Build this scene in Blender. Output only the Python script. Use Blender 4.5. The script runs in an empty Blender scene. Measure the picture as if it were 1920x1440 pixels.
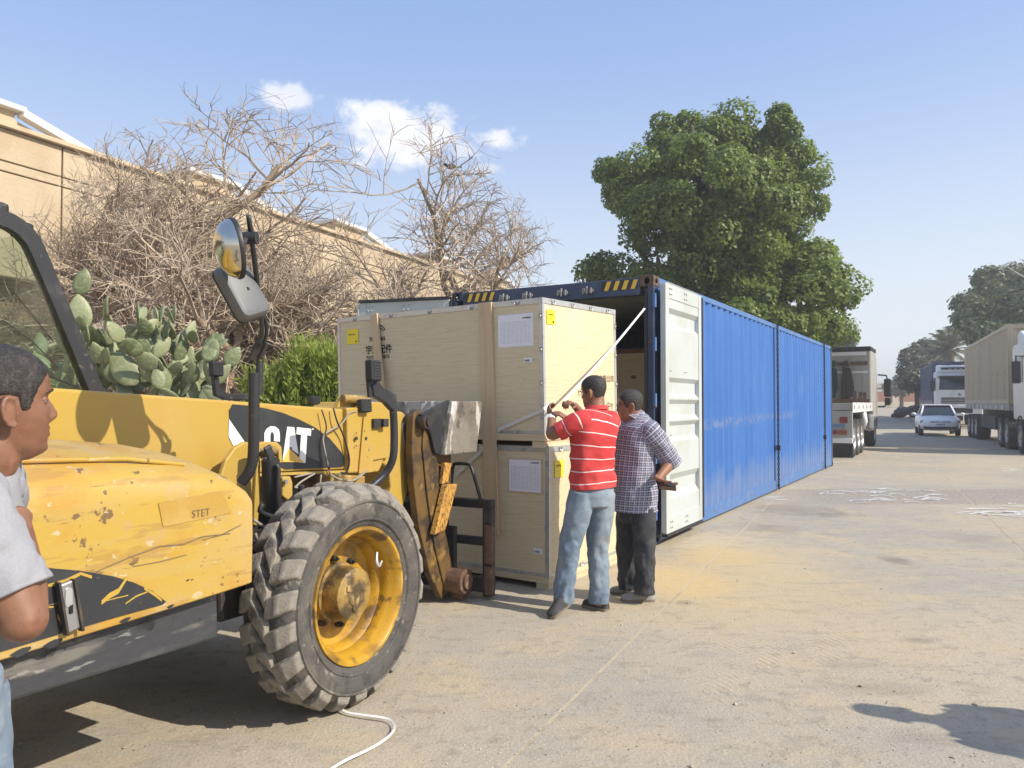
import bpy, bmesh, math, random
import numpy as np
from mathutils import Vector, Matrix, noise
R = math.radians
rnd = random.Random(7)
rng = np.random.default_rng(7)
scene = bpy.context.scene
COL = scene.collection

# ------------------------------------------------------------------ camera, sky, sun, exposure
EYE = 1.52
FOC = 1440.0
PITCH = math.atan(36 / 1440.0)
cam_d = bpy.data.cameras.new('camera')
cam = bpy.data.objects.new('camera', cam_d)
COL.objects.link(cam)
cam_d.sensor_width = 36.0
cam_d.lens = FOC / 1920 * 36
cam_d.clip_start = 0.05
cam_d.clip_end = 6000
cam.location = (0, 0, EYE)
cam.rotation_euler = (math.pi / 2 + PITCH, 0, 0)
scene.camera = cam

SHADOW = Vector((-1.13, 0.54, -1.0))          # the way a shadow falls
SUN_EL = math.atan2(1.0, math.hypot(SHADOW.x, SHADOW.y))
SUN_AZ = math.atan2(-SHADOW.x, -SHADOW.y)      # clockwise from +Y
sun_d = bpy.data.lights.new('sun', 'SUN')
sun_d.energy = 3.3
sun_d.angle = R(0.5)
sun_d.color = (1.0, 0.915, 0.79)
sun = bpy.data.objects.new('sun', sun_d)
COL.objects.link(sun)
sun.location = (20, -10, 30)
sun.rotation_euler = SHADOW.to_track_quat('-Z', 'Y').to_euler()

world = bpy.data.worlds.new('World')
scene.world = world
world.use_nodes = True
vs = scene.view_settings
vs.view_transform = 'Standard'
vs.look = 'None'
vs.exposure = 0.86
vs.gamma = 1.0
vs.use_curve_mapping = False
scene.cycles.max_bounces = 8
scene.cycles.diffuse_bounces = 4
scene.cycles.transparent_max_bounces = 16
scene.cycles.use_denoising = True


def ray(px, py):
    X = (px - 960) / FOC
    U = (720 - py) / FOC
    return Vector((X, math.cos(PITCH) - U * math.sin(PITCH), math.sin(PITCH) + U * math.cos(PITCH)))


def at(px, py, depth):
    """world point seen at a place of the photograph, at a given depth"""
    r = ray(px, py)
    return Vector((0, 0, EYE)) + r * (depth / r.y)


def gnd(px, py, z=0.0):
    r = ray(px, py)
    return Vector((0, 0, EYE)) + r * ((z - EYE) / r.z)


# ------------------------------------------------------------------ node helpers
class NT:
    def __init__(self, nt):
        self.nt = nt
        self.n = nt.nodes
        self.l = nt.links

    def new(self, t, **kw):
        x = self.n.new(t)
        for k, v in kw.items():
            setattr(x, k, v)
        return x

    def put(self, sock, v):
        if isinstance(v, bpy.types.NodeSocket):
            self.l.new(v, sock)
        elif v is not None:
            sock.default_value = v

    def math(self, op, a, b=None, c=None, clamp=False):
        x = self.new('ShaderNodeMath', operation=op)
        x.use_clamp = clamp
        self.put(x.inputs[0], a)
        if b is not None:
            self.put(x.inputs[1], b)
        if c is not None:
            self.put(x.inputs[2], c)
        return x.outputs[0]

    def vmath(self, op, a, b=None):
        x = self.new('ShaderNodeVectorMath', operation=op)
        self.put(x.inputs[0], a)
        if b is not None:
            self.put(x.inputs[1], b)
        return x.outputs['Value'] if op in ('DOT_PRODUCT', 'LENGTH', 'DISTANCE') else x.outputs[0]

    def mix(self, f, a, b, kind='MIX'):
        x = self.new('ShaderNodeMix', data_type='RGBA', blend_type=kind)
        self.put(x.inputs[0], f)
        for s, v in ((x.inputs[6], a), (x.inputs[7], b)):
            self.put(s, v if isinstance(v, bpy.types.NodeSocket) else (*v[:3], 1))
        return x.outputs[2]

    def mapr(self, v, lo, hi, a=0.0, b=1.0, smooth=True):
        x = self.new('ShaderNodeMapRange')
        x.interpolation_type = 'SMOOTHSTEP' if smooth else 'LINEAR'
        self.put(x.inputs[0], v)
        for i, q in ((1, lo), (2, hi), (3, a), (4, b)):
            x.inputs[i].default_value = q
        return x.outputs[0]

    def mapping(self, v, scale=(1, 1, 1), loc=(0, 0, 0), rot=(0, 0, 0)):
        x = self.new('ShaderNodeMapping')
        self.put(x.inputs[0], v)
        x.inputs[1].default_value = loc
        x.inputs[2].default_value = rot
        x.inputs[3].default_value = scale
        return x.outputs[0]

    def noise(self, v, scale=5.0, detail=4.0, rough=0.55, dist=0.0):
        x = self.new('ShaderNodeTexNoise')
        self.put(x.inputs['Vector'], v)
        x.inputs['Scale'].default_value = scale
        x.inputs['Detail'].default_value = detail
        x.inputs['Roughness'].default_value = rough
        x.inputs['Distortion'].default_value = dist
        return x.outputs[0]

    def voro(self, v, scale, feature='F1', out='Distance'):
        x = self.new('ShaderNodeTexVoronoi', feature=feature)
        self.put(x.inputs['Vector'], v)
        x.inputs['Scale'].default_value = scale
        return x.outputs[out]

    def sep(self, v):
        x = self.new('ShaderNodeSeparateXYZ')
        self.put(x.inputs[0], v)
        return x.outputs

    def comb(self, a, b, c):
        x = self.new('ShaderNodeCombineXYZ')
        for i, q in enumerate((a, b, c)):
            self.put(x.inputs[i], q)
        return x.outputs[0]

    def coord(self, which='Object'):
        if which == 'World':
            return self.new('ShaderNodeNewGeometry').outputs['Position']
        return self.new('ShaderNodeTexCoord').outputs[which]


MATS = {}


def start(name):
    m = bpy.data.materials.new(name)
    m.use_nodes = True
    m.node_tree.nodes.clear()
    t = NT(m.node_tree)
    out = t.new('ShaderNodeOutputMaterial')
    b = t.new('ShaderNodeBsdfPrincipled')
    t.l.new(b.outputs[0], out.inputs[0])
    MATS[name] = m
    return m, t, b


def finish(t, b, col, rough=0.6, metal=0.0, height=None, strength=0.3, dist=0.02, spec=0.5):
    if isinstance(col, bpy.types.NodeSocket):
        t.l.new(col, b.inputs['Base Color'])
    else:
        b.inputs['Base Color'].default_value = (*col, 1)
    t.put(b.inputs['Roughness'], rough)
    t.put(b.inputs['Metallic'], metal)
    b.inputs['Specular IOR Level'].default_value = spec
    if height is not None:
        bp = t.new('ShaderNodeBump')
        bp.inputs['Strength'].default_value = strength
        bp.inputs['Distance'].default_value = dist
        t.l.new(height, bp.inputs['Height'])
        t.l.new(bp.outputs[0], b.inputs['Normal'])


def mat(name, col, rough=0.6, metal=0.0, layers=(), bump=None, coord='Object', spec=0.5):
    """layers: (colour, scale, lo, hi, amount, stretch, detail) noise masks laid over the base one by one"""
    if name in MATS:
        return MATS[name]
    m, t, b = start(name)
    co = t.coord(coord)
    c = (*col, 1)
    for i, L in enumerate(layers):
        colr, sc, lo, hi = L[:4]
        amt = L[4] if len(L) > 4 else 1.0
        st = L[5] if len(L) > 5 else (1, 1, 1)
        de = L[6] if len(L) > 6 else 5
        v = t.mapping(co, st, (3.1 * i + len(name), 7.7 * i, 1.3 * i))
        f = t.math('MULTIPLY', t.mapr(t.noise(v, sc, de), lo, hi), amt)
        c = t.mix(f, c, colr)
    h = None
    if bump:
        st = bump[2] if len(bump) > 2 else (1, 1, 1)
        h = t.noise(t.mapping(co, st), bump[0], 5)
    finish(t, b, c if isinstance(c, bpy.types.NodeSocket) else col, rough, metal, h, bump[1] if bump else 0, 0.02, spec)
    return m


# ------------------------------------------------------------------ sky with a few small clouds
def build_world():
    t = NT(world.node_tree)
    t.n.clear()
    out = t.new('ShaderNodeOutputWorld')
    bg = t.new('ShaderNodeBackground')
    t.l.new(bg.outputs[0], out.inputs[0])
    sky = t.new('ShaderNodeTexSky', sky_type='NISHITA')
    sky.sun_disc = False
    sky.sun_elevation = SUN_EL
    sky.sun_rotation = SUN_AZ
    sky.altitude = 20
    sky.air_density = 1.15
    sky.dust_density = 2.6
    sky.ozone_density = 2.2
    d = t.vmath('NORMALIZE', t.coord('Generated'))
    n = t.noise(t.mapping(d, (1, 1, 1.25)), 26, 6, 0.6)
    n2 = t.noise(t.mapping(d, (1, 1, 1.3), (4, 2, 1)), 75, 4, 0.6)
    tot = None
    for px, py, a, bb, k in ((745, 256, 135, 66, 1.0), (735, 225, 70, 40, 1.0), (790, 268, 80, 40, .9), (932, 262, 58, 30, .9), (870, 282, 55, 22, .6),
                             (545, 186, 62, 32, .8), (912, 321, 36, 15, .5)):
        c = ray(px, py).normalized()
        r = Vector((c.y, -c.x, 0)).normalized()
        u = r.cross(c)
        dc = t.math('MAXIMUM', t.vmath('DOT_PRODUCT', d, tuple(c)), 0.05)
        x = t.math('DIVIDE', t.math('DIVIDE', t.vmath('DOT_PRODUCT', d, tuple(r)), dc), a / FOC)
        y = t.math('DIVIDE', t.math('DIVIDE', t.vmath('DOT_PRODUCT', d, tuple(u)), dc), bb / FOC)
        q = t.math('SQRT', t.math('ADD', t.math('MULTIPLY', x, x), t.math('MULTIPLY', y, y)))
        e = t.math('SUBTRACT', 1.0, q)
        e = t.math('ADD', e, t.math('MULTIPLY', t.math('SUBTRACT', n, 0.5), 2.2))
        e = t.math('ADD', e, t.math('MULTIPLY', t.math('SUBTRACT', n2, 0.5), 0.7))
        front = t.mapr(t.vmath('DOT_PRODUCT', d, tuple(c)), 0.85, 0.9)
        e = t.math('MULTIPLY', t.math('MULTIPLY', t.mapr(e, 0.0, 0.75), k), front)
        tot = e if tot is None else t.math('MAXIMUM', tot, e)
    up = t.sep(d)[2]
    veil = t.mix(t.mapr(up, -0.05, 0.50), (4.5, 4.75, 4.8), (1.5, 2.25, 4.0))
    skyc = t.mix(t.mapr(up, 0.0, 0.6, 0.9, 0.72), sky.outputs[0], veil)
    col = t.mix(t.math('MULTIPLY', tot, 0.8), skyc, (5.2, 5.1, 5.1))
    t.l.new(col, bg.inputs[0])
    bg.inputs[1].default_value = 0.124


build_world()


# ------------------------------------------------------------------ mesh builder
def V(*a):
    return Vector(a)


class MB:
    def __init__(self):
        self.v = []
        self.f = []
        self.uv = []
        self.has_uv = False

    def add(self, vs, fs, uvs=None):
        o = len(self.v)
        self.v += [tuple(p) for p in vs]
        for k, f in enumerate(fs):
            self.f.append(tuple(o + i for i in f))
            self.uv.append(uvs[k] if uvs else None)
        if uvs:
            self.has_uv = True
        return self

    def box(self, x0, y0, z0, x1, y1, z1):
        return self.obox(V((x0 + x1) / 2, (y0 + y1) / 2, (z0 + z1) / 2), V((x1 - x0) / 2, 0, 0), V(0, (y1 - y0) / 2, 0), V(0, 0, (z1 - z0) / 2))

    def obox(self, c, a, b, d):
        c, a, b, d = Vector(c), Vector(a), Vector(b), Vector(d)
        vs = [c + a * i + b * j + d * k for i in (-1, 1) for j in (-1, 1) for k in (-1, 1)]
        return self.add(vs, [(0, 1, 3, 2), (4, 6, 7, 5), (0, 4, 5, 1), (2, 3, 7, 6), (0, 2, 6, 4), (1, 5, 7, 3)])

    def bar(self, p, q, w, h, up=(0, 0, 1)):
        p, q, up = Vector(p), Vector(q), Vector(up)
        t = (q - p)
        L = t.length
        t = t / L
        s = up.cross(t)
        if s.length < 1e-4:
            s = V(1, 0, 0).cross(t)
        s.normalize()
        n = t.cross(s)
        return self.obox((p + q) / 2, t * L / 2, s * w / 2, n * h / 2)

    def prism(self, pts, org, ex, ey, ez):
        """polygon pts in the plane org + a*ex + b*ey, pushed along ez"""
        org, ex, ey, ez = Vector(org), Vector(ex), Vector(ey), Vector(ez)
        n = len(pts)
        a = [org + ex * x + ey * y for x, y in pts]
        b = [p + ez for p in a]
        fs = [tuple(range(n))[::-1], tuple(range(n, 2 * n))]
        for i in range(n):
            j = (i + 1) % n
            fs.append((i, j, n + j, n + i))
        return self.add(a + b, fs)

    def tube(self, pts, r, n=8, caps=True, sub=1):
        pts = [Vector(p) for p in pts]
        rs = [r] * len(pts) if not isinstance(r, (list, tuple)) else list(r)
        if sub > 1:
            pts, rs = smooth_path(pts, rs, sub)
        rings = []
        T = None
        S = None
        for i, p in enumerate(pts):
            a = pts[max(i - 1, 0)]
            b = pts[min(i + 1, len(pts) - 1)]
            t = (b - a).normalized()
            if S is None:
                S = t.orthogonal().normalized()
            else:
                S = (S - t * S.dot(t))
                S = S.normalized() if S.length > 1e-6 else t.orthogonal().normalized()
            Bv = t.cross(S)
            rings.append([p + (S * math.cos(2 * math.pi * k / n) + Bv * math.sin(2 * math.pi * k / n)) * rs[i] for k in range(n)])
        return self.rings(rings, caps)

    def cyl(self, p, q, r, r2=None, n=16):
        return self.tube([p, q], [r, r if r2 is None else r2], n)

    def rings(self, rings, caps=True, closed_u=True):
        n = len(rings[0])
        vs = [p for rg in rings for p in rg]
        fs = []
        for i in range(len(rings) - 1):
            for k in range(n if closed_u else n - 1):
                j = (k + 1) % n
                fs.append((i * n + k, i * n + j, (i + 1) * n + j, (i + 1) * n + k))
        if caps:
            fs.append(tuple(range(n))[::-1])
            fs.append(tuple(range((len(rings) - 1) * n, len(rings) * n)))
        return self.add(vs, fs)

    def lathe(self, prof, org, axis, n=32, caps=False):
        """prof: (radius, distance along axis)"""
        org, ax = Vector(org), Vector(axis).normalized()
        S = ax.orthogonal().normalized()
        Bv = ax.cross(S)
        rg = [[org + ax * d + (S * math.cos(2 * math.pi * k / n) + Bv * math.sin(2 * math.pi * k / n)) * max(r, 1e-4) for k in range(n)] for r, d in prof]
        return self.rings(rg, caps)

    def ball(self, c, rx, ry=None, rz=None, n=12, m=8, M=None):
        ry = rx if ry is None else ry
        rz = rx if rz is None else rz
        c = Vector(c)
        rg = []
        for i in range(m + 1):
            a = math.pi * i / m
            row = []
            for k in range(n):
                b = 2 * math.pi * k / n
                p = V(rx * max(math.sin(a), 1e-3) * math.cos(b), ry * max(math.sin(a), 1e-3) * math.sin(b), -rz * math.cos(a))
                row.append(c + (M @ p if M else p))
            rg.append(row)
        return self.rings(rg, True)

    def mesh(self, name):
        me = bpy.data.meshes.new(name)
        me.from_pydata(self.v, [], self.f)
        if self.has_uv:
            uvl = me.uv_layers.new(name='UVMap')
            data = []
            for f, u in zip(self.f, self.uv):
                data += [c for i in range(len(f)) for c in (u[i] if u else (0, 0))]
            uvl.data.foreach_set('uv', data)
        return me

    def build(self, name, m, parent=None, smooth=None, bevel=None, seg=2, fix=True):
        me = self.mesh(name)
        return link_mesh(name, me, m, parent, smooth, bevel, seg, fix)


def link_mesh(name, me, m, parent=None, smooth=None, bevel=None, seg=2, fix=True):
    if fix and len(me.polygons) < 60000:
        bm = bmesh.new()
        bm.from_mesh(me)
        bmesh.ops.recalc_face_normals(bm, faces=bm.faces)
        bm.to_mesh(me)
        bm.free()
    me.materials.clear()
    me.materials.append(MATS[m] if isinstance(m, str) else m)
    if smooth is not None:
        me.shade_smooth()
        if smooth < 180:
            me.set_sharp_from_angle(angle=R(smooth))
    o = bpy.data.objects.new(name, me)
    COL.objects.link(o)
    if parent is not None:
        o.parent = parent
    if bevel:
        b = o.modifiers.new('bevel', 'BEVEL')
        b.width = bevel
        b.segments = seg
        b.limit_method = 'ANGLE'
        b.angle_limit = R(35)
    return o


def tag(o, label=None, cat=None, group=None, kind=None):
    if label:
        o['label'] = label
    if cat:
        o['category'] = cat
    if group:
        o['group'] = group
    if kind:
        o['kind'] = kind
    return o


def thing(name, label, cat, loc=(0, 0, 0), yaw=None, group=None, rot=None):
    """an Empty at a thing's base; yaw = heading turned from +Y towards +X, local X then looks along it"""
    o = bpy.data.objects.new(name, None)
    o.empty_display_size = 0.3
    COL.objects.link(o)
    o.location = loc
    if yaw is not None:
        o.rotation_euler = (0, 0, math.pi / 2 - yaw)
    if rot is not None:
        o.rotation_euler = rot
    return tag(o, label, cat, group)


def copy_part(o, parent, loc=None, rot=None):
    c = o.copy()
    COL.objects.link(c)
    c.parent = parent
    if loc is not None:
        c.location = loc
    if rot is not None:
        c.rotation_euler = rot
    return c


def copy_tree(o, parent=None):
    c = copy_part(o, parent)
    for ch in list(o.children):
        copy_tree(ch, c)
    return c


def smooth_path(pts, rs, sub):
    P, Q = [], []
    n = len(pts)

    def cr(a, b, c, d, t):
        return 0.5 * ((2 * b) + (c - a) * t + (2 * a - 5 * b + 4 * c - d) * t * t + (3 * b - a - 3 * c + d) * t ** 3)
    for i in range(n - 1):
        a, b, c, d = pts[max(i - 1, 0)], pts[i], pts[i + 1], pts[min(i + 2, n - 1)]
        ra, rb, rc, rd = rs[max(i - 1, 0)], rs[i], rs[i + 1], rs[min(i + 2, n - 1)]
        for k in range(sub):
            t = k / sub
            P.append(cr(a, b, c, d, t))
            if isinstance(rb, (tuple, list)):
                Q.append(tuple(max(0.002, cr(w, x, y, z, t)) for w, x, y, z in zip(ra, rb, rc, rd)))
            else:
                Q.append(max(0.0005, cr(ra, rb, rc, rd, t)))
    P.append(pts[-1])
    Q.append(rs[-1])
    return P, Q


def loft(mb, pts, rad, side, n=24, sub=6, wr=0.0, wf=(7, 16), seed=0, power=2.0, caps=True, uv=True, voff=0.0):
    """a limb or garment tube: elliptical rings (a along side, b across) swept through pts, with folds of depth wr"""
    pts = [Vector(p) for p in pts]
    rad = [(r, r) if not isinstance(r, (tuple, list)) else r for r in rad]
    P, Q = smooth_path(pts, rad, sub)
    sides = side if isinstance(side, list) else [side] * len(pts)
    sides = [Vector(s) for s in sides]
    SS, _ = smooth_path(sides, [0.1] * len(sides), sub)
    rings, vv = [], []
    L = voff
    for i, p in enumerate(P):
        t = (P[min(i + 1, len(P) - 1)] - P[max(i - 1, 0)]).normalized()
        S = SS[i] - t * SS[i].dot(t)
        S.normalize()
        Bv = t.cross(S)
        if i:
            dr = max(abs(Q[i][0] - Q[i - 1][0]), abs(Q[i][1] - Q[i - 1][1]))
            L += math.hypot((p - P[i - 1]).length, dr)
        vv.append(L)
        ring = []
        for k in range(n):
            a = 2 * math.pi * k / n
            ca, sa = math.cos(a), math.sin(a)
            e = 2.0 / power
            x = math.copysign(abs(ca) ** e, ca)
            y = math.copysign(abs(sa) ** e, sa)
            q = p + S * Q[i][0] * x + Bv * Q[i][1] * y
            if wr:
                w = noise.noise(V(ca * wf[0] * .35 + seed, sa * wf[0] * .35, L * wf[1])) + .5 * noise.noise(V(ca * wf[0] + seed, sa * wf[0], L * wf[1] * 2.1))
                if isinstance(wr, (list, tuple)):
                    fi = i / (len(P) - 1) * (len(wr) - 1)
                    j = min(int(fi), len(wr) - 2)
                    ww = wr[j] + (wr[j + 1] - wr[j]) * (fi - j)
                else:
                    ww = wr
                q = q + (q - p).normalized() * w * ww
            ring.append(q)
        rings.append(ring)
    vs = [p for rg in rings for p in rg]
    fs, uvs = [], []
    for i in range(len(rings) - 1):
        per = math.pi * (Q[i][0] + Q[i][1])
        for k in range(n):
            j = (k + 1) % n
            fs.append((i * n + k, i * n + j, (i + 1) * n + j, (i + 1) * n + k))
            u0, u1 = (k / n - .5) * per, ((k + 1) / n - .5) * per
            uvs.append(((u0, vv[i]), (u1, vv[i]), (u1, vv[i + 1]), (u0, vv[i + 1])))
    if caps:
        fs.append(tuple(range(n))[::-1])
        uvs.append([(0, vv[0])] * n)
        fs.append(tuple(range((len(rings) - 1) * n, len(rings) * n)))
        uvs.append([(0, vv[-1])] * n)
    mb.add(vs, fs, uvs if uv else None)
    return mb


def quads_object(name, Vs, per, m, parent=None, kind=None):
    """many separate faces of `per` corners each; Vs is an (N, per, 3) array"""
    N = len(Vs)
    me = bpy.data.meshes.new(name)
    me.vertices.add(N * per)
    me.vertices.foreach_set('co', np.asarray(Vs, dtype=np.float32).ravel())
    me.loops.add(N * per)
    me.loops.foreach_set('vertex_index', np.arange(N * per, dtype=np.int32))
    me.polygons.add(N)
    me.polygons.foreach_set('loop_start', np.arange(N, dtype=np.int32) * per)
    me.polygons.foreach_set('loop_total', np.full(N, per, dtype=np.int32))
    me.update(calc_edges=True)
    me.validate()
    o = link_mesh(name, me, m, parent, fix=False)
    if kind:
        o['kind'] = kind
    return o


def text_mesh(s, size, org, ex, ey, m, parent, name='lettering', thick=0.0, align='LEFT', sx=1.0, push=0.0015):
    cu = bpy.data.curves.new(name, 'FONT')
    cu.body = s
    cu.size = size
    cu.align_x = align
    cu.offset = thick
    cu.extrude = 0.0008
    cu.resolution_u = 3
    tmp = bpy.data.objects.new('lettering_source', cu)
    COL.objects.link(tmp)
    bpy.context.view_layer.update()
    me = bpy.data.meshes.new_from_object(tmp.evaluated_get(bpy.context.evaluated_depsgraph_get()))
    bpy.data.objects.remove(tmp)
    ex, ey = Vector(ex).normalized(), Vector(ey).normalized()
    ez = ex.cross(ey)
    org = Vector(org) + ez * push
    M = Matrix((ex * sx, ey, ez)).transposed().to_4x4()
    M.translation = org
    me.transform(M)
    return link_mesh(name, me, m, parent, fix=False)


# ------------------------------------------------------------------ materials
def build_materials():
    mat('yellow_paint', (0.43, 0.282, 0.046), 0.45, 0, [((0.45, 0.31, 0.115), 1.6, .42, .62, .75), ((0.42, 0.21, 0.03), 3.2, .52, .64, .5),
        ((0.40, 0.28, 0.14), 7, .54, .66, .55), ((0.42, 0.31, 0.12), 2.4, .55, .66, .35, (.5, 1, 3)), ((0.12, 0.07, 0.04), 17, .655, .68, .85, (1, 1, 1), 8), ((0.30, 0.17, 0.05), 12, .59, .64, .45, (.3, 1, 2)), ((0.14, 0.08, 0.04), 16, .645, .665, .6, (.22, 1, 1.6), 8), ((0.50, 0.42, 0.28), 30, .66, .68, .7, (.5, 1, 1))], (60, .08))
    mat('worn_yellow', (0.40, 0.245, 0.048), 0.5, 0, [((0.40, 0.245, 0.05), 5, .42, .62, .6), ((0.46, 0.31, 0.09), 9, .5, .66, .6)], (60, .08))
    mat('boom_paint', (0.43, 0.282, 0.046), 0.42, 0, [((0.45, 0.30, 0.09), 1.4, .42, .68, .6), ((0.45, 0.25, 0.05), 4, .55, .68, .4), ((0.20, 0.12, 0.05), 30, .67, .70, .7, (1, 1, 1), 6)], (40, .05))
    mat('dirty_yellow', (0.13, 0.075, 0.018), 0.6, 0, [((0.032, 0.024, 0.016), 5, .42, .58, .9), ((0.12, 0.065, 0.025), 16, .48, .62, .6), ((0.34, 0.20, 0.05), 9, .60, .68, .5)], (50, .25))
    mat('flaked_yellow', (0.50, 0.27, 0.05), 0.55, 0, [((0.09, 0.05, 0.03), 34, .53, .58, .9, (1.6, 1, .7), 4), ((0.30, 0.15, 0.04), 12, .5, .62, .6)], (60, .25))
    mat('rim_paint', (0.46, 0.255, 0.016), 0.42, 0, [((0.18, 0.10, 0.02), 4.5, .43, .60, .85), ((0.08, 0.05, 0.025), 9, .56, .66, .8), ((0.50, 0.36, 0.16), 5, .56, .7, .5)], (60, .1))
    mat('hub_grease', (0.30, 0.19, 0.05), 0.5, 0, [((0.05, 0.035, 0.02), 8, .44, .62, .9), ((0.50, 0.36, 0.16), 13, .56, .7, .7)], (30, .4))
    mat('black_paint', (0.022, 0.022, 0.024), 0.42, 0, [((0.09, 0.085, 0.08), 6, .5, .75, .6), ((0.18, 0.15, 0.12), 18, .64, .72, .5)], (70, .08))
    mat('black_plastic', (0.02, 0.02, 0.021), 0.5, 0, [((0.07, 0.066, 0.06), 9, .5, .8, .6)])
    mat('decal_black', (0.028, 0.03, 0.033), 0.38, 0, [((0.07, 0.07, 0.07), 5, .5, .8, .5), ((0.20, 0.18, 0.15), 30, .7, .74, .5, (1, 1, 4))])
    mat('decal_white', (0.78, 0.77, 0.73), 0.45, 0, [((0.5, 0.45, 0.36), 22, .6, .7, .4)])
    mat('decal_yellow', (0.72, 0.44, 0.09), 0.45)
    mat('skirt_steel', (0.045, 0.047, 0.052), 0.5, 0.1, [((0.15, 0.145, 0.135), 2.6, .44, .64, .8, (.6, 1, 2)), ((0.24, 0.22, 0.19), 7, .54, .66, .6, (.25, 1, 1.5)), ((0.012, 0.012, 0.012), 4, .58, .64, .8), ((0.35, 0.34, 0.31), 30, .64, .67, .5, (.2, 1, 1))], (30, .2))
    mat('dark_steel', (0.05, 0.045, 0.04), 0.55, 0.3, [((0.16, 0.10, 0.06), 8, .52, .7, .7), ((0.02, 0.02, 0.02), 5, .55, .7, .7)], (40, .2))
    mat('rusty_steel', (0.14, 0.075, 0.045), 0.75, 0.1, [((0.06, 0.04, 0.03), 9, .45, .65, .8), ((0.30, 0.20, 0.13), 22, .55, .7, .6)], (50, .35))
    mat('scraped_steel', (0.30, 0.27, 0.225), 0.4, 0.35, [((0.17, 0.145, 0.115), 4, .42, .62, .7, (1, 1, .5)), ((0.72, 0.69, 0.62), 9, .57, .63, .85, (1, 1, .3), 8), ((0.09, 0.075, 0.06), 8, .58, .66, .7)], (26, .4))
    mat('bare_steel', (0.45, 0.45, 0.45), 0.35, 0.8, [((0.25, 0.22, 0.2), 14, .5, .7, .6)])
    mat('galvanised', (0.52, 0.52, 0.50), 0.42, 0.6, [((0.36, 0.35, 0.33), 16, .5, .7, .5)])
    mat('rubber', (0.075, 0.070, 0.062), 0.8, 0, [((0.15, 0.13, 0.105), 4, .46, .66, .7), ((0.035, 0.034, 0.033), 9, .52, .66, .7), ((0.26, 0.23, 0.185), 24, .60, .66, .6)], (45, .3))
    mat('tread_rubber', (0.21, 0.19, 0.16), 0.9, 0, [((0.28, 0.25, 0.20), 6, .42, .60, .8), ((0.07, 0.064, 0.058), 12, .54, .66, .75)], (35, .4))
    mat('truck_rubber', (0.035, 0.034, 0.033), 0.85, 0, [((0.12, 0.11, 0.095), 3, .45, .7, .6)])
    mat('mirror_glass', (0.58, 0.55, 0.47), 0.16, 1.0)
    mat('mirror_back', (0.115, 0.12, 0.125), 0.5, 0, [((0.2, 0.19, 0.18), 7, .5, .8, .5)])
    mat('lamp_lens', (0.03, 0.03, 0.032), 0.35, 0, (), None)
    mat('keeper_steel', (0.26, 0.26, 0.26), 0.5, 0.3, [((0.10, 0.08, 0.07), 14, .5, .64, .7)])
    mat('hose', (0.28, 0.25, 0.21), 0.6)
    mat('cream_paint', (0.465, 0.50, 0.485), 0.45, 0, [((0.41, 0.42, 0.37), 1.7, .45, .65, .6), ((0.35, 0.30, 0.22), 24, .68, .74, .5)], (40, .03))
    mat('interior_grey', (0.28, 0.285, 0.26), 0.6, 0, [((0.2, 0.19, 0.17), 3, .5, .8, .5)])
    mat('container_navy', (0.030, 0.050, 0.10), 0.5, 0, [((0.09, 0.12, 0.17), 3, .48, .75, .6), ((0.14, 0.07, 0.04), 9, .62, .70, .9)], (40, .08))
    mat('rail_blue', (0.07, 0.16, 0.36), 0.5, 0, [((0.20, 0.28, 0.40), 3, .5, .75, .6), ((0.17, 0.09, 0.05), 7, .60, .70, .9, (.3, 1, 1))], (40, .08))
    mat('casting_rust', (0.13, 0.085, 0.06), 0.75, 0.1, [((0.22, 0.16, 0.12), 14, .5, .7, .6), ((0.05, 0.05, 0.06), 6, .5, .7, .7)], (45, .3))
    mat('casting_navy', (0.03, 0.045, 0.075), 0.6, 0.1, [((0.12, 0.08, 0.06), 9, .52, .7, .7)], (45, .2))
    mat('hole_dark', (0.01, 0.01, 0.01), 0.9)
    mat('hazard_yellow', (0.72, 0.45, 0.05), 0.5, 0, [((0.3, 0.2, 0.08), 20, .6, .7, .6)])
    mat('hazard_black', (0.02, 0.02, 0.02), 0.5)
    mat('gasket', (0.025, 0.025, 0.027), 0.75, 0, [((0.09, 0.085, 0.08), 5, .5, .75, .5)])
    mat('chain_steel', (0.035, 0.032, 0.03), 0.6, 0.3)
    mat('lumber', (0.55, 0.40, 0.245), 0.7, 0, [((0.46, 0.32, 0.18), 4, .45, .7, .6, (8, 8, .5)), ((0.34, 0.22, 0.12), 7, .62, .72, .6, (6, 6, .7))], (30, .1, (4, 4, .4)))
    mat('pale_lumber', (0.60, 0.49, 0.31), 0.7, 0, [((0.50, 0.37, 0.21), 4, .45, .7, .6, (.5, .5, 8))], (30, .1))
    mat('brown_block', (0.20, 0.10, 0.05), 0.8, 0, [((0.1, 0.05, 0.03), 7, .5, .7, .6)])
    mat('paper', (0.74, 0.73, 0.77), 0.5)
    mat('label_yellow', (0.80, 0.62, 0.02), 0.45)
    mat('print_black', (0.02, 0.02, 0.02), 0.5)
    mat('print_brown', (0.18, 0.13, 0.07), 0.6)
    mat('print_grey', (0.42, 0.42, 0.45), 0.5)
    mat('strap_white', (0.76, 0.75, 0.72), 0.55, 0, [((0.6, 0.57, 0.5), 20, .5, .7, .4)])
    mat('strap_clear', (0.60, 0.57, 0.50), 0.4)
    mat('white_scrap', (0.62, 0.61, 0.585), 0.6)
    mat('skin', (0.215, 0.105, 0.062), 0.46, 0, [((0.165, 0.068, 0.038), 16, .44, .64, .7), ((0.29, 0.125, 0.075), 36, .52, .66, .5), ((0.12, 0.055, 0.035), 70, .60, .66, .3)], (320, .025), 'Object', .45)
    mat('skin_far', (0.24, 0.112, 0.062), 0.55, 0, [((0.235, 0.10, 0.055), 26, .46, .70, .6)])
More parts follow.
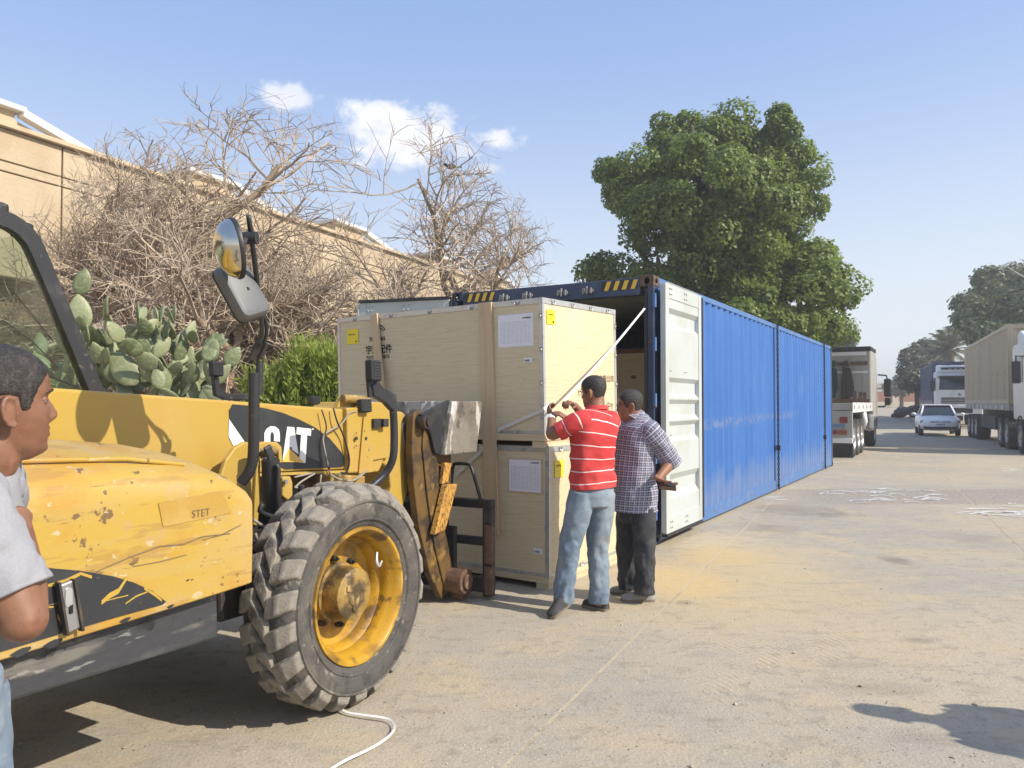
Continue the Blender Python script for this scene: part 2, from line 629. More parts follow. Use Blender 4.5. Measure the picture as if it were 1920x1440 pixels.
    mat('hair', (0.018, 0.014, 0.012), 0.6, 0, [((0.05, 0.04, 0.032), 150, .45, .65, .8, (1, 1, .3)), ((0.11, 0.09, 0.075), 60, .58, .72, .45)], (260, .35))
    mat('eyebrow', (0.02, 0.014, 0.011), 0.7)
    mat('eye_white', (0.30, 0.24, 0.20), 0.2, 0)
    mat('iris', (0.02, 0.012, 0.008), 0.15)
    mat('lip', (0.24, 0.095, 0.07), 0.5)
    mat('grey_tee', (0.285, 0.285, 0.305), 0.85, 0, [((0.25, 0.25, 0.27), 200, .45, .6, .5)], (300, .12))
    mat('trouser_black', (0.026, 0.028, 0.032), 0.85, 0, [((0.06, 0.062, 0.066), 7, .45, .65, .7), ((0.10, 0.10, 0.10), 26, .56, .68, .4)], (140, .05))
    mat('shoe_dark', (0.035, 0.034, 0.035), 0.7, 0, [((0.12, 0.10, 0.08), 12, .5, .7, .6)])
    mat('shoe_grey', (0.28, 0.265, 0.24), 0.8, 0, [((0.2, 0.19, 0.17), 14, .5, .7, .5)])
    mat('shoe_sole', (0.20, 0.165, 0.125), 0.8)
    mat('watch_white', (0.8, 0.8, 0.8), 0.3)
    mat('leather_brown', (0.10, 0.055, 0.03), 0.5)
    mat('phone_black', (0.02, 0.02, 0.022), 0.2)
    mat('glass_frame', (0.05, 0.025, 0.015), 0.3)
    mat('stucco_trim', (0.52, 0.41, 0.27), 0.9, 0, [((0.40, 0.29, 0.18), 3, .5, .7, .6)], (20, .3))
    mat('white_wash', (0.68, 0.66, 0.60), 0.8, 0, [((0.45, 0.40, 0.32), 1.5, .45, .7, .7)], (15, .2))
    mat('roof_white', (0.62, 0.62, 0.60), 0.6, 0, [((0.36, 0.34, 0.31), 1.3, .5, .7, .7)])
    mat('bark_dry', (0.30, 0.225, 0.15), 0.9, 0, [((0.36, 0.28, 0.19), 5, .45, .7, .7, (3, 3, .6)), ((0.13, 0.085, 0.05), 9, .58, .7, .6)], (25, .5, (3, 3, .5)))
    mat('twig_dry', (0.42, 0.335, 0.245), 0.9, 0, [((0.27, 0.205, 0.145), 3, .45, .65, .6), ((0.52, 0.43, 0.33), 7, .56, .7, .6)])
    mat('bark_dark', (0.10, 0.075, 0.05), 0.9, 0, [((0.18, 0.14, 0.1), 4, .5, .7, .6)], (12, .5))
    mat('bird_black', (0.012, 0.012, 0.014), 0.6)
    mat('truck_white', (0.72, 0.72, 0.71), 0.35, 0, [((0.52, 0.49, 0.43), 1.6, .5, .75, .5)])
    mat('truck_grime', (0.36, 0.355, 0.32), 0.6, 0, [((0.30, 0.27, 0.22), 2.2, .48, .72, .7), ((0.16, 0.13, 0.1), 6, .6, .72, .6)])
    mat('chassis_black', (0.02, 0.02, 0.02), 0.7, 0, [((0.06, 0.055, 0.05), 3, .5, .7, .6)])
    mat('dark_glass', (0.012, 0.015, 0.018), 0.08, 0, (), None, 'Object', .8)
    mat('car_silver', (0.84, 0.85, 0.85), 0.25, 0.0)
    mat('car_lamp', (0.55, 0.57, 0.6), 0.12, 0.3)
    mat('plate_white', (0.75, 0.76, 0.78), 0.4)
    mat('plate_blue', (0.10, 0.22, 0.36), 0.4)
    mat('tail_red', (0.22, 0.035, 0.03), 0.3)
    mat('tail_amber', (0.26, 0.085, 0.04), 0.3)
    mat('steel_wheel', (0.42, 0.42, 0.42), 0.4, 0.5, [((0.2, 0.17, 0.14), 5, .5, .7, .6)])
    mat('rope_green', (0.022, 0.036, 0.034), 0.9)
    mat('rope_brown', (0.055, 0.047, 0.04), 0.9)
    mat('beige_container', (0.47, 0.40, 0.27), 0.55, 0, [((0.36, 0.29, 0.18), 1.2, .48, .7, .6, (1, 1, .3)), ((0.18, 0.11, 0.06), 5, .64, .72, .7)])
    mat('navy_container', (0.035, 0.055, 0.14), 0.5, 0, [((0.08, 0.09, 0.15), 1, .5, .7, .6)])
    mat('lamp_pole', (0.3, 0.3, 0.29), 0.6)
    mat('far_brick', (0.30, 0.135, 0.085), 0.9)
    mat('far_wall', (0.55, 0.48, 0.38), 0.9)
    mat('pebble', (0.34, 0.29, 0.22), 0.9, 0, [((0.5, 0.46, 0.38), 2, .5, .6, 1), ((0.12, 0.1, 0.08), 3, .56, .62, 1)])
    mat('dark_heap', (0.06, 0.055, 0.05), 0.9, 0, [((0.12, 0.1, 0.08), 4, .5, .7, .6)], (8, .5))
    # plywood: long horizontal grain, warm
    for nm, c, dk in (('plywood', (0.62, 0.52, 0.335), (0.50, 0.395, 0.225)), ('plywood_inner', (0.58, 0.46, 0.29), (0.44, 0.33, 0.2))):
        m, t, b = start(nm)
        co = t.coord('Object')
        g1 = t.noise(t.mapping(co, (1.2, 1.2, 22)), 3.2, 5, .6, .3)
        g2 = t.noise(t.mapping(co, (2.5, 2.5, 75), (3, 1, 2)), 3.0, 3)
        g3 = t.noise(t.mapping(co, (.7, .7, .9), (1, 5, 2)), 1.6, 3)
        c1 = t.mix(t.math('MULTIPLY', t.mapr(g1, .42, .66), .5), c, dk)
        c1 = t.mix(t.math('MULTIPLY', t.mapr(g2, .60, .70), .55), c1, (dk[0] * .72, dk[1] * .7, dk[2] * .66))
        c1 = t.mix(t.math('MULTIPLY', t.mapr(g3, .5, .75), .4), c1, (c[0] * 1.08, c[1] * 1.12, c[2] * 1.3))
        g4 = t.noise(t.mapping(co, (1, 1, 1), (7, 5, 2)), 26, 2)
        c1 = t.mix(t.math('MULTIPLY', t.mapr(g4, .70, .76), .4), c1, (dk[0] * .6, dk[1] * .55, dk[2] * .5))
        finish(t, b, c1, 0.62, 0, g2, .12, .01)
    # container blue with streaks, scuffs and a rusty rubbing band
    m, t, b = start('container_blue')
    co = t.coord('Object')
    x, y, z = t.sep(co)
    c1 = t.mix(t.math('MULTIPLY', t.mapr(t.noise(t.mapping(co, (1, 1, .15)), 2.5, 4), .42, .72), .6), (0.030, 0.125, 0.38), (0.052, 0.165, 0.43))
    st = t.noise(t.mapping(co, (7, 7, .28)), 2.4, 5)
    c1 = t.mix(t.math('MULTIPLY', t.mapr(st, .62, .72), .35), c1, (0.20, 0.29, 0.46))
    lo = t.math('ADD', t.math('MULTIPLY', t.math('SUBTRACT', t.noise(co, 2.2, 4), .5), .9), z)
    c1 = t.mix(t.math('MULTIPLY', t.mapr(lo, .75, .25), .38), c1, (0.22, 0.26, 0.33))
    band = t.math('MULTIPLY', t.mapr(t.math('ABSOLUTE', t.math('SUBTRACT', t.math('SUBTRACT', z, 1.22), t.math('MULTIPLY', x, .012))), .10, .015), t.mapr(t.noise(t.mapping(co, (16, 16, 7)), 1.6, 5), .46, .60))
    band = t.math('MULTIPLY', band, t.mapr(x, 8.2, 6.8))
    c1 = t.mix(t.math('MULTIPLY', band, .45), c1, (0.26, 0.26, 0.25))
    c1 = t.mix(t.math('MULTIPLY', t.mapr(t.noise(co, 24, 6), .70, .73), .8), c1, (0.12, 0.06, 0.04))
    finish(t, b, c1, .48, 0, t.noise(co, 3, 3), .25, .03)
    # stucco
    m, t, b = start('stucco')
    co = t.coord('Object')
    c1 = t.mix(t.mapr(t.noise(co, .5, 5), .4, .65), (0.51, 0.415, 0.28), (0.44, 0.34, 0.215))
    c1 = t.mix(t.math('MULTIPLY', t.mapr(t.noise(t.mapping(co, (1, 1, .12)), 1.4, 5), .55, .72), .5), c1, (0.28, 0.20, 0.12))
    c1 = t.mix(t.math('MULTIPLY', t.mapr(t.noise(co, 3, 6), .6, .7), .45), c1, (0.62, 0.53, 0.39))
    finish(t, b, c1, .9, 0, t.noise(co, 14, 5), .4, .03)
    # brick wall
    m, t, b = start('brick')
    co = t.coord('Object')
    x, y, z = t.sep(co)
    br = t.new('ShaderNodeTexBrick')
    t.put(br.inputs['Vector'], t.comb(x, z, 0.0))
    br.inputs['Color1'].default_value = (0.22, 0.085, 0.05, 1)
    br.inputs['Color2'].default_value = (0.30, 0.14, 0.085, 1)
    br.inputs['Mortar'].default_value = (0.30, 0.24, 0.18, 1)
    br.inputs['Scale'].default_value = 1.0
    br.inputs['Mortar Size'].default_value = 0.009
    br.inputs['Brick Width'].default_value = 0.25
    br.inputs['Row Height'].default_value = 0.085
    c1 = t.mix(t.math('MULTIPLY', t.mapr(t.noise(co, 1.1, 5), .48, .7), .6), br.outputs[0], (0.15, 0.09, 0.06))
    finish(t, b, c1, .9, 0, br.outputs['Fac'], -.5, .02)
    # leaves: thin, let some light through, differ from leaf to leaf
    for nm, c1, c2, c3, tr in (('leaf_ficus', (0.08, 0.13, 0.022), (0.155, 0.22, 0.038), (0.26, 0.30, 0.075), .42), ('leaf_bush', (0.20, 0.26, 0.05), (0.31, 0.37, 0.08), (0.42, 0.45, 0.15), .5),
                               ('leaf_far', (0.07, 0.11, 0.035), (0.12, 0.16, 0.055), (0.16, 0.17, 0.09), .3), ('leaf_grey', (0.09, 0.10, 0.06), (0.14, 0.14, 0.085), (0.19, 0.17, 0.12), .2),
                               ('leaf_palm', (0.22, 0.21, 0.13), (0.31, 0.29, 0.19), (0.40, 0.36, 0.25), .25)):
        m = bpy.data.materials.new(nm)
        m.use_nodes = True
        m.node_tree.nodes.clear()
        t = NT(m.node_tree)
        MATS[nm] = m
        out = t.new('ShaderNodeOutputMaterial')
        g = t.new('ShaderNodeNewGeometry')
        rp = g.outputs['Random Per Island']
        big = t.noise(g.outputs['Position'], .55, 3)
        c = t.mix(t.mapr(rp, 0, .8), c1, c2)
        c = t.mix(t.math('MULTIPLY', t.mapr(rp, .68, .95), .9), c, c3)  # extra pale yellow leaves put sunlit highlights into the leaf colour
        c = t.mix(t.math('MULTIPLY', t.mapr(big, .48, .68), .35), c, c3)
        b = t.new('ShaderNodeBsdfPrincipled')
        t.l.new(c, b.inputs['Base Color'])
        b.inputs['Roughness'].default_value = .5
        b.inputs['Specular IOR Level'].default_value = .35
        tl = t.new('ShaderNodeBsdfTranslucent')
        t.l.new(t.mix(.5, c, (c3[0] * 1.1, c3[1] * 1.3, c3[2] * .5)), tl.inputs[0])
        mx = t.new('ShaderNodeMixShader')
        mx.inputs[0].default_value = tr
        t.l.new(b.outputs[0], mx.inputs[1])
        t.l.new(tl.outputs[0], mx.inputs[2])
        t.l.new(mx.outputs[0], out.inputs[0])
    # cactus pad: waxy grey green with scars, lit and shaded tone painted per pad
    m, t, b = start('cactus_pad')
    co = t.coord('Object')
    oi = t.new('ShaderNodeObjectInfo')
    c1 = t.mix(oi.outputs['Random'], (0.13, 0.165, 0.075), (0.30, 0.32, 0.175))
    v = t.vmath('ADD', co, oi.outputs['Location'])
    c1 = t.mix(t.math('MULTIPLY', t.mapr(t.noise(v, 7, 4), .48, .7), .6), c1, (0.33, 0.33, 0.19))
    dots = t.voro(v, 16)
    c1 = t.mix(t.math('MULTIPLY', t.mapr(dots, .16, .08), .6), c1, (0.10, 0.11, 0.06))
    c1 = t.mix(t.math('MULTIPLY', t.mapr(t.noise(v, 19, 5), .64, .72), .6), c1, (0.34, 0.28, 0.18))
    finish(t, b, c1, .5, 0, t.noise(v, 9, 3), .3, .03)
    # red polo with thin wavy white stripes (v along the garment)
    m, t, b = start('red_stripes')
    uv = t.coord('UV')
    u, vv, _ = t.sep(uv)
    w = t.math('ADD', vv, t.math('MULTIPLY', t.math('SUBTRACT', t.noise(t.coord('Object'), 5, 2), .5), .028))
    ph = t.math('FRACT', t.math('DIVIDE', w, .088))
    line = t.mapr(t.math('ABSOLUTE', t.math('SUBTRACT', ph, .5)), .046, .028)
    weave = t.noise(t.coord('Object'), 260, 2)
    cr = t.mix(t.mapr(t.noise(t.coord('Object'), 6, 3), .4, .7), (0.50, 0.035, 0.035), (0.58, 0.06, 0.055))
    c1 = t.mix(line, cr, (0.74, 0.68, 0.64))
    finish(t, b, c1, .85, 0, weave, .03, .004)
    # plaid shirt
    m, t, b = start('plaid')
    uv = t.coord('UV')
    u, vv, _ = t.sep(uv)

    def lines(q, per, wd, off):
        f = t.math('FRACT', t.math('ADD', t.math('DIVIDE', q, per * .72), off))
        return t.mapr(t.math('ABSOLUTE', t.math('SUBTRACT', f, .5)), wd, wd * .7)
    base = (0.050, 0.062, 0.125)
    c1 = base
    for q in (u, vv):
        c1 = t.mix(t.math('MULTIPLY', lines(q, .052, .30, .0), .55), c1, (0.16, 0.165, 0.24))
        c1 = t.mix(t.math('MULTIPLY', lines(q, .052, .075, .12), .75), c1, (0.66, 0.64, 0.64))
        c1 = t.mix(t.math('MULTIPLY', lines(q, .052, .045, .62), .65), c1, (0.55, 0.54, 0.58))
        c1 = t.mix(t.math('MULTIPLY', lines(q, .104, .02, .33), .4), c1, (0.42, 0.17, 0.16))
    finish(t, b, c1, .85, 0, t.noise(t.coord('Object'), 220, 2), .03, .004)
    # faded jeans
    m, t, b = start('denim')
    co = t.coord('Object')
    c1 = t.mix(t.mapr(t.noise(co, 3.0, 3), .36, .70), (0.125, 0.175, 0.235), (0.245, 0.295, 0.335))
    c1 = t.mix(t.math('MULTIPLY', t.mapr(t.noise(t.mapping(co, (1, 1, 1.6)), 24, 5), .50, .68), .22), c1, (0.37, 0.40, 0.40))
    c1 = t.mix(t.math('MULTIPLY', t.mapr(t.noise(co, 5, 3), .52, .72), .5), c1, (0.30, 0.28, 0.22))
    finish(t, b, c1, .9, 0, t.noise(co, 240, 3), .05, .004)
    # printed packing list (Generated coordinates of the flat sheet)
    m, t, b = start('printed_list')
    g = t.sep(t.coord('Generated'))
    X, Z = g[1], g[2]
    row = t.mapr(t.math('ABSOLUTE', t.math('SUBTRACT', t.math('FRACT', t.math('MULTIPLY', Z, 26)), .5)), .28, .20)
    inner = t.math('MULTIPLY', t.mapr(t.math('ABSOLUTE', t.math('SUBTRACT', X, .5)), .45, .44, smooth=False), t.mapr(t.math('ABSOLUTE', t.math('SUBTRACT', Z, .44)), .38, .37, smooth=False))
    wd = t.mapr(t.noise(t.mapping(t.comb(X, Z, 0.0), (60, 26, 1)), 1, 1), .42, .5)
    col = t.mapr(t.math('ABSOLUTE', t.math('SUBTRACT', t.math('FRACT', t.math('MULTIPLY', X, 8)), .5)), .46, .42)
    ink = t.math('MULTIPLY', t.math('MULTIPLY', t.math('MULTIPLY', row, inner), wd), col)
    c1 = t.mix(t.math('MULTIPLY', ink, .55), (0.74, 0.73, 0.78), (0.22, 0.22, 0.27))
    finish(t, b, c1, .45)
    # window glass
    m, t, b = start('cab_glass')
    b.inputs['Base Color'].default_value = (0.80, 0.86, 0.84, 1)
    b.inputs['Roughness'].default_value = 0.03
    b.inputs['Transmission Weight'].default_value = 1.0
    b.inputs['IOR'].default_value = 1.08
    b.inputs['Alpha'].default_value = 0.75
    co = t.coord('Object')
    t.put(b.inputs['Alpha'], t.mapr(t.noise(t.mapping(co, (1, 1, .5)), 4, 5), .40, .75, .16, .55))
    # ground
    m, t, b = start('concrete')
    co = t.coord('World')
    x, y, z = t.sep(co)
    n1 = t.noise(co, .35, 5)
    n2 = t.noise(co, 1.6, 6, .62)
    n3 = t.noise(co, 9, 6, .65)
    n4 = t.noise(co, 60, 4, .7)
    c1 = t.mix(t.mapr(n1, .38, .62), (0.43, 0.368, 0.272), (0.355, 0.322, 0.265))
    c1 = t.mix(t.math('MULTIPLY', t.mapr(n2, .46, .64), .62), c1, (0.46, 0.372, 0.24))
    c1 = t.mix(t.math('MULTIPLY', t.mapr(t.noise(t.mapping(co, (1, 1.7, 1), (9, 4, 0)), 3.1, 7, .68), .52, .64), .5), c1, (0.30, 0.268, 0.215))
    c1 = t.mix(t.math('MULTIPLY', t.mapr(n3, .54, .66), .6), c1, (0.27, 0.235, 0.18))
    c1 = t.mix(t.math('MULTIPLY', t.mapr(n4, .56, .66), .55), c1, (0.54, 0.48, 0.38))
    c1 = t.mix(t.math('MULTIPLY', t.mapr(n4, .43, .33), .55), c1, (0.19, 0.16, 0.12))
    # ochre sand spilt in the yard

    def blob(px, py, rx, ry, soft, ns=1.1, am=1.2):
        p = gnd(px, py)
        dx = t.math('DIVIDE', t.math('SUBTRACT', x, p.x), rx)
        dy = t.math('DIVIDE', t.math('SUBTRACT', y, p.y), ry)
        q = t.math('SQRT', t.math('ADD', t.math('MULTIPLY', dx, dx), t.math('MULTIPLY', dy, dy)))
        q = t.math('ADD', q, t.math('MULTIPLY', t.math('SUBTRACT', t.noise(co, ns, 6, .65), .5), am))
        return t.mapr(q, 1.0, 1.0 - soft)
    c1 = t.mix(t.math('MULTIPLY', blob(1400, 1080, 1.5, 2.6, .8), .5), c1, (0.50, 0.39, 0.215))
    c1 = t.mix(t.math('MULTIPLY', blob(1290, 1095, .55, .9, .7, 3), .5), c1, (0.54, 0.40, 0.18))
    c1 = t.mix(t.math('MULTIPLY', blob(1360, 1045, .6, .7, .7, 3), .45), c1, (0.54, 0.40, 0.18))
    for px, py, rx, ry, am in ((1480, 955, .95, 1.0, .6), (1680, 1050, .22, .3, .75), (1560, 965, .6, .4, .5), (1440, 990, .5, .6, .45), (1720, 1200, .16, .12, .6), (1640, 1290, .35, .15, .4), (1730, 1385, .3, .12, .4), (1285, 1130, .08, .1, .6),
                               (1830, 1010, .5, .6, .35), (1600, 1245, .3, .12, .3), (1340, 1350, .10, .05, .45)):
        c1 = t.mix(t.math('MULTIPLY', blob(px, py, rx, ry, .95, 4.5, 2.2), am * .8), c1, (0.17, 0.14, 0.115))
    # streaks blown along the yard
    stv = t.noise(t.mapping(co, (1.1, 3.4, 1), (0, 0, 0), (0, 0, R(-12))), 2.2, 5)
    c1 = t.mix(t.math('MULTIPLY', t.mapr(stv, .56, .70), .38), c1, (0.27, 0.23, 0.175))
    # repaired rough strip across the yard
    p0, p1 = gnd(1560, 938), gnd(1900, 938)
    sv = t.math('ADD', y, t.math('MULTIPLY', t.math('SUBTRACT', n2, .5), .5))
    strip = t.math('MULTIPLY', t.mapr(t.math('ABSOLUTE', t.math('SUBTRACT', sv, 12.6)), 1.15, .9), t.mapr(x, 4.0, 5.2))
    rough = t.mix(t.mapr(t.noise(co, 22, 4, .7), .4, .62), (0.22, 0.19, 0.155), (0.40, 0.35, 0.28))
    c1 = t.mix(t.math('MULTIPLY', strip, .75), c1, rough)
    h = t.math('ADD', t.math('MULTIPLY', n3, .6), t.math('MULTIPLY', n4, .5))
    # tyre prints pressed in the dust
    for px, py, yaw, wd, ln in ((1440, 1180, 24, .13, 1.2), (1330, 1260, 20, .15, .9), (1560, 1150, 28, .16, 1.4), (1270, 1240, 10, .12, .5), (1500, 1080, 24, .14, 1.1)):
        p = gnd(px, py)
        ca, sa = math.cos(R(yaw)), math.sin(R(yaw))
        du, dv = t.math('SUBTRACT', x, p.x), t.math('SUBTRACT', y, p.y)
        a = t.math('ADD', t.math('MULTIPLY', du, ca), t.math('MULTIPLY', dv, -sa))
        bb = t.math('ADD', t.math('MULTIPLY', du, sa), t.math('MULTIPLY', dv, ca))
        msk = t.math('MULTIPLY', t.mapr(t.math('ABSOLUTE', a), wd, wd * .85), t.mapr(t.math('ADD', t.math('ABSOLUTE', bb), t.math('MULTIPLY', t.math('SUBTRACT', n3, .5), .8)), ln, ln * .5))
        wv = t.math('SINE', t.math('MULTIPLY', t.math('ADD', bb, t.math('ABSOLUTE', a)), 95))
        h = t.math('ADD', h, t.math('MULTIPLY', t.math('MULTIPLY', t.math('MULTIPLY', wv, msk), t.mapr(n2, .42, .62)), .16))
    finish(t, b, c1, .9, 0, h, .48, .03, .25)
    # sand lying in the joints
    mat('joint_sand', (0.44, 0.37, 0.26), 0.95, 0, [((0.2, 0.16, 0.12), 3, .5, .7, .7)], (40, .4), 'World')


build_materials()


# ------------------------------------------------------------------ ground: concrete slabs over a sand bed, rising gently far off
ROAD = R(25.0)
RF = V(math.sin(ROAD), math.cos(ROAD), 0)
RL = V(-math.cos(ROAD), math.sin(ROAD), 0)


def rise(y):
    return 0.0 if y < 42 else min((y - 42) * 0.0185, 2.6)


def build_ground():
    mb = MB()
    xs = [-700, -400, -160, -80, -40, -20, 0, 20, 40, 80, 160, 400, 700]
    ys = [-60, -20, 0, 10, 20, 30, 42, 55, 70, 90, 120, 180, 320, 500, 700]
    idx = {}
    vs, fs = [], []
    for j, y in enumerate(ys):
        for i, x in enumerate(xs):
            idx[i, j] = len(vs)
            vs.append((x, y, rise(y) - 0.012))
    for j in range(len(ys) - 1):
        for i in range(len(xs) - 1):
            fs.append((idx[i, j], idx[i + 1, j], idx[i + 1, j + 1], idx[i, j + 1]))
    mb.add(vs, fs)
    g = mb.build('ground', 'concrete')
    g['kind'] = 'structure'
    g['label'] = 'dusty concrete yard'
    # a sheet of sand under the slabs shows in the joints
    # slabs: lanes along the road direction; a joint passes through the two marked lines
    org = V(0.86, 5.16, 0)
    r = random.Random(3)
    lanes = [-4.6 * 2, -4.6, 0, 2.8, 5.6, 8.4, 11.2]      # offsets to the right of the first joint
    mb2 = MB()
    a = org - RL * -9.6 - RF * 14
    mb2.add([org + RL * 9.6 - RF * 14 + V(0, 0, -.0015), org - RL * 11.6 - RF * 14 + V(0, 0, -.0015), org - RL * 11.6 + RF * 26 + V(0, 0, -.0015), org + RL * 9.6 + RF * 26 + V(0, 0, -.0015)], [(0, 1, 2, 3)])
    mb2.build('joint_bed', 'joint_sand', g)
    for li in range(len(lanes) - 1):
        y0, y1 = lanes[li], lanes[li + 1]
        s = -14
        while s < 26:
            e = -8.7 if s < -8.7 else 9.3 + .35 * li if s < 9 else 26
            j = 0.010
            dz = r.uniform(-.0004, .0004)
            m = MB()
            c = [org + RF * (s + j) - RL * (y0 + j), org + RF * (s + j) - RL * (y1 - j), org + RF * (e - j) - RL * (y1 - j), org + RF * (e - j) - RL * (y0 + j)]
            m.prism([(p.x, p.y) for p in c], (0, 0, -.03), (1, 0, 0), (0, 1, 0), (0, 0, .03 + dz))
            m.build('slab', 'concrete', g)
            s = e
    # loose pebbles and grit
    pb = MB()
    r = random.Random(11)
    for _ in range(3600):
        d = 2.3 * (1 / max(1e-3, 1 - r.random() * .80))
        x = r.uniform(-.75, .72) * d
        k = r.random()
        sz = .0022 + .0045 * k * k * k + (.010 if r.random() < .010 else 0)
        zz = [1 + r.uniform(-.3, .3) for _ in range(6)]
        vs = [(x + sz * zz[0], d, sz * .4), (x, d + sz * zz[1], sz * .3), (x - sz * zz[2], d, sz * .4), (x, d - sz * zz[3], sz * .3), (x, d, sz * zz[4] * .9), (x, d, -.003)]
        pb.add(vs, [(0, 1, 4), (1, 2, 4), (2, 3, 4), (3, 0, 4), (1, 0, 5), (2, 1, 5), (3, 2, 5), (0, 3, 5)])
    o = pb.build('gravel', 'pebble', fix=False)
    o['kind'] = 'stuff'
    o['label'] = 'loose grit and pebbles on the concrete yard'


build_ground()


# ------------------------------------------------------------------ the long warehouse on the left
def build_warehouse():
    yaw = R(24.2)
    w = thing('warehouse', 'long beige stucco warehouse with brick base and sawtooth roof lights', 'building', (-10.1, 15.2, 0), yaw)
    S0, S1, D = -16.0, 24.6, 14.0
    # X along the wall, Y into the building
    MB().box(S0, .42, 0, S1, D, 4.2).build('brick_wall', 'brick', w)
    MB().box(S0, .33, 0, S1, .42, 2.45).build('plaster_base', 'white_wash', w)
    MB().box(S0, .10, 4.2, S1, D, 7.0).build('wall_core', 'stucco_trim', w)
    MB().box(S0, -.14, 4.02, S1, .10, 4.20).build('ledge', 'stucco_trim', w, bevel=.02)
    s = S0
    while s < S1 - .1:
        e = min(s + 4.3, S1)
        for z0, z1 in ((4.22, 6.12), (6.15, 6.33), (6.36, 6.99)):
            MB().box(s + .02, 0.0, z0, e - .02, .11, z1).build('stucco_panel', 'stucco', w, bevel=.01, seg=1)
        s = e
    MB().box(S0, -.13, 7.0, S1 + .12, D + .1, 7.10).build('coping', 'stucco_trim', w, bevel=.015)
    # sawtooth roof lights
    for k in range(-3, 5):
        s = 6.2 * k + .2
        m = MB().prism([(s - 1.2, 7.1), (s - 1.2, 7.62), (s + .35, 7.62), (s + .35, 7.45), (s + 1.9, 7.1)], (0, .6, 0), (1, 0, 0), (0, 0, 1), (0, 9, 0))
        m.build('roof_light', 'stucco', w)
        m = MB().box(s - 1.35, .42, 7.62, s + .50, 9.8, 7.74)
        m.build('roof_light_cap', 'roof_white', w, bevel=.02)
        m = MB().bar((s + .42, .5, 7.60), (s + 2.15, .5, 7.18), .22, .16)
        m.build('sloping_beam', 'roof_white', w)
    # brick buttresses along the base
    for k in range(-2, 5):
        MB().box(5 * k + 1.0, .12, 0, 5 * k + 1.5, .42, 4.0).build('buttress', 'brick', w, bevel=.01)
    return w


build_warehouse()


# ------------------------------------------------------------------ vegetation
def rand_unit(n):
    v = rng.normal(size=(n, 3))
    return v / np.linalg.norm(v, axis=1, keepdims=True)


def leaf_quads(P, N, L, Wd, droop=0.0):
    """leaf shaped quads at P facing roughly N"""
    n = len(P)
    N = N + rng.normal(scale=.55, size=(n, 3))
    N /= np.linalg.norm(N, axis=1, keepdims=True)
    A = np.cross(N, rand_unit(n))
    A /= np.linalg.norm(A, axis=1, keepdims=True) + 1e-9
    A[:, 2] -= droop
    A /= np.linalg.norm(A, axis=1, keepdims=True)
    B = np.cross(N, A)
    s = rng.uniform(.7, 1.3, (n, 1))
    l, w = L * s, Wd * s
    return np.stack([P - A * l * .5, P + B * w * .5 + N * w * .12, P + A * l * .5, P - B * w * .5 + N * w * .12], 1)


def clump_cloud(lobes, n_clump, n_leaf, rc, flat=.8, inner=.35):
    """leaves gathered in clumps over the outside of several lobes; lobes: (centre, rx, ry, rz)"""
    Ps, Ns = [], []
    w = np.array([l[1] * l[3] for l in lobes], float)
    w /= w.sum()
    for (c, rx, ry, rz), f in zip(lobes, w):
        k = max(3, int(n_clump * f))
        U = rand_unit(k)
        rr = rng.uniform(.66, 1.0, (k, 1)) + (rng.random((k, 1)) < .12) * .14
        C = np.array(c)[None] + U * np.array([rx, ry, rz])[None] * rr
        for i in range(k):
            q = int(n_leaf * rng.uniform(.55, 1.4))
            d = rand_unit(q)
            r0 = rc * rng.uniform(.6, 1.3)
            rad = rng.uniform(inner, 1.0, (q, 1)) ** .6 * (1 + .22 * np.sin(7 * d[:, :1] + i) * np.sin(6 * d[:, 1:2] + 2 * i))
            p = C[i] + d * rad * np.array([r0, r0, r0 * flat])
            Ps.append(p)
            Ns.append(d * .9 + U[i] * .5 + np.array([0, 0, .55]))
    return np.concatenate(Ps), np.concatenate(Ns)


def limb_tubes(mb, base, lobes, r, rr, n=7):
    for (c, rx, ry, rz) in lobes:
        c = Vector(c)
        b = Vector(base)
        mid = b.lerp(c, .5) + V(rr.uniform(-.4, .4), rr.uniform(-.4, .4), rr.uniform(-.2, .5))
        mb.tube([b, mid, c, c + V(rr.uniform(-1, 1) * rx * .5, 0, rz * .5)], [r, r * .65, r * .35, r * .1], n, sub=3)


def leafy_tree(name, label, cat, lobes, base, trunk_r, leafmat, n_clump, n_leaf, rc, L, Wd, group=None, seed=1, bark='bark_dark', inner=.35):
    t = thing(name, label, cat, base, group=group)
    rr = random.Random(seed)
    b = Vector(base)
    lob = [(Vector(c) - b, rx, ry, rz) for c, rx, ry, rz in lobes]
    low = min(l[0].z for l in lob)
    fork = V(0, 0, max(1.2, low * .75))
    m = MB()
    m.tube([V(0, 0, -.05), V(.05, 0, fork.z * .5), fork], [trunk_r * 1.4, trunk_r, trunk_r * .9], 10, sub=4)
    m.build('trunk', bark, t, smooth=60)
    m = MB()
    limb_tubes(m, fork, lob, trunk_r * .55, rr)
    m.build('limb', bark, t, smooth=60)
    P, N = clump_cloud([(tuple(c), rx, ry, rz) for c, rx, ry, rz in lob], n_clump, n_leaf, rc, .8, inner)
    quads_object('crown', leaf_quads(P, N, L, Wd), 4, leafmat, t, 'stuff')
    return t


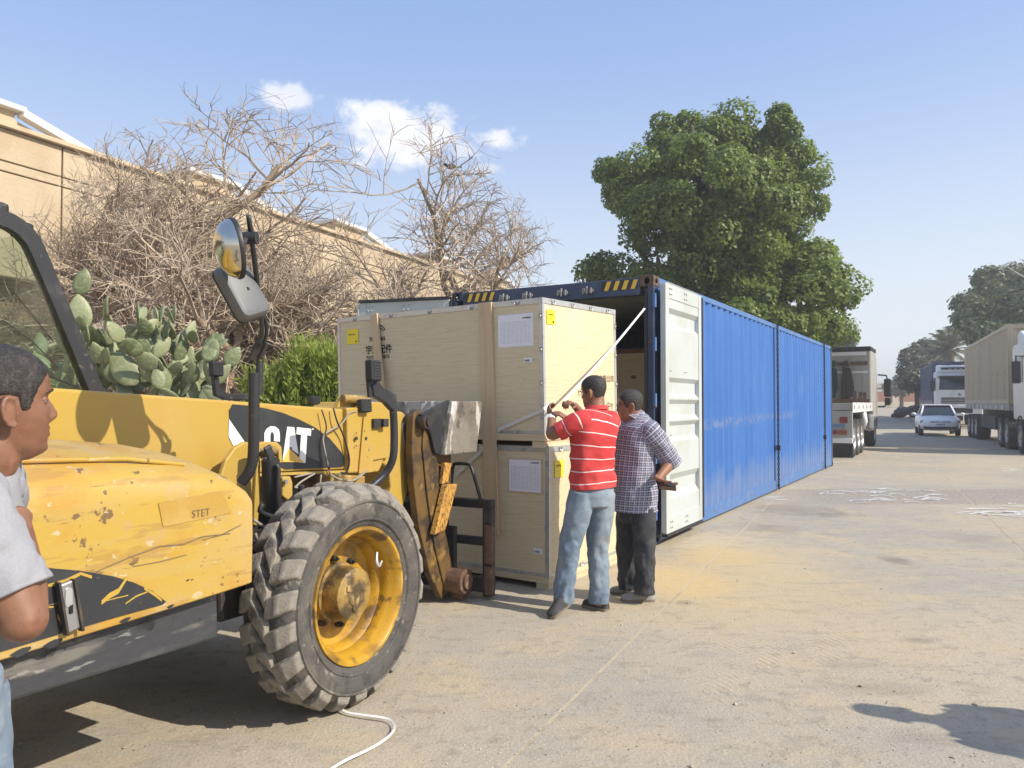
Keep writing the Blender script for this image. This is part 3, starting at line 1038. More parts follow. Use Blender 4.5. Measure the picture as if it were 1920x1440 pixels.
def build_ficus():
    D = 25.0
    k = D / FOC
    spec = [  # px, py, rpx, rpy, depth shift
        (1200, 335, 66, 64, 0), (1300, 262, 80, 58, .5), (1400, 250, 80, 55, .3), (1450, 300, 70, 60, .8), (1505, 350, 52, 62, .5), (1330, 350, 110, 80, -1.6),
        (1250, 420, 70, 70, -1.2), (1420, 390, 75, 75, -1.6), (1192, 452, 40, 24, .8), (1330, 440, 85, 60, -1.4), (1480, 440, 50, 40, 1.0),
        (1235, 495, 42, 34, -.6), (1420, 500, 85, 55, -1.0), (1380, 575, 75, 50, -1.8), (1330, 340, 150, 110, 1.2), (1370, 430, 120, 70, 1.0), (1400, 540, 120, 60, .6), (1500, 500, 62, 48, -.5), (1500, 575, 85, 62, -1.2), (1555, 545, 45, 38, 0), (1540, 615, 45, 35, -.4),
        (1108, 497, 30, 16, .5), (1150, 512, 36, 10, .8), (1290, 545, 50, 36, -1), (1445, 625, 70, 35, -1.4)]
    lobes = [(tuple(at(px, py, D + dd)), rx * k, rx * k * .95, ry * k) for px, py, rx, ry, dd in spec]
    base = at(1345, 700, D)
    base = (base.x, base.y, 0)
    leafy_tree('ficus_tree', 'tall dense green tree rising behind the blue shipping container', 'tree', lobes, base, .42, 'leaf_ficus', 330, 720, .58, .135, .088, seed=5, inner=.62)


build_ficus()


def build_right_trees():
    D = 44.0
    k = D / FOC
    sp = [(1838, 602, 28, 26, 0), (1868, 588, 30, 26, 1), (1905, 568, 36, 26, 1), (1880, 612, 40, 30, -1), (1930, 600, 50, 50, -1), (1842, 632, 30, 22, -1), (1960, 560, 60, 50, 0)]
    lob = [(tuple(at(px, py, D + dd)), rx * k, rx * k, ry * k) for px, py, rx, ry, dd in sp]
    leafy_tree('broadleaf_tree', 'dark green spreading tree above the beige container, right edge', 'tree', lob, (at(1900, 700, D).x, D, rise(D)), .35, 'leaf_far', 230, 190, .75, .26, .17, seed=2)
    D = 50.0
    k = D / FOC
    sp = [(1816, 572, 17, 13, 0), (1812, 590, 13, 12, 0), (1848, 522, 22, 17, 2), (1872, 536, 24, 16, 2), (1893, 520, 26, 15, 2), (1850, 548, 20, 13, 1), (1925, 530, 30, 20, 2)]
    lob = [(tuple(at(px, py, D + dd)), rx * k, rx * k, ry * k) for px, py, rx, ry, dd in sp]
    leafy_tree('broadleaf_tree', 'paler olive tree rising highest behind the dark tree at right', 'tree', lob, (at(1850, 700, D).x, D, rise(D)), .3, 'leaf_far', 130, 150, .62, .26, .17, seed=3)
    D = 62.0
    k = D / FOC
    sp = [(1708, 672, 20, 18, 0), (1730, 660, 26, 20, 1), (1705, 705, 16, 22, 0), (1748, 690, 22, 30, 1), (1718, 715, 18, 16, 0)]
    lob = [(tuple(at(px, py, D + dd)), rx * k, rx * k, ry * k) for px, py, rx, ry, dd in sp]
    leafy_tree('roadside_tree', 'hazy grey green tree left of the palm, above the navy container', 'tree', lob, (at(1720, 740, D).x, D, rise(D)), .25, 'leaf_grey', 110, 120, .6, .28, .18, seed=4)
    D = 95.0
    k = D / FOC
    sp = [(1690, 722, 16, 12, 0), (1675, 728, 10, 8, 0)]
    lob = [(tuple(at(px, py, D + dd)), rx * k, rx * k, ry * k) for px, py, rx, ry, dd in sp]
    leafy_tree('roadside_tree', 'small pale bush-like tree above the far brick wall', 'tree', lob, (at(1690, 740, D).x, D, rise(D)), .2, 'leaf_grey', 50, 90, .8, .4, .28, seed=6)
    D = 60.0
    k = D / FOC
    sp = [(1582, 632, 22, 12, 0), (1570, 642, 20, 14, 1)]
    lob = [(tuple(at(px, py, D + dd)), rx * k, rx * k, ry * k) for px, py, rx, ry, dd in sp]
    leafy_tree('roadside_tree', 'small green treetop over the flatbed truck, beyond the container end', 'tree', lob, (at(1580, 740, D).x, D, rise(D)), .2, 'leaf_far', 50, 120, .6, .26, .18, seed=8)


build_right_trees()


def build_palm():
    D = 53.0
    top = at(1778, 658, D)
    t = thing('palm_tree', 'pale date palm with drooping fronds above the navy container', 'tree', (top.x, D, rise(D)))
    zt = top.z - rise(D)
    m = MB()
    m.tube([V(0, 0, 0), V(.05, 0, zt * .6), V(0, 0, zt)], [.42, .33, .36], 10, sub=5)
    m.build('trunk', 'bark_dry', t, smooth=60)
    rr = random.Random(4)
    for i in range(46):
        az = i * 2.39996
        el = R(80 - 105 * (i / 46) + rr.uniform(-8, 8))
        L = rr.uniform(2.5, 3.3)
        d = V(math.cos(az) * math.cos(el), math.sin(az) * math.cos(el), math.sin(el))
        side = d.cross(V(0, 0, 1))
        side = side.normalized() if side.length > .05 else V(1, 0, 0)
        pts = [V(0, 0, zt) + d * L * s - V(0, 0, 1) * (s ** 2.2) * L * .42 for s in (0, .2, .4, .6, .8, 1)]
        m = MB()
        P, _ = smooth_path(pts, [0.1] * 6, 4)
        for k in range(len(P) - 1):
            s = k / (len(P) - 1)
            if s < .08:
                continue
            ll = .55 * math.sin(math.pi * min(1, s * .85 + .12)) + .08
            T = (P[k + 1] - P[k]).normalized()
            for sg in (-1, 1):
                q = P[k] + (side * sg * .85 + T * .6 - V(0, 0, .28)).normalized() * ll
                m.add([P[k] - T * .03, P[k] + T * .055, q], [(0, 1, 2)])
        m.tube(pts, [.05, .04, .035, .03, .02, .01], 4)
        m.build('frond', 'leaf_palm', t, fix=False)


build_palm()


class Twigs:
    def __init__(self, seed):
        self.r = random.Random(seed)
        self.big, self.small, self.tips = MB(), MB(), []

    def grow(self, p, d, L, rad, lvl, maxl, spread, up, kids):
        r = self.r
        n = 6 if lvl < maxl - 1 else 4
        pts, rs = [p.copy()], [rad]
        dd = d.copy()
        for i in range(n):
            dd = (dd + V(r.gauss(0, 1), r.gauss(0, 1), r.gauss(0, 1)) * (.20 - .015 * lvl) + V(0, 0, up)).normalized()
            p = p + dd * L / n
            pts.append(p.copy())
            rs.append(max(.0020, rad * (1 - .62 * (i + 1) / n)))
        (self.big if lvl <= 1 else self.small).tube(pts, rs, 7 if lvl == 0 else 6 if lvl == 1 else 4 if lvl == 2 else 3, caps=False)
        if lvl >= maxl:
            self.tips.append(p)
            return
        k = kids[lvl]
        for j in range(k):
            s = (.25 + .75 * (j + r.random()) / k) if lvl else (.55 + .45 * (j + 1) / k)
            q = s * n
            i = min(int(q), n - 1)
            pp = pts[i].lerp(pts[i + 1], q - i)
            ax = V(r.gauss(0, 1), r.gauss(0, 1), r.gauss(0, .7)).normalized()
            nd = (dd * (.55 + .12 * lvl) + ax * spread[lvl]).normalized()
            self.grow(pp, nd, L * (r.uniform(.48, .80) if lvl < 2 else r.uniform(.40, .66)), max(.0042, rs[i] * r.uniform(.48, .66)), lvl + 1, maxl, spread, up * .6, kids)


def bare_tree(label, px, depth, h, seed, lean=(0, 0), kids=(7, 7, 6, 5), rad=.16, L0=1.5, rx=2.0, spread=(1.1, .95, .95, 1.0), maxl=4):
    b = at(px, 756, depth)
    t = thing('bare_tree', label, 'tree', (b.x, depth, 0), group='bare trees along the warehouse wall')
    g = Twigs(seed)
    g.grow(V(0, 0, -.05), V(lean[0], lean[1], 1).normalized(), L0, rad, 0, maxl, spread, .10, kids)
    # scale the crown to its height
    zs = float(np.percentile([v[2] for v in g.small.v], 99.6))
    f = h / zs
    for m in (g.big, g.small):
        out = []
        for x, y, z in m.v:
            x, y, z = x * f, y * f, z * f
            q = math.sqrt((x / rx) ** 2 + (y / rx) ** 2 + ((z - h * .54) / (h * .46)) ** 2)
            if q > .9 and z > h * .3:          # shoots beyond the rounded crown bend back in
                k = (.9 + (q - .9) * .42) / q
                x, y, z = x * k, y * k, h * .54 + (z - h * .54) * k
            out.append((x, y, z))
        m.v = out
    t['tips'] = [c for q in g.tips[::7] for c in (q * f)]
    g.big.build('trunk', 'bark_dry', t, smooth=70, fix=False)
    o = g.small.build('twigs', 'twig_dry', t, fix=False)
    o['kind'] = 'stuff'
    return t


def build_bare_trees():
    wide = (1.4, 1.0, .95, .95)
    bare_tree('grey bare tree with thick forked trunk between cactus and green bush', 452, 12.0, 5.1, 21, (-.12, 0), (8, 8, 7, 6), .17, 1.6, 2.7)
    bare_tree('tallest bare tree, crown reaching the small cloud at left', 495, 14.5, 7.3, 33, (-.03, .05), (8, 8, 8, 6), .15, 1.9, 2.9, wide)
    bare_tree('bare tree spreading over the cab and the cactus', 285, 13.5, 6.3, 44, (.05, 0), (8, 8, 7, 6), .15, 1.6, 2.5, wide)
    t = bare_tree('slender upright bare tree left of the blue container, bird in its top', 735, 16.0, 7.6, 57, (.12, 0), (7, 8, 8, 6), .13, 2.0, 3.1, (.9, .8, .85, 1.0))
    bare_tree('low tangled bare tree just above the long plywood crate', 630, 12.5, 4.2, 65, (.05, 0), (8, 8, 7, 6), .12, 1.4, 2.3)
    bare_tree('wide bare tree at the right end of the warehouse wall', 800, 19.5, 5.2, 78, (0, 0), (7, 8, 7, 6), .12, 1.9, 2.4, (.8, .8, .85, 1.0))
    bare_tree('low thin bare tree against the beige wall behind the cab', 130, 15.0, 4.2, 83, (.15, 0), (7, 7, 7, 5), .11, 1.6, 2.6)
    bare_tree('bare tree half hidden behind the tall one, nearer the wall', 380, 16.5, 6.4, 91, (.1, 0), (8, 8, 7, 6), .13, 2.0, 3.2, wide)
    tips = np.array(t['tips']).reshape(-1, 3) + np.array(t.location)
    del t['tips']
    want = np.array(at(822, 322, 16.0))
    k = int(np.argmin(np.abs(tips[:, 0] - want[0]) + np.abs(tips[:, 2] - want[2])))
    return Vector(tips[k])


PERCH = build_bare_trees()
for o in COL.objects:
    if 'tips' in o:
        del o['tips']


def build_bird():
    b = thing('bird', 'small black bird perched in the bare treetop near the big cloud', 'bird', PERCH + V(0, 0, .07))
    m = MB().ball((0, 0, 0), .11, .055, .06, 10, 7)
    m.ball((-.11, 0, .045), .04, .036, .036, 8, 6)
    m.tube([(0, .02, -.04), (0, .02, -.09)], .006, 4)
    m.tube([(0, -.02, -.04), (0, -.02, -.09)], .006, 4)
    m.build('body', 'bird_black', b, smooth=180)
    MB().prism([(0, -.022), (0, .022), (.15, .04), (.15, -.04)], (.08, 0, -.015), (1, 0, 0), (0, 1, 0), (0, 0, .01)).build('tail', 'bird_black', b)
    MB().tube([(-.14, 0, .04), (-.185, 0, .032)], [.012, .003], 5).build('beak', 'bird_black', b)


build_bird()


def pad_mesh():
    m = MB()
    rg = []
    n, k = 14, 9
    for i in range(k + 1):
        s = i / k
        z = s
        w = .5 * (math.sin(math.pi * min(1.0, s ** .8)) ** .62) * .62 if 0 < i < k else .05 if i == 0 else .02
        th = .075 * (math.sin(math.pi * min(max(s, .06), .95)) ** .5)
        rg.append([V(w * math.cos(2 * math.pi * j / n), th * math.sin(2 * math.pi * j / n) + .03 * math.sin(2.2 * s), z) for j in range(n)])
    m.rings(rg, True)
    me = m.mesh('pad')
    return me


def build_cactus():
    D = 8.6
    b = at(300, 756, D)
    t = thing('prickly_pear_cactus', 'large grey green prickly pear cactus between cab and bare trees', 'cactus', (b.x, D, 0))
    me = pad_mesh()
    proto = link_mesh('pad', me, 'cactus_pad', t, smooth=180)
    r = random.Random(19)
    first = [True]

    def put(p, d, size, roll, wide=1.0):
        o = proto if first[0] else proto.copy()
        if not first[0]:
            COL.objects.link(o)
            o.parent = t
        first[0] = False
        z = d.normalized()
        x = z.cross(V(0, 1, 0))
        x = x.normalized() if x.length > 1e-3 else V(1, 0, 0)
        y = z.cross(x)
        x2 = x * math.cos(roll) + y * math.sin(roll)
        y2 = z.cross(x2)
        M = Matrix((x2, y2, z)).transposed().to_4x4()
        M.translation = p
        o.matrix_local = M @ Matrix.Diagonal((size * wide, size, size, 1))
        return p + z * size * .97, z

    def grow(p, d, lvl, size):
        e, z = put(p, d, size, r.uniform(-1.1, 1.1), r.uniform(.8, 1.15))
        if lvl <= 0 or e.z > 2.58:
            return
        for _ in range(r.choice((1, 2, 2, 3)) if lvl > 1 else r.choice((0, 1, 2))):
            nd = (z * .8 + V(r.gauss(0, .55), r.gauss(0, .6), r.gauss(.40, .4))).normalized()
            if nd.z < -.35:
                nd.z *= -.5
            grow(e - z * size * .08 + V(r.uniform(-.08, .08), r.uniform(-.06, .06), 0), nd, lvl - 1, size * r.uniform(.78, 1.0))
    for x, z in ((-.78, 1.25), (-.5, 1.45), (-.25, 1.5), (.05, 1.45), (.3, 1.4), (.55, 1.3), (.8, 1.2), (-.62, 1.2), (-.1, 1.2), (.42, 1.15), (-.35, 1.3), (.18, 1.25), (-.72, 1.5), (.65, 1.4), (.72, 1.25), (-.9, 1.3), (-.4, 1.6), (.12, 1.6), (-.3, 1.7), (.02, 1.75), (-.55, 1.65), (.22, 1.6)):
        grow(V(x + r.uniform(-.06, .06), r.uniform(-.35, .35), z), V(r.gauss(x * .2, .25), r.gauss(0, .35), 1), 3 if x < .25 else 2, r.uniform(.29, .37))
    # long arm bent to the left
    p = V(-.12, -.3, 1.72)
    for sz, d in ((.45, V(-.6, 0, .75)), (.42, V(-.75, 0, .55)), (.4, V(-.1, 0, 1)), (.3, V(.3, 0, 1))):
        p, z = put(p, d, sz, .3)
    m = MB()
    for x in (-.55, -.1, .3, .65):
        m.tube([V(x * .8, 0, 0), V(x, .03, .7), V(x * 1.02, 0, 1.4)], [.12, .10, .09], 9, sub=3)
    m.build('stem', 'bark_dry', t, smooth=60)


build_cactus()


def build_bush():
    D = 9.7
    b = at(565, 756, D)
    t = thing('green_bush', 'bright green willowy bush beside the left end of the long crate', 'bush', (b.x, D, 0))
    n = 5200
    Ps = []
    r = random.Random(3)
    m = MB()
    for i in range(240):
        x = r.uniform(-.62, .75)
        y = r.uniform(-.5, .5)
        top = 2.22 - .55 * max(0, (-x + .15)) ** 1.2 + r.uniform(-.45, .16) + .10 * math.sin(7 * x + 1)
        a = V(x * .5, y * .5, 0)
        e = V(x, y, top)
        mid = a.lerp(e, .5) + V(r.uniform(-.1, .1), r.uniform(-.1, .1), 0)
        m.tube([a, mid, e], [.010, .007, .003], 3, caps=False)
        for k in range(120):
            s = r.uniform(.25, 1.0)
            p = a.lerp(mid, s * 2) if s < .5 else mid.lerp(e, s * 2 - 1)
            Ps.append((p.x + r.gauss(0, .03), p.y + r.gauss(0, .03), p.z))
    m.build('stem', 'leaf_bush', t, fix=False)
    P = np.array(Ps)
    n = len(P)
    A = rng.normal(scale=.55, size=(n, 3)) + np.array([0, 0, .9])
    A /= np.linalg.norm(A, axis=1, keepdims=True)
    B = np.cross(A, rand_unit(n))
    B /= np.linalg.norm(B, axis=1, keepdims=True) + 1e-9
    l = rng.uniform(.07, .13, (n, 1))
    w = l * .14
    Q = np.stack([P, P + A * l * .5 + B * w, P + A * l, P + A * l * .5 - B * w], 1)
    quads_object('foliage', Q, 4, 'leaf_bush', t, 'stuff')


build_bush()


# ------------------------------------------------------------------ blue shipping container
CYAW = R(30.94)
CW, CLEN, CHT = 2.65, 12.19, 2.9


def corrugate(L, depth, pitch=.278):
    """trapezoid wave along a length: list of (distance, offset)"""
    out = []
    s = 0.0
    while s < L:
        for ds, o in ((0, 0), (.075, 0), (.139, depth), (.214, depth)):
            if s + ds < L:
                out.append((s + ds, o))
        s += pitch
    out.append((L, 0))
    return out


def strip(mb, prof, fn, th):
    """profile swept between two edges; fn(distance, offset, end) gives a point, th the thickness offset"""
    n = len(prof)
    vs = []
    for e in (0, 1):
        for d, o in prof:
            vs.append(fn(d, o, e))
    for e in (0, 1):
        for d, o in prof:
            vs.append(fn(d, o + th, e))
    fs = []
    for i in range(n - 1):
        fs.append((i, i + 1, n + i + 1, n + i))
        fs.append((2 * n + i + 1, 2 * n + i, 3 * n + i, 3 * n + i + 1))
        fs.append((i + 1, i, 2 * n + i, 2 * n + i + 1))
        fs.append((n + i, n + i + 1, 3 * n + i + 1, 3 * n + i))
    fs.append((0, n, 3 * n, 2 * n))
    fs.append((n - 1, 3 * n - 1, 4 * n - 1, 2 * n - 1)[::-1])
    mb.add(vs, fs)


def casting(parent, c, m, sx, sy):
    """corner casting 0.178 x 0.162 x 0.118 with an oval hole on the two outer faces; c is the outer corner bottom"""
    x0, y0, z0 = c
    a, b, h = .178, .162, .118
    mb = MB()

    def holed(org, ex, ey, ez, w, hh, rx, ry, th):
        n = 24
        outer, inner = [], []
        for k in range(n):
            an = 2 * math.pi * k / n + math.pi / n
            ca, sa = math.cos(an), math.sin(an)
            q = max(abs(ca) / (w / 2), abs(sa) / (hh / 2))
            outer.append((ca / q, sa / q))
            inner.append((ca * rx, sa * ry))
        R0 = [org + ex * x + ey * y for x, y in outer]
        R1 = [org + ex * x + ey * y for x, y in inner]
        R2 = [p + ez * th for p in R1]
        R3 = [p + ez * th for p in R0]
        mb.rings([R3, R0, R1, R2, R3], False)
    X, Y, Z = V(1, 0, 0), V(0, 1, 0), V(0, 0, 1)
    cx, cy, cz = x0 + sx * a / 2, y0 + sy * b / 2, z0 + h / 2
    holed(V(x0, cy, cz), Y, Z, X * sx, b, h, .032, .038, .028)
    holed(V(cx, y0, cz), X, Z, Y * sy, a, h, .04, .03, .028)
    mb.box(min(x0, x0 + sx * a), min(y0, y0 + sy * b), z0 + h - .02, max(x0, x0 + sx * a), max(y0, y0 + sy * b), z0 + h)
    mb.box(min(x0, x0 + sx * a), min(y0, y0 + sy * b), z0, max(x0, x0 + sx * a), max(y0, y0 + sy * b), z0 + .02)
    o = mb.build('corner_casting', m, parent, bevel=.006)
    mb = MB()
    ix0, ix1 = sorted((x0 + sx * .06, x0 + sx * a))
    iy0, iy1 = sorted((y0 + sy * .06, y0 + sy * b))
    mb.box(ix0, iy0, z0 + .02, ix1, iy1, z0 + h - .02).build('casting_core', 'hole_dark', o)
    return o


def door_leaf(parent, name, m_in, W, H_, M, corr_out=1):
    """a door: frame, horizontally ribbed panel, gasket, bolts, rods; X along its width from the hinge, Y out of its inner face, Z up"""
    d = bpy.data.objects.new('door_hinge', None)
    d = MB().box(0, -.05, 0, .10, 0, H_).build(name, m_in, parent, bevel=.008)
    d.matrix_local = M
    MB().box(W - .10, -.05, 0, W, 0.0, H_).build('door_stile', m_in, d, bevel=.008)
    MB().box(.10, -.05, H_ - .16, W - .10, -.004, H_).build('door_rail', m_in, d, bevel=.006)
    MB().box(.10, -.05, 0, W - .10, -.004, .18).build('door_rail', m_in, d, bevel=.006)
    # ribs: broad flat fields with recesses that slope back
    zs = [.18]
    prof = [(.18, 0.0)]
    for z in (.26, .98, 1.22, 1.46, 2.22, 2.50):
        prof += [(z, 0.0), (z + .05, -.042), (z + .17, -.042), (z + .22, 0.0)] if z not in (.26,) else [(z + .10, 0.0), (z + .17, -.042), (z + .30, -.042), (z + .37, 0.0)]
    prof.append((H_ - .16, 0.0))
    prof = [(z - .18, o) for z, o in sorted(prof)]
    mb = MB()
    strip(mb, prof, lambda s, o, e: V(.10 + (W - .20) * e, -.012 + o, .18 + s), -.004)
    mb.build('door_panel', m_in, d, smooth=25)
    # gasket along the hinge side and free side
    MB().box(-.035, -.06, .02, -.002, .012, H_ - .02).build('gasket', 'gasket', d, bevel=.006)
    MB().box(W + .002, -.055, .02, W + .03, .008, H_ - .02).build('gasket', m_in, d, bevel=.006)
    MB().box(0, -.055, -.03, W, .004, -.002).build('gasket', 'gasket', d)
    bm = MB()
    b0 = None
    for z in (.06, .12, H_ - .05, H_ - .11, .75, .85, .95, 1.05, H_ * .65, H_ * .65 + .001):
        for x in (W * .45, W * .50, W * .86, W * .90):
            if z in (.75, .85, .95, 1.05) and x < W * .8:
                continue
            if b0 is None:
                b0 = MB().ball((0, 0, 0), .011, .011, .011, 8, 6).build('bolt', 'galvanised', d, smooth=180)
                b0.location = (x, .002, z)
            else:
                copy_part(b0, d, (x, .002 if (z < .2 or z > H_ - .2) else -.010, z))
    # locking rods on the outer face
    for x in (W * .38, W * .72):
        MB().cyl((x, -.085, -.06), (x, -.085, H_ + .04), .017, n=10).build('locking_rod', 'galvanised', d, smooth=60)
    return d


def build_container():
    c = thing('shipping_container', 'long blue shipping container with its doors swung open', 'container', (1.522, 8.215, 0), CYAW)
    z0, z1 = .0, CHT
    # X goes away along the side, Y to the left across the doors
    # castings
    for x, sx in ((0, 1), (CLEN, -1)):
        for y, sy in ((0, 1), (CW, -1)):
            for z in (0.0, CHT - .118):
                rust = (x == 0 and y == 0 and z > 1)
                casting(c, (x, y, z), 'casting_rust' if rust else 'casting_navy', sx, sy)
    # posts
    for x0, x1 in ((.004, .15), (CLEN - .15, CLEN - .004)):
        for y0, y1 in ((.004, .075), (CW - .075, CW - .004)):
            MB().box(x0, y0, .118, x1, y1, CHT - .118).build('corner_post', 'container_navy', c, bevel=.006)
    # header and sill
    MB().box(.012, .162, CHT - .20, .14, CW - .162, CHT - .012).build('header', 'container_navy', c, bevel=.006)
    MB().box(.012, .162, .01, .14, CW - .162, .16).build('sill', 'container_navy', c, bevel=.006)
    MB().box(CLEN - .14, .162, CHT - .11, CLEN - .012, CW - .162, CHT - .012).build('header', 'container_navy', c)
    # side rails
    for y0, y1 in ((.006, .07), (CW - .07, CW - .006)):
        MB().box(.178, y0, CHT - .075, CLEN - .178, y1, CHT - .008).build('top_rail', 'rail_blue', c, bevel=.004)
        MB().box(.178, y0, .03, CLEN - .178, y1, .185).build('bottom_rail', 'rail_blue', c, bevel=.004)
    # corrugated sides, roof, front wall
    prof = corrugate(CLEN - .30, .036)
    mb = MB()
    strip(mb, prof, lambda s, o, e: V(.15 + s, .012 + o, .185 + (CHT - .075 - .185) * e), .003)
    mb.build('side_panel', 'container_blue', c)
    mb = MB()
    strip(mb, prof, lambda s, o, e: V(.15 + s, CW - .012 - o, .185 + (CHT - .075 - .185) * e), -.003)
    mb.build('side_panel', 'interior_grey', c)
    mb = MB()
    strip(mb, corrugate(CLEN - .30, .03, .209 * 1.33), lambda s, o, e: V(.15 + s, .06 + (CW - .12) * e, CHT - .02 - o), -.003)
    mb.build('roof', 'interior_grey', c)
    mb = MB()
    strip(mb, corrugate(CW - .2, .045, .26), lambda s, o, e: V(CLEN - .05 - o, .1 + s, .16 + (CHT - .30) * e), -.003)
    mb.build('front_wall', 'interior_grey', c)
    MB().box(.14, .08, .12, CLEN - .1, CW - .08, .165).build('floor', 'brown_block', c)
    # inner lining so that the inside is grey, not blue
    mb = MB()
    strip(mb, prof, lambda s, o, e: V(.15 + s, .018 + o, .185 + (CHT - .26) * e), .004)
    mb.build('side_lining', 'interior_grey', c)
    # hazard stripes: black patch with slanting yellow bars on the header near both castings
    for ya, yb in ((.19, .62), (CW - .62, CW - .19)):
        p = MB().box(.009, ya, CHT - .135, .0115, yb, CHT - .03).build('hazard_patch', 'hazard_black', c)
        for k in range(4):
            y = yb - .035 - k * .105
            m = MB().prism([(y, CHT - .132), (y - .05, CHT - .132), (y - .088, CHT - .033), (y - .038, CHT - .033)], (.0085, 0, 0), (0, 1, 0), (0, 0, 1), (-.002, 0, 0))
            m.build('hazard_stripe', 'hazard_yellow', p)
    # keepers on the header and sill
    for y in (.78, 1.10, 1.56, 1.88):
        k = MB().box(-.012, y - .07, CHT - .135, .012, y + .07, CHT - .10)
        k.box(-.035, y - .055, CHT - .15, .0, y - .035, CHT - .085)
        k.box(-.035, y + .035, CHT - .15, .0, y + .055, CHT - .085)
        k.cyl((-.03, y, CHT - .16), (-.03, y, CHT - .07), .014, n=8)
        k.build('rod_keeper', 'keeper_steel', c, bevel=.003)
    # hinges on the near right post
    for z in (.35, .95, 1.55, 2.15, 2.62):
        h = MB().box(-.03, -.012, z - .06, .06, .004, z + .06)
        h.cyl((-.02, -.02, z - .075), (-.02, -.02, z + .075), .016, n=8)
        h.build('hinge', 'rail_blue', c, bevel=.003)
    # rubber seal and outer lip of the post
    MB().box(-.004, .076, .17, .05, .11, CHT - .2).build('seal', 'gasket', c)
    # right door folded back along the side: inner face outwards
    dw, dh = 1.26, CHT - .20
    M = Matrix(((1, 0, 0, .07), (0, -1, 0, -.10), (0, 0, 1, .12), (0, 0, 0, 1)))
    # local Y (inner face) must look to -Y of the container: rotate by 180 deg about Z would reverse X, so build mirrored width
    M = Matrix.Translation((.07 + dw, -.11, .12)) @ Matrix.Rotation(math.pi, 4, 'Z')
    d = door_leaf(c, 'right_door', 'cream_paint', dw, dh, M)
    # left door opened about 130 degrees, seen behind the crates
    ang = R(90 + 48)
    M = Matrix.Translation((-.03, CW + .02, .12)) @ Matrix.Rotation(R(103), 4, 'Z')
    d2 = door_leaf(c, 'left_door', 'cream_paint', dw, dh, M)
    MB().box(0, -.06, dh + .002, dw, .02, dh + .035).build('gasket', 'gasket', d2)
    return c


CONT = build_container()


def build_chains():
    f = V(math.sin(CYAW), math.cos(CYAW), 0)
    l = V(-math.cos(CYAW), math.sin(CYAW), 0)
    org = V(1.522, 8.215, 0)
    for lab, s, zl in (('black chain hanging down the middle of the container side', 5.95, .13), ('black chain hanging near the far end of the container side', 10.85, .12)):
        b = org + f * s - l * .03
        t = MB()
        z = CHT + .01
        k = 0
        while z > zl:
            axis = (f + l * .6).normalized() if k % 2 == 0 else (f - l * .6).normalized()
            pts = []
            for q in range(9):
                a = 2 * math.pi * q / 8
                pts.append(axis * .021 * math.cos(a) + V(0, 0, .032 * math.sin(a)))
            t.tube([V(0, 0, z - .04) + p for p in pts], .0085, 5, caps=False)
            z -= .047
            k += 1
        t.obox(V(0, 0, .75), f * .03, l * .03, V(0, 0, .045))
        # over the roof edge and hook at the bottom
        t.tube([V(0, 0, zl), V(0, 0, zl - .05), V(0, 0, zl - .09) + f * .03, V(0, 0, zl - .06) + f * .05], .014, 6)
        o = t.build('chain', 'chain_steel', None, smooth=60, fix=False)
        o.location = b
        tag(o, lab, 'chain', 'chains on the container side')


build_chains()


# ------------------------------------------------------------------ plywood crates
def sheet(parent, name, m, y0, y1, z0, z1, x=-.004, face='front'):
    if face == 'front':
        return MB().box(x - .002, y0, z0, x, y1, z1).build(name, m, parent)
    return MB().box(y0, x - .002, z0, y1, x, z1).build(name, m, parent)


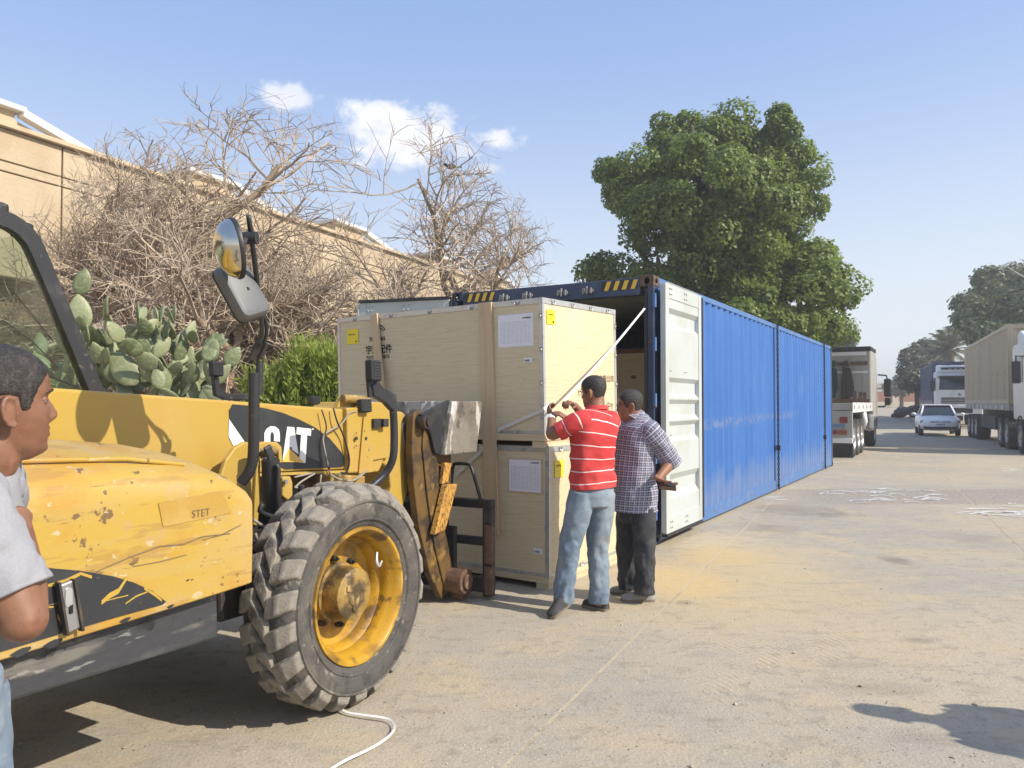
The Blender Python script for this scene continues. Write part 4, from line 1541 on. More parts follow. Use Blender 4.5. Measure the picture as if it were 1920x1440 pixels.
def crate(label, loc, yaw, pitch, lean, W, L, Hc, skid, side_mark, seed, group):
    t = thing('crate', label, 'crate', loc, yaw, group)
    t.rotation_euler = (Matrix.Rotation(math.pi / 2 - yaw, 3, 'Z') @ Matrix.Rotation(-pitch, 3, 'Y') @ Matrix.Rotation(-lean, 3, 'X')).to_euler()
    r = random.Random(seed)
    e = .012
    MB().box(0, 0, 0, e, W, Hc).build('front_panel', 'plywood', t, bevel=.002, seg=1)
    MB().box(e, 0, 0, L, e, Hc).build('side_panel', 'plywood', t, bevel=.002, seg=1)
    MB().box(L - e, e, 0, L, W, Hc).build('back_panel', 'plywood', t)
    MB().box(e, W - e, 0, L - e, W, Hc).build('side_panel', 'plywood', t)
    MB().box(-.004, -.004, Hc + .001, L + .004, W + .004, Hc + .013).build('lid', 'plywood', t, bevel=.002, seg=1)
    # steel edge strips
    a, th = .030, .0025
    for nm, b in (('edge_strip', [(-.0065, -.0065, Hc - a, -.0015, W + .006, Hc + .016), (-.0065, -.0065, Hc + .0135, a, W + .006, Hc + .0165)]),
                  ('edge_strip', [(-.0065, -.0065, Hc - a, L + .006, -.0015, Hc + .0158), (-.0063, -.0063, Hc + .0137, L + .006, a, Hc + .0163)]),
                  ('edge_strip', [(-.0045, -.0045, .0, -.0005, a, Hc - a), (-.0045, -.0045, 0, a, -.0005, Hc - a)]),
                  ('edge_strip', [(-.0045, W - a, 0, -.0005, W + .0045, Hc - a)]),
                  ('edge_strip', [(L - a, -.0045, 0, L + .0045, -.0005, Hc - a)]),
                  ('edge_strip', [(-.006, a, 0, -.001, W, .024)]),
                  ('edge_strip', [(a, -.006, 0, L, -.001, .024)])):
        mb = MB()
        for q in b:
            mb.box(*q)
        mb.build(nm, 'galvanised', t)
    # spring clips along the edges
    clip0 = None

    def clip(p, q, w):
        nonlocal clip0
        mb = MB()
        if clip0 is None:
            mb.tube([V(-.004, -.03, .022), V(-.008, -.032, -.012), V(-.008, -.012, -.03), V(-.008, -.006, .0), V(-.008, .006, .0), V(-.008, .012, -.03), V(-.008, .032, -.012), V(-.004, .03, .022)], .0042, 5)
            clip0 = mb.build('clip', 'bare_steel', t, smooth=60)
            clip0.scale = (.8, .72, .72)
            clip0.location = p
            clip0.rotation_euler = q
        else:
            copy_part(clip0, t, p, q)
    n = max(3, int(W / .42))
    for k in range(n):
        y = (k + .5) * W / n
        clip(V(-.006, y, Hc - .008), (0, 0, 0), 0)
        clip(V(-.006, y + .02, .022), (0, 0, 0), 0)
    for k in range(4):
        x = (k + .5) * L / 4
        clip(V(x, -.006, Hc - .008), (0, 0, R(90)), 0)
        clip(V(x, -.006, .022), (0, 0, R(90)), 0)
    for k in range(4):
        z = (k + .5) * Hc / 4
        clip(V(-.006, 0.006, z), (R(90), 0, 0), 0)
        clip(V(L - .006, -.006, z), (R(90), R(0), R(90)), 0)
    # base: boards and skids below
    s0 = -skid
    MB().box(-.006, -.006, s0 * .52, L + .006, W + .006, -.0015).build('base_board', 'pale_lumber', t, bevel=.003, seg=1)
    for y0 in (0.0, W * .5 - .06, W - .12):
        MB().box(.0, y0 + .004, s0, L, y0 + .12, s0 * .52 - .001).build('skid', 'pale_lumber', t, bevel=.003, seg=1)
    MB().box(L * .3, .13, s0, L * .38, W - .13, s0 * .53).build('skid_block', 'brown_block', t)
    return t


def build_crates():
    # lower crate first, the upper stands on it
    W, L = 2.42, 1.42
    lo = crate('lower plywood crate at the ground, under the other crate', (.298, 6.275, .105), R(34.0), 0, 0, W, L, 1.045, .105, 0, 3, 'stacked plywood crates')
    up = crate('upper plywood crate with battens and printed logo, topmost of the stack', (.262, 6.252, 1.270), R(35.2), R(1.1), R(.4), W, 1.27, 1.097, .115, 0, 5, 'stacked plywood crates')
    ez = (0, 0, 1)
    ey = (0, -1, 0)
    # upper: packing list, bar code, yellow labels, brand print
    p = sheet(up, 'packing_list', 'printed_list', .10, .44, .73, .985, -.005)
    MB().box(-.0035, .085, .72, -.003, .445, .995).build('list_sleeve', 'paper', up)
    text_mesh('XW8862', .022, (-.0072, .19, .95), ey, ez, 'print_black', p, 'print')
    b = sheet(up, 'barcode_label', 'paper', .10, .185, .585, .625, -.005)
    text_mesh('||I|I||I|', .022, (-.0072, .175, .597), ey, ez, 'print_black', b, 'print')
    y = sheet(up, 'yellow_label', 'label_yellow', 2.13, 2.29, .845, .99, -.004)
    text_mesh('CARTON', .022, (-.0062, 2.27, .93), ey, ez, 'print_brown', y, 'print')
    text_mesh('||||', .02, (-.0062, 2.17, .865), ey, ez, 'print_black', y, 'print')
    # brand print, partly covered by the batten
    for s, sz, yy, zz, th in (('宇通配件', .088, 2.035, .745, .0018), ('YUTONG PARTS', .042, 2.03, .690, .0010), ('YUTONG', .050, 1.985, .860, .0018)):
        text_mesh(s, sz, (-.0012, yy, zz), ey, ez, 'print_black', up, 'brand_print', th)
    m = MB()
    for r0, r1 in ((.050, .062), (.075, .087)):
        pts = [(r1 * math.cos(R(a)), r1 * math.sin(R(a))) for a in range(20, 161, 14)] + [(r0 * math.cos(R(a)), r0 * math.sin(R(a))) for a in range(160, 19, -14)]
        m.prism(pts, (-.0012, 1.85, .925), ey, ez, (-.001, 0, 0))
    m.build('brand_mark', 'print_black', up)
    # side face of the upper crate
    ex2 = (1, 0, 0)
    y = sheet(up, 'yellow_label', 'label_yellow', .06, .19, .90, 1.02, -.004, 'side')
    text_mesh('CARTON', .018, (.075, -.0062, .975), ex2, ez, 'print_brown', y, 'print')
    text_mesh('||||', .022, (.145, -.0062, .915), ex2, ez, 'print_black', y, 'print')
    for s, sz, xx, zz in (('配件有限公司', .07, .80, .43), ('PARTS CO.,LTD', .034, .82, .38), ('400-659-6666', .036, .83, .32)):
        text_mesh(s, sz, (xx, -.0012, zz), ex2, ez, 'print_brown', up, 'stencil_print', .0005)
    for k, s in enumerate(('↑', '☂', 'Y')):
        text_mesh(s, .085, (.95 + .10 * k, -.0012, .17), ex2, ez, 'print_brown', up, 'stencil_print')
    # lower: list, bar code, yellow label, print
    MB().box(-.0035, .055, .665, -.003, .40, .955).build('list_sleeve', 'lumber', lo)
    p = sheet(lo, 'packing_list', 'printed_list', .07, .385, .68, .945, -.005)
    text_mesh('XW8870', .022, (-.0072, .17, .915), ey, ez, 'print_black', p, 'print')
    b = sheet(lo, 'barcode_label', 'paper', .055, .14, .18, .225, -.005)
    text_mesh('||I|I||I|', .022, (-.0072, .13, .192), ey, ez, 'print_black', b, 'print')
    y = sheet(lo, 'yellow_label', 'label_yellow', .09, .235, .80, .94, -.004, 'side')
    text_mesh('CARTON', .02, (.105, -.0062, .89), ex2, ez, 'print_brown', y, 'print')
    for s, sz, xx, zz in (('配件有限公司', .08, .82, .55), ('400-659-6666', .045, .84, .48), ('地址 工业区', .055, .84, .40)):
        text_mesh(s, sz, (xx, -.0012, zz), ex2, ez, 'print_brown', lo, 'stencil_print', .0005)
    return lo, up


LOWER, UPPER = build_crates()


def crate_point(o, x, y, z):
    bpy.context.view_layer.update()
    return o.matrix_world @ V(x, y, z)


def build_battens():
    # straight batten standing against both crates
    a = crate_point(LOWER, -.018, .545, .30)
    b = crate_point(UPPER, -.018, .565, 1.115)
    t = MB().bar((0, 0, 0), b - a, .135, .022, up=V(-math.sin(R(35)), -math.cos(R(35)), 0))
    o = t.build('wooden_batten', 'lumber', None, bevel=.002)
    o.location = a
    tag(o, 'upright wooden batten strapped across both plywood crates', 'batten', 'battens against the crates')
    a = crate_point(UPPER, -.075, 1.74, .14)
    b = crate_point(UPPER, -.016, 1.90, 1.115)
    t = MB().bar((0, 0, 0), b - a, .09, .022, up=V(-math.sin(R(35)), -math.cos(R(35)), 0))
    o = t.build('wooden_batten', 'lumber', None, bevel=.002)
    o.location = a
    tag(o, 'leaning wooden batten covering the logo on the upper crate', 'batten', 'battens against the crates')
    # plywood crate inside the container
    f = V(math.sin(CYAW), math.cos(CYAW), 0)
    l = V(-math.cos(CYAW), math.sin(CYAW), 0)
    p = V(1.522, 8.215, 0) + f * 2.3 + l * .28
    t = thing('inner_crate', 'plywood crate stowed inside the open container', 'crate', (p.x, p.y, .166), CYAW)
    MB().box(0, 0, 0, 1.3, 2.0, 2.06).build('panel', 'plywood_inner', t, bevel=.004)
    for z in (.55, 1.2, 1.72):
        for y in (.28, .58, .88):
            MB().prism([(y - .05, z), (y, z + .03), (y + .05, z), (y, z - .03)], (-.001, 0, 0), (0, 1, 0), (0, 0, 1), (-.012, 0, 0)).build('hand_hole', 'brown_block', t)
    MB().box(-.025, 0.0, 2.065, 1.3, 2.0, 2.12).build('lid', 'brown_block', t, bevel=.003)
    MB().box(.3, .3, 2.125, .38, .38, 2.55).build('post', 'dark_steel', t)


build_battens()


def ribbon(mb, pts, w, nrm, th=.002, sub=1):
    """flat strap through pts, width w across direction nrm x path"""
    pts = [Vector(p) for p in pts]
    if sub > 1:
        pts, _ = smooth_path(pts, [.1] * len(pts), sub)
    rg = []
    for i, p in enumerate(pts):
        t = (pts[min(i + 1, len(pts) - 1)] - pts[max(i - 1, 0)]).normalized()
        n = Vector(nrm(i / (len(pts) - 1))) if callable(nrm) else Vector(nrm)
        s = t.cross(n).normalized()
        n = s.cross(t).normalized()
        rg.append([p - s * w / 2 - n * th / 2, p + s * w / 2 - n * th / 2, p + s * w / 2 + n * th / 2, p - s * w / 2 + n * th / 2])
    mb.rings(rg, True)


HAND_STRAP = at(1058, 752, 5.92)


def scrap_words(x, y):
    if y < 900:
        return ('white strapping scrap on the ground behind the flatbed truck', 'scraps by the flatbed truck') if x < 1700 else ('white strapping scrap far off on the concrete at right', 'scraps far off at right')
    if x < 1560:
        return 'white strapping scrap at the foot of the hanging chain', 'scraps at the foot of the chain'
    if x < 1760:
        return 'white strapping scrap in the middle pile on the rough strip', 'scraps in the middle pile'
    return 'white strapping scrap in the pile at the right edge', 'scraps in the pile at the right edge'


def build_straps():
    o0 = at(1209, 578, 8.20)
    hold = HAND_STRAP
    m = MB()
    ribbon(m, [V(0, 0, 0), (hold - o0) * .5 + V(0, 0, -.02), hold - o0], .021, (-.25, -1, .1), .002, sub=4)
    o = m.build('strap', 'strap_white', None)
    o.location = o0
    tag(o, 'taut white strap from the container post to the raised hands', 'strap')
    base = crate_point(UPPER, -.006, -.006, .20)
    m = MB()
    pts = [crate_point(UPPER, .10, -.012, .27), crate_point(UPPER, -.012, -.012, .20), crate_point(UPPER, -.012, .45, .03), crate_point(LOWER, -.016, .55, 1.10), crate_point(LOWER, -.016, .95, .78)]
    ribbon(m, [p - base for p in pts], .030, (-.57, -.82, 0), .002)
    o = m.build('strap', 'strap_clear', None)
    o.location = base
    tag(o, 'pale strap running slantwise across the front of both crates', 'strap')
    # strap left lying by the front wheel
    px = [(697, 1289), (665, 1305), (640, 1318), (634, 1330), (650, 1342), (690, 1350), (728, 1356), (740, 1368), (733, 1386), (700, 1408), (645, 1438), (600, 1462)]
    P = [gnd(x, y) for x, y in px]
    r = random.Random(2)
    m = MB()
    b = P[0].copy()
    ribbon(m, [p - b + V(0, 0, .012 + .012 * abs(math.sin(i * 1.7))) for i, p in enumerate(P)], .011, lambda s: V(.5 * math.sin(9 * s), -.55, 1), .002, sub=4)
    o = m.build('strap', 'strap_white', None)
    o.location = b
    tag(o, 'thin white strap lying loose on the ground by the big tyre', 'strap')
    # white scraps of strapping strewn over the yard
    r = random.Random(8)
    spots = [(1470, 935, 60, 3), (1600, 924, 120, 8), (1690, 920, 110, 7), (1650, 936, 60, 4), (1700, 937, 90, 8), (1740, 934, 60, 5), (1620, 940, 40, 3), (1820, 958, 60, 5), (1880, 962, 60, 6), (1900, 966, 50, 6),
             (1890, 950, 40, 3), (1600, 867, 80, 4), (1560, 868, 40, 3), (1720, 869, 60, 2), (1880, 881, 50, 3), (1850, 872, 30, 1)]
    k = 0
    for cx, cy, wd, n in spots:
        lab, grp = scrap_words(cx, cy)
        for _ in range(n):
            x = cx + r.uniform(-.5, .5) * wd
            y = cy + r.gauss(0, 3.2)
            p = gnd(x, y)
            L = r.uniform(.12, .48)
            a = r.gauss(0, .35)
            d = V(math.cos(a), math.sin(a), 0)
            bend = V(-d.y, d.x, 0) * r.uniform(-.12, .12)
            m = MB()
            ribbon(m, [-d * L / 2 + V(0, 0, .008), bend + V(0, 0, .010 + r.random() * .012), d * L / 2 + bend * r.uniform(-1, 1) + V(0, 0, .008)], .020, (0, -.15, 1), .002, sub=3)
            o = m.build('strap_scrap', 'white_scrap', None)
            o.location = (p.x, p.y, 0)
            tag(o, lab, 'scrap', grp)


build_straps()


# ------------------------------------------------------------------ telehandler (big yellow forklift loader), X forward, Y to its left, Y = 0 on the outer face of the right wheels
TYAW = R(28.5)
TO = V(-.734, 3.87, 0)
TX = V(math.sin(TYAW), math.cos(TYAW), 0)
TY = V(-math.cos(TYAW), math.sin(TYAW), 0)


def mp(px, py, y):
    """(x, z) on the machine's upright plane at lateral place y"""
    r = ray(px, py)
    c = V(0, 0, EYE)
    k = (y - (c - TO).dot(TY)) / r.dot(TY)
    p = c + r * k - TO
    return p.dot(TX), p.z


def m3(px, py, y):
    x, z = mp(px, py, y)
    return V(x, y, z)


def glass_material():
    m = bpy.data.materials.new('dusty_glass')
    m.use_nodes = True
    m.node_tree.nodes.clear()
    t = NT(m.node_tree)
    MATS['dusty_glass'] = m
    out = t.new('ShaderNodeOutputMaterial')
    tr = t.new('ShaderNodeBsdfTransparent')
    tr.inputs[0].default_value = (0.86, 0.91, 0.88, 1)
    b = t.new('ShaderNodeBsdfPrincipled')
    b.inputs['Base Color'].default_value = (0.30, 0.27, 0.21, 1)
    b.inputs['Roughness'].default_value = .08
    f = t.mapr(t.noise(t.mapping(t.coord('Object'), (1, 1, .4)), 3.5, 6), .38, .72, .05, .20)
    mx = t.new('ShaderNodeMixShader')
    t.put(mx.inputs[0], f)
    t.l.new(tr.outputs[0], mx.inputs[1])
    t.l.new(b.outputs[0], mx.inputs[2])
    t.l.new(mx.outputs[0], out.inputs[0])


glass_material()


def lug_mesh(name, y0, y1, n, edge, slant):
    """one tread block standing on the tyre at angle 0; y0..y1 across, edge = radius drop at the y0 end"""
    da = 2 * math.pi / n
    h = da * .33
    mb = MB()
    rows = []
    ys = [y0, y0 + (y1 - y0) * .45, y1]
    for i, y in enumerate(ys):
        q = i / 2
        ctr = slant * (q - .5) * da
        rt = .558 - (edge if i == 0 else 0)
        rb = .50 - (edge * .8 if i == 0 else 0)
        ww = h * (1.0 if i != 1 else 1.05)
        for r_, k in ((rb, 1.12), (rt, .86)):
            rows.append([V(r_ * math.cos(ctr - ww * k), y, r_ * math.sin(ctr - ww * k)), V(r_ * math.cos(ctr + ww * k), y, r_ * math.sin(ctr + ww * k))])
    rg = []
    for i in range(3):
        b, tp = rows[2 * i], rows[2 * i + 1]
        rg.append([b[0], tp[0], tp[1], b[1]])
    mb.rings(rg, True)
    me = mb.mesh(name)
    return me


def big_wheel(parent):
    w = bpy.data.objects.new('wheel', None)
    COL.objects.link(w)
    w.parent = parent
    TW = .33
    prof = [(.325, .06), (.335, .035), (.36, .022), (.40, .006), (.45, .0), (.478, .006), (.482, .012), (.50, .022), (.517, .05), (.524, .09), (.524, TW - .09), (.517, TW - .05), (.50, TW - .022), (.478, TW - .006), (.45, TW), (.40, TW - .006), (.335, TW - .035), (.325, TW - .06)]
    MB().lathe(prof, (0, 0, 0), (0, 1, 0), 72).build('tyre', 'rubber', w, smooth=50)
    # raised rings on the sidewall
    MB().lathe([(.462, .0005), (.466, -.004), (.472, -.004), (.477, .004)], (0, 0, 0), (0, 1, 0), 72).build('sidewall_ring', 'rubber', w, smooth=50)
    MB().lathe([(.372, .016), (.376, .008), (.384, .006), (.388, .010)], (0, 0, 0), (0, 1, 0), 72).build('sidewall_ring', 'rubber', w, smooth=50)
    n = 22
    r = random.Random(5)
    for y0, y1, edge, slant, off in ((.004, .125, .045, .35, 0.0), (.118, .218, 0.0, -.75, .5), (TW - .004, TW - .125, .045, -.35, 0.0)):
        me = lug_mesh('tread_lug', y0, y1, n, edge, slant)
        first = None
        for k in range(n):
            if first is None:
                o = first = link_mesh('tread_lug', me, 'tread_rubber', w, bevel=.009, seg=2)
            else:
                o = copy_part(first, w)
            o.rotation_euler = (0, 2 * math.pi * (k + off) / n + r.uniform(-.012, .012), 0)
            s = 1 + r.uniform(-.006, .004)
            o.scale = (s, 1, s)
    # rim: flange, well, dished disc
    rp = [(.327, .075), (.334, .045), (.343, .030), (.340, .020), (.326, .020), (.315, .030), (.308, .055), (.296, .075), (.286, .10), (.288, .135), (.268, .155), (.262, .19), (.235, .205), (.20, .205), (.13, .20)]
    MB().lathe(rp, (0, 0, 0), (0, 1, 0), 64).build('rim', 'rim_paint', w, smooth=40)
    hb = [(.150, .20), (.150, .17), (.134, .165), (.132, .095), (.128, .070), (.115, .062), (.06, .060), (.055, .054), (.0, .054)]
    MB().lathe(hb, (0, 0, 0), (0, 1, 0), 40).build('hub', 'hub_grease', w, smooth=35)
    b0 = None
    for k in range(8):
        a = 2 * math.pi * (k + .3) / 8
        p = (.172 * math.cos(a), 0, .172 * math.sin(a))
        if b0 is None:
            m = MB().cyl((0, .205, 0), (0, .172, 0), .017, n=6)
            m.cyl((0, .18, 0), (0, .155, 0), .009, n=8)
            b0 = m.build('wheel_nut', 'dark_steel', w, bevel=.002)
            b0.location = p
        else:
            copy_part(b0, w, p)
    for k in range(3):
        a = 2 * math.pi * k / 3 + .5
        m = MB()
        m.prism([(.035, -.01), (.075, -.022), (.09, .0), (.075, .022), (.035, .01)], (0, .058, 0), (math.cos(a), 0, math.sin(a)), (-math.sin(a), 0, math.cos(a)), (0, -.006, 0))
        m.build('hub_boss', 'hub_grease', w, bevel=.003)
    # valve guard: a small bent fork of steel
    a = R(42)
    c = V(.235 * math.cos(a), .085, .235 * math.sin(a))
    MB().tube([c + V(.0, 0, .04), c + V(-.012, -.012, -.01), c + V(.006, -.015, -.03), c + V(.035, -.01, -.005)], [.007, .010, .010, .006], 6, sub=3).build('valve_guard', 'galvanised', w, smooth=60)
    return w


def arc(cx, cz, r, a0, a1, n=8):
    return [(cx + r * math.cos(R(a0 + (a1 - a0) * k / n)), cz + r * math.sin(R(a0 + (a1 - a0) * k / n))) for k in range(n + 1)]


def scratch(parent, pts, y, w, m='print_brown'):
    """a thin scraped or cracked line on an upright plane, pts in (x, z)"""
    n = len(pts)
    a, b = [], []
    for i, (x, z) in enumerate(pts):
        k = .5 + .5 * math.sin(math.pi * (i + .4) / n)
        a.append((x, z + w * k * .5))
        b.append((x, z - w * k * .5))
    MB().prism(a + b[::-1], (0, y, 0), (1, 0, 0), (0, 0, 1), (0, -.0012, 0)).build('scratch', m, parent)


def build_telehandler():
    t = thing('telehandler', 'big worn yellow telehandler with black panels and a huge dusty tyre', 'forklift', TO, TYAW)
    # wheels
    w = big_wheel(t)
    w.location = (0, 0, .556)
    w.rotation_euler = (0, .12, 0)
    for x, y, rz in ((-2.95, 0, 0), (0, 2.2, math.pi), (-2.95, 2.2, math.pi)):
        c = copy_tree(w, t)
        c.location = (x, y, .556)
        c.rotation_euler = (0, .5, rz)
    # chassis, axles
    MB().box(-3.6, .62, .52, .55, 1.58, .98).build('chassis', 'black_paint', t, bevel=.02)
    for x in (0, -2.95):
        m = MB().cyl((x, .20, .556), (x, 2.0, .556), .085, n=16)
        m.cyl((x, .21, .556), (x, .36, .556), .17, n=20)
        m.cyl((x, 1.84, .556), (x, 1.99, .556), .17, n=20)
        m.ball((x, 1.1, .556), .22, .2, .22, 14, 10)
        m.build('axle', 'dark_steel', t, smooth=40)
    # engine hood: sections along its length
    rg = []
    for x, zb, zs, zt in ((-3.7, .70, 1.18, 1.42), (-2.6, .705, 1.18, 1.415), (-1.7, .720, 1.165, 1.40), (-1.3, .731, 1.155, 1.382), (-1.0, .741, 1.142, 1.348), (-.85, .747, 1.130, 1.315), (-.76, .751, 1.115, 1.268), (-.705, .754, 1.10, 1.205), (-.687, .757, 1.085, 1.165)):
        k = zt - zs
        sec = [(.05, zb), (.047, zb + .2), (.05, zs), (.054, zs + k * .22), (.075, zs + k * .42), (.12, zs + k * .58), (.22, zs + k * .74), (.36, zs + k * .90), (.5, zt), (.72, zt + .005), (.80, zt - .05), (.81, zt - .3), (.81, zb), (.4, zb)]
        rg.append([V(x, y, z) for y, z in sec])
    h = MB().rings(rg, True).build('hood', 'yellow_paint', t, smooth=38, bevel=.006)
    # raised crease along the hood top
    MB().tube([V(-3.6, .17, 1.352), V(-1.7, .17, 1.333), V(-1.2, .165, 1.31), V(-.95, .16, 1.272)], .010, 6).build('hood_crease', 'yellow_paint', h, smooth=80)
    # black flash on the hood side with worn yellow rims
    y = .0462
    dec = [mp(*q, y) for q in ((311, 1128), (285, 1108), (250, 1092), (210, 1080), (150, 1070), (80, 1064), (0, 1062))]
    low = [mp(*q, y) for q in ((0, 1222), (100, 1192), (200, 1162), (306, 1133))]
    dx = dec[-1][0]
    d = MB().prism(dec + [(-3.4, dec[-1][1] + .06), (-3.4, low[0][1])] + low, (0, y, 0), (1, 0, 0), (0, 0, 1), (0, -.0015, 0)).build('hood_flash', 'decal_black', h)
    for pts, w_ in (([(238, 1083), (222, 1108), (205, 1117), (190, 1130)], .020), ([(280, 1108), (255, 1118), (235, 1132)], .006), ([(200, 1126), (240, 1116)], .004), ([(90, 1098), (122, 1090), (150, 1076)], .014), ([(142, 1150), (146, 1165), (150, 1178)], .016), ([(108, 1155), (118, 1175), (125, 1192)], .018),
                    ([(60, 1140), (100, 1138)], .006), ([(150, 1075), (172, 1082)], .012), ([(270, 1103), (290, 1115), (303, 1126)], .012)):
        scratch(h, [mp(*q, .0445) for q in pts], .0445, w_, 'boom_paint')
    for pts, w_ in (([(180, 1072), (240, 1046), (300, 1024), (345, 1020), (380, 1006), (432, 1000)], .0042), ([(380, 1012), (415, 1003), (440, 990), (452, 984)], .004), ([(250, 1062), (300, 1053), (350, 1040)], .003), ([(40, 1148), (110, 1130)], .004)):
        scratch(h, [mp(*q, .0455) for q in pts], .0455, w_)
    for px, py, s in ((100, 1207, .030), (40, 1223, .030), (235, 1163, .02), (320, 1137, .014), (352, 1088, .008), (360, 1087, .006)):
        x, z = mp(px, py, .0485)
        MB().prism([(x + s * math.cos(a) * (1 + .3 * math.sin(3 * a)), z + s * .42 * math.sin(a) + .3 * s * math.cos(a) * .4) for a in [2 * math.pi * k / 9 for k in range(9)]], (0, .0485, 0), (1, 0, 0), (0, 0, 1), (0, -.001, 0)).build('paint_chip', 'decal_black', h)
    # stencilled letters, old patch
    o, e = m3(359, 971, .0465), m3(404, 962, .0465)
    text_mesh('STET', .042, o + V(0, -.001, 0), (1, 0, .0), (0, 0, 1), 'print_brown', h, 'stencil_print', -.0004, sx=.95)
    MB().prism([mp(*q, .0467) for q in ((297, 943), (417, 922), (434, 962), (306, 988))], (0, .0467, 0), (1, 0, 0), (0, 0, 1), (0, -.0005, 0)).build('worn_patch', 'worn_yellow', h)
    # latch
    a, b = m3(120, 1092, .03), m3(136, 1182, .03)
    l = MB().bar(a, b, .052, .022, up=(0, 1, 0)).build('hood_latch', 'bare_steel', h, bevel=.006)
    for s in (-1, 1):
        MB().bar(a + V(.026 * s, -.008, .006), b + V(.026 * s, -.008, -.006), .008, .026, up=(0, 1, 0)).build('latch_edge', 'dark_steel', l)
    q = a.lerp(b, .55)
    MB().obox(q + V(0, -.012, 0), V(.006, 0, 0), V(0, .003, 0), V(0, 0, .014)).build('latch_slot', 'hole_dark', l)
    q = a.lerp(b, .3)
    MB().prism(arc(q.x, q.z + .02, .012, 0, 180) + arc(q.x, q.z - .02, .012, 180, 360), (0, q.y - .0112, 0), (1, 0, 0), (0, 0, 1), (0, -.003, 0)).build('latch_boss', 'galvanised', l)
    # skirt under the hood
    m = MB().prism([(-.822, .765), (-.815, .548), (-3.5, .60), (-3.5, .765)], (0, .105, 0), (1, 0, 0), (0, 0, 1), (0, .5, 0))
    m.build('side_skirt', 'skirt_steel', t, bevel=.012)
    # boom
    top = lambda x: 1.588 - .0557 * (x + 1.04)
    m = MB().prism([(-3.6, top(-3.6)), (.90, top(.90)), (.905, 1.082), (.30, 1.112), (-3.6, top(-3.6) - .43)], (0, .90, 0), (1, 0, 0), (0, 0, 1), (0, .42, 0))
    b = m.build('boom', 'boom_paint', t, bevel=.014, seg=3)
    MB().bar((-.2, .893, 1.1275), (.89, .893, 1.0705), .016, .022, up=(0, 1, 0)).build('boom_weld', 'boom_paint', b)
    # printed flash on the boom side
    yb = .8978
    ftop = [mp(*q, yb) for q in ((436, 758), (470, 761), (500, 766), (530, 774), (560, 786), (590, 801), (618, 822), (640, 848), (648, 864))]
    fl = ftop + [mp(647, 872, yb), mp(640, 876, yb), mp(535, 880, yb), mp(470, 850, yb), mp(431, 800, yb), mp(429, 770, yb)]
    MB().prism(fl, (0, yb, 0), (1, 0, 0), (0, 0, 1), (0, -.0012, 0)).build('boom_flash', 'decal_black', b)
    MB().prism([mp(*q, yb) for q in ((429, 786), (458, 828), (437, 836), (428, 818))], (0, yb - .0013, 0), (1, 0, 0), (0, 0, 1), (0, -.001, 0)).build('flash_bar', 'decal_white', b)
    # the letters
    ex = V(1, 0, -.055)
    o = m3(494, 862, yb)
    yl = yb - .0026

    def poly(name, pts, mm, yy=yl):
        MB().prism([mp(*q, yb) for q in pts], (0, yy, 0), (1, 0, 0), (0, 0, 1), (0, -.0009, 0)).build(name, mm, b)
    poly('letter', [(495, 823), (495, 812), (499, 804), (507, 799), (516, 800), (522, 805), (524, 814), (524, 828), (513, 827), (513, 815), (511, 810), (507, 811), (506, 818), (506, 848), (508, 854), (513, 853), (514, 841), (525, 842), (524, 856), (519, 864), (508, 865), (499, 860), (495, 850)], 'decal_white')
    poly('letter', [(529, 862), (538, 800), (551, 801), (559, 852), (547, 843), (546, 838), (543, 838), (541, 850), (540, 862)], 'decal_white')
    poly('letter', [(556, 801), (583, 804), (582, 817), (575, 816), (572, 868), (560, 867), (564, 815), (555, 814)], 'decal_white')
    poly('triangle', [(528, 866), (541, 840), (569, 867)], 'decal_yellow', yl - .0012)
    poly('trade_dot', [(585, 803), (587, 803), (587, 806), (585, 806)], 'decal_white')
    # boom head
    hd = MB().prism([(.86, 1.49), (1.06, 1.492), (1.10, 1.53), (1.24, 1.525), (1.32, 1.47), (1.30, 1.26), (1.24, 1.10), (1.20, 1.045), (.88, 1.06)], (0, .865, 0), (1, 0, 0), (0, 0, 1), (0, .49, 0)).build('boom_head', 'boom_paint', t, bevel=.01)
    MB().prism([(1.02, 1.43), (1.26, 1.40), (1.30, 1.14), (1.12, 1.13), (1.12, 1.05), (.97, 1.05)], (0, .850, 0), (1, 0, 0), (0, 0, 1), (0, .012, 0)).build('head_plate', 'boom_paint', hd, bevel=.004)
    g = MB().prism([(1.22, 1.47), (1.34, 1.475), (1.50, 1.455), (1.585, 1.40), (1.615, 1.30), (1.60, 1.06), (1.56, .86), (1.47, .70), (1.36, .58), (1.28, .66), (1.36, .92), (1.34, 1.06), (1.22, 1.12)], (0, .885, 0), (1, 0, 0), (0, 0, 1), (0, .45, 0))
    g = g.build('gooseneck', 'boom_paint', t, bevel=.012)
    m = MB().prism(arc(1.515, 1.345, .036, 0, 180) + arc(1.535, 1.21, .028, 180, 360), (0, .872, 0), (1, 0, 0), (0, 0, 1), (0, .014, 0))
    lk = m.build('link_plate', 'bare_steel', g, bevel=.003)
    MB().cyl((1.535, .85, 1.21), (1.535, .90, 1.21), .017, n=10).build('pin', 'dark_steel', lk)
    # holes, pads and fittings on the head
    for px, py, r_ in ((668, 822, .013), (686, 822, .012), (668, 836, .005), (668, 812, .004), (683, 808, .004)):
        x, z = mp(px, py, .85)
        MB().cyl((x, .852, z), (x, .846, z), r_, n=12).build('bolt_hole', 'dark_steel', hd)
    x, z = mp(708, 793, .84)
    k = MB().box(x - .055, .825, z - .035, x + .02, .85, z + .03)
    k.box(x + .02, .80, z - .028, x + .075, .85, z + .028)
    k.build('hose_clamp', 'dark_steel', hd, bevel=.004)
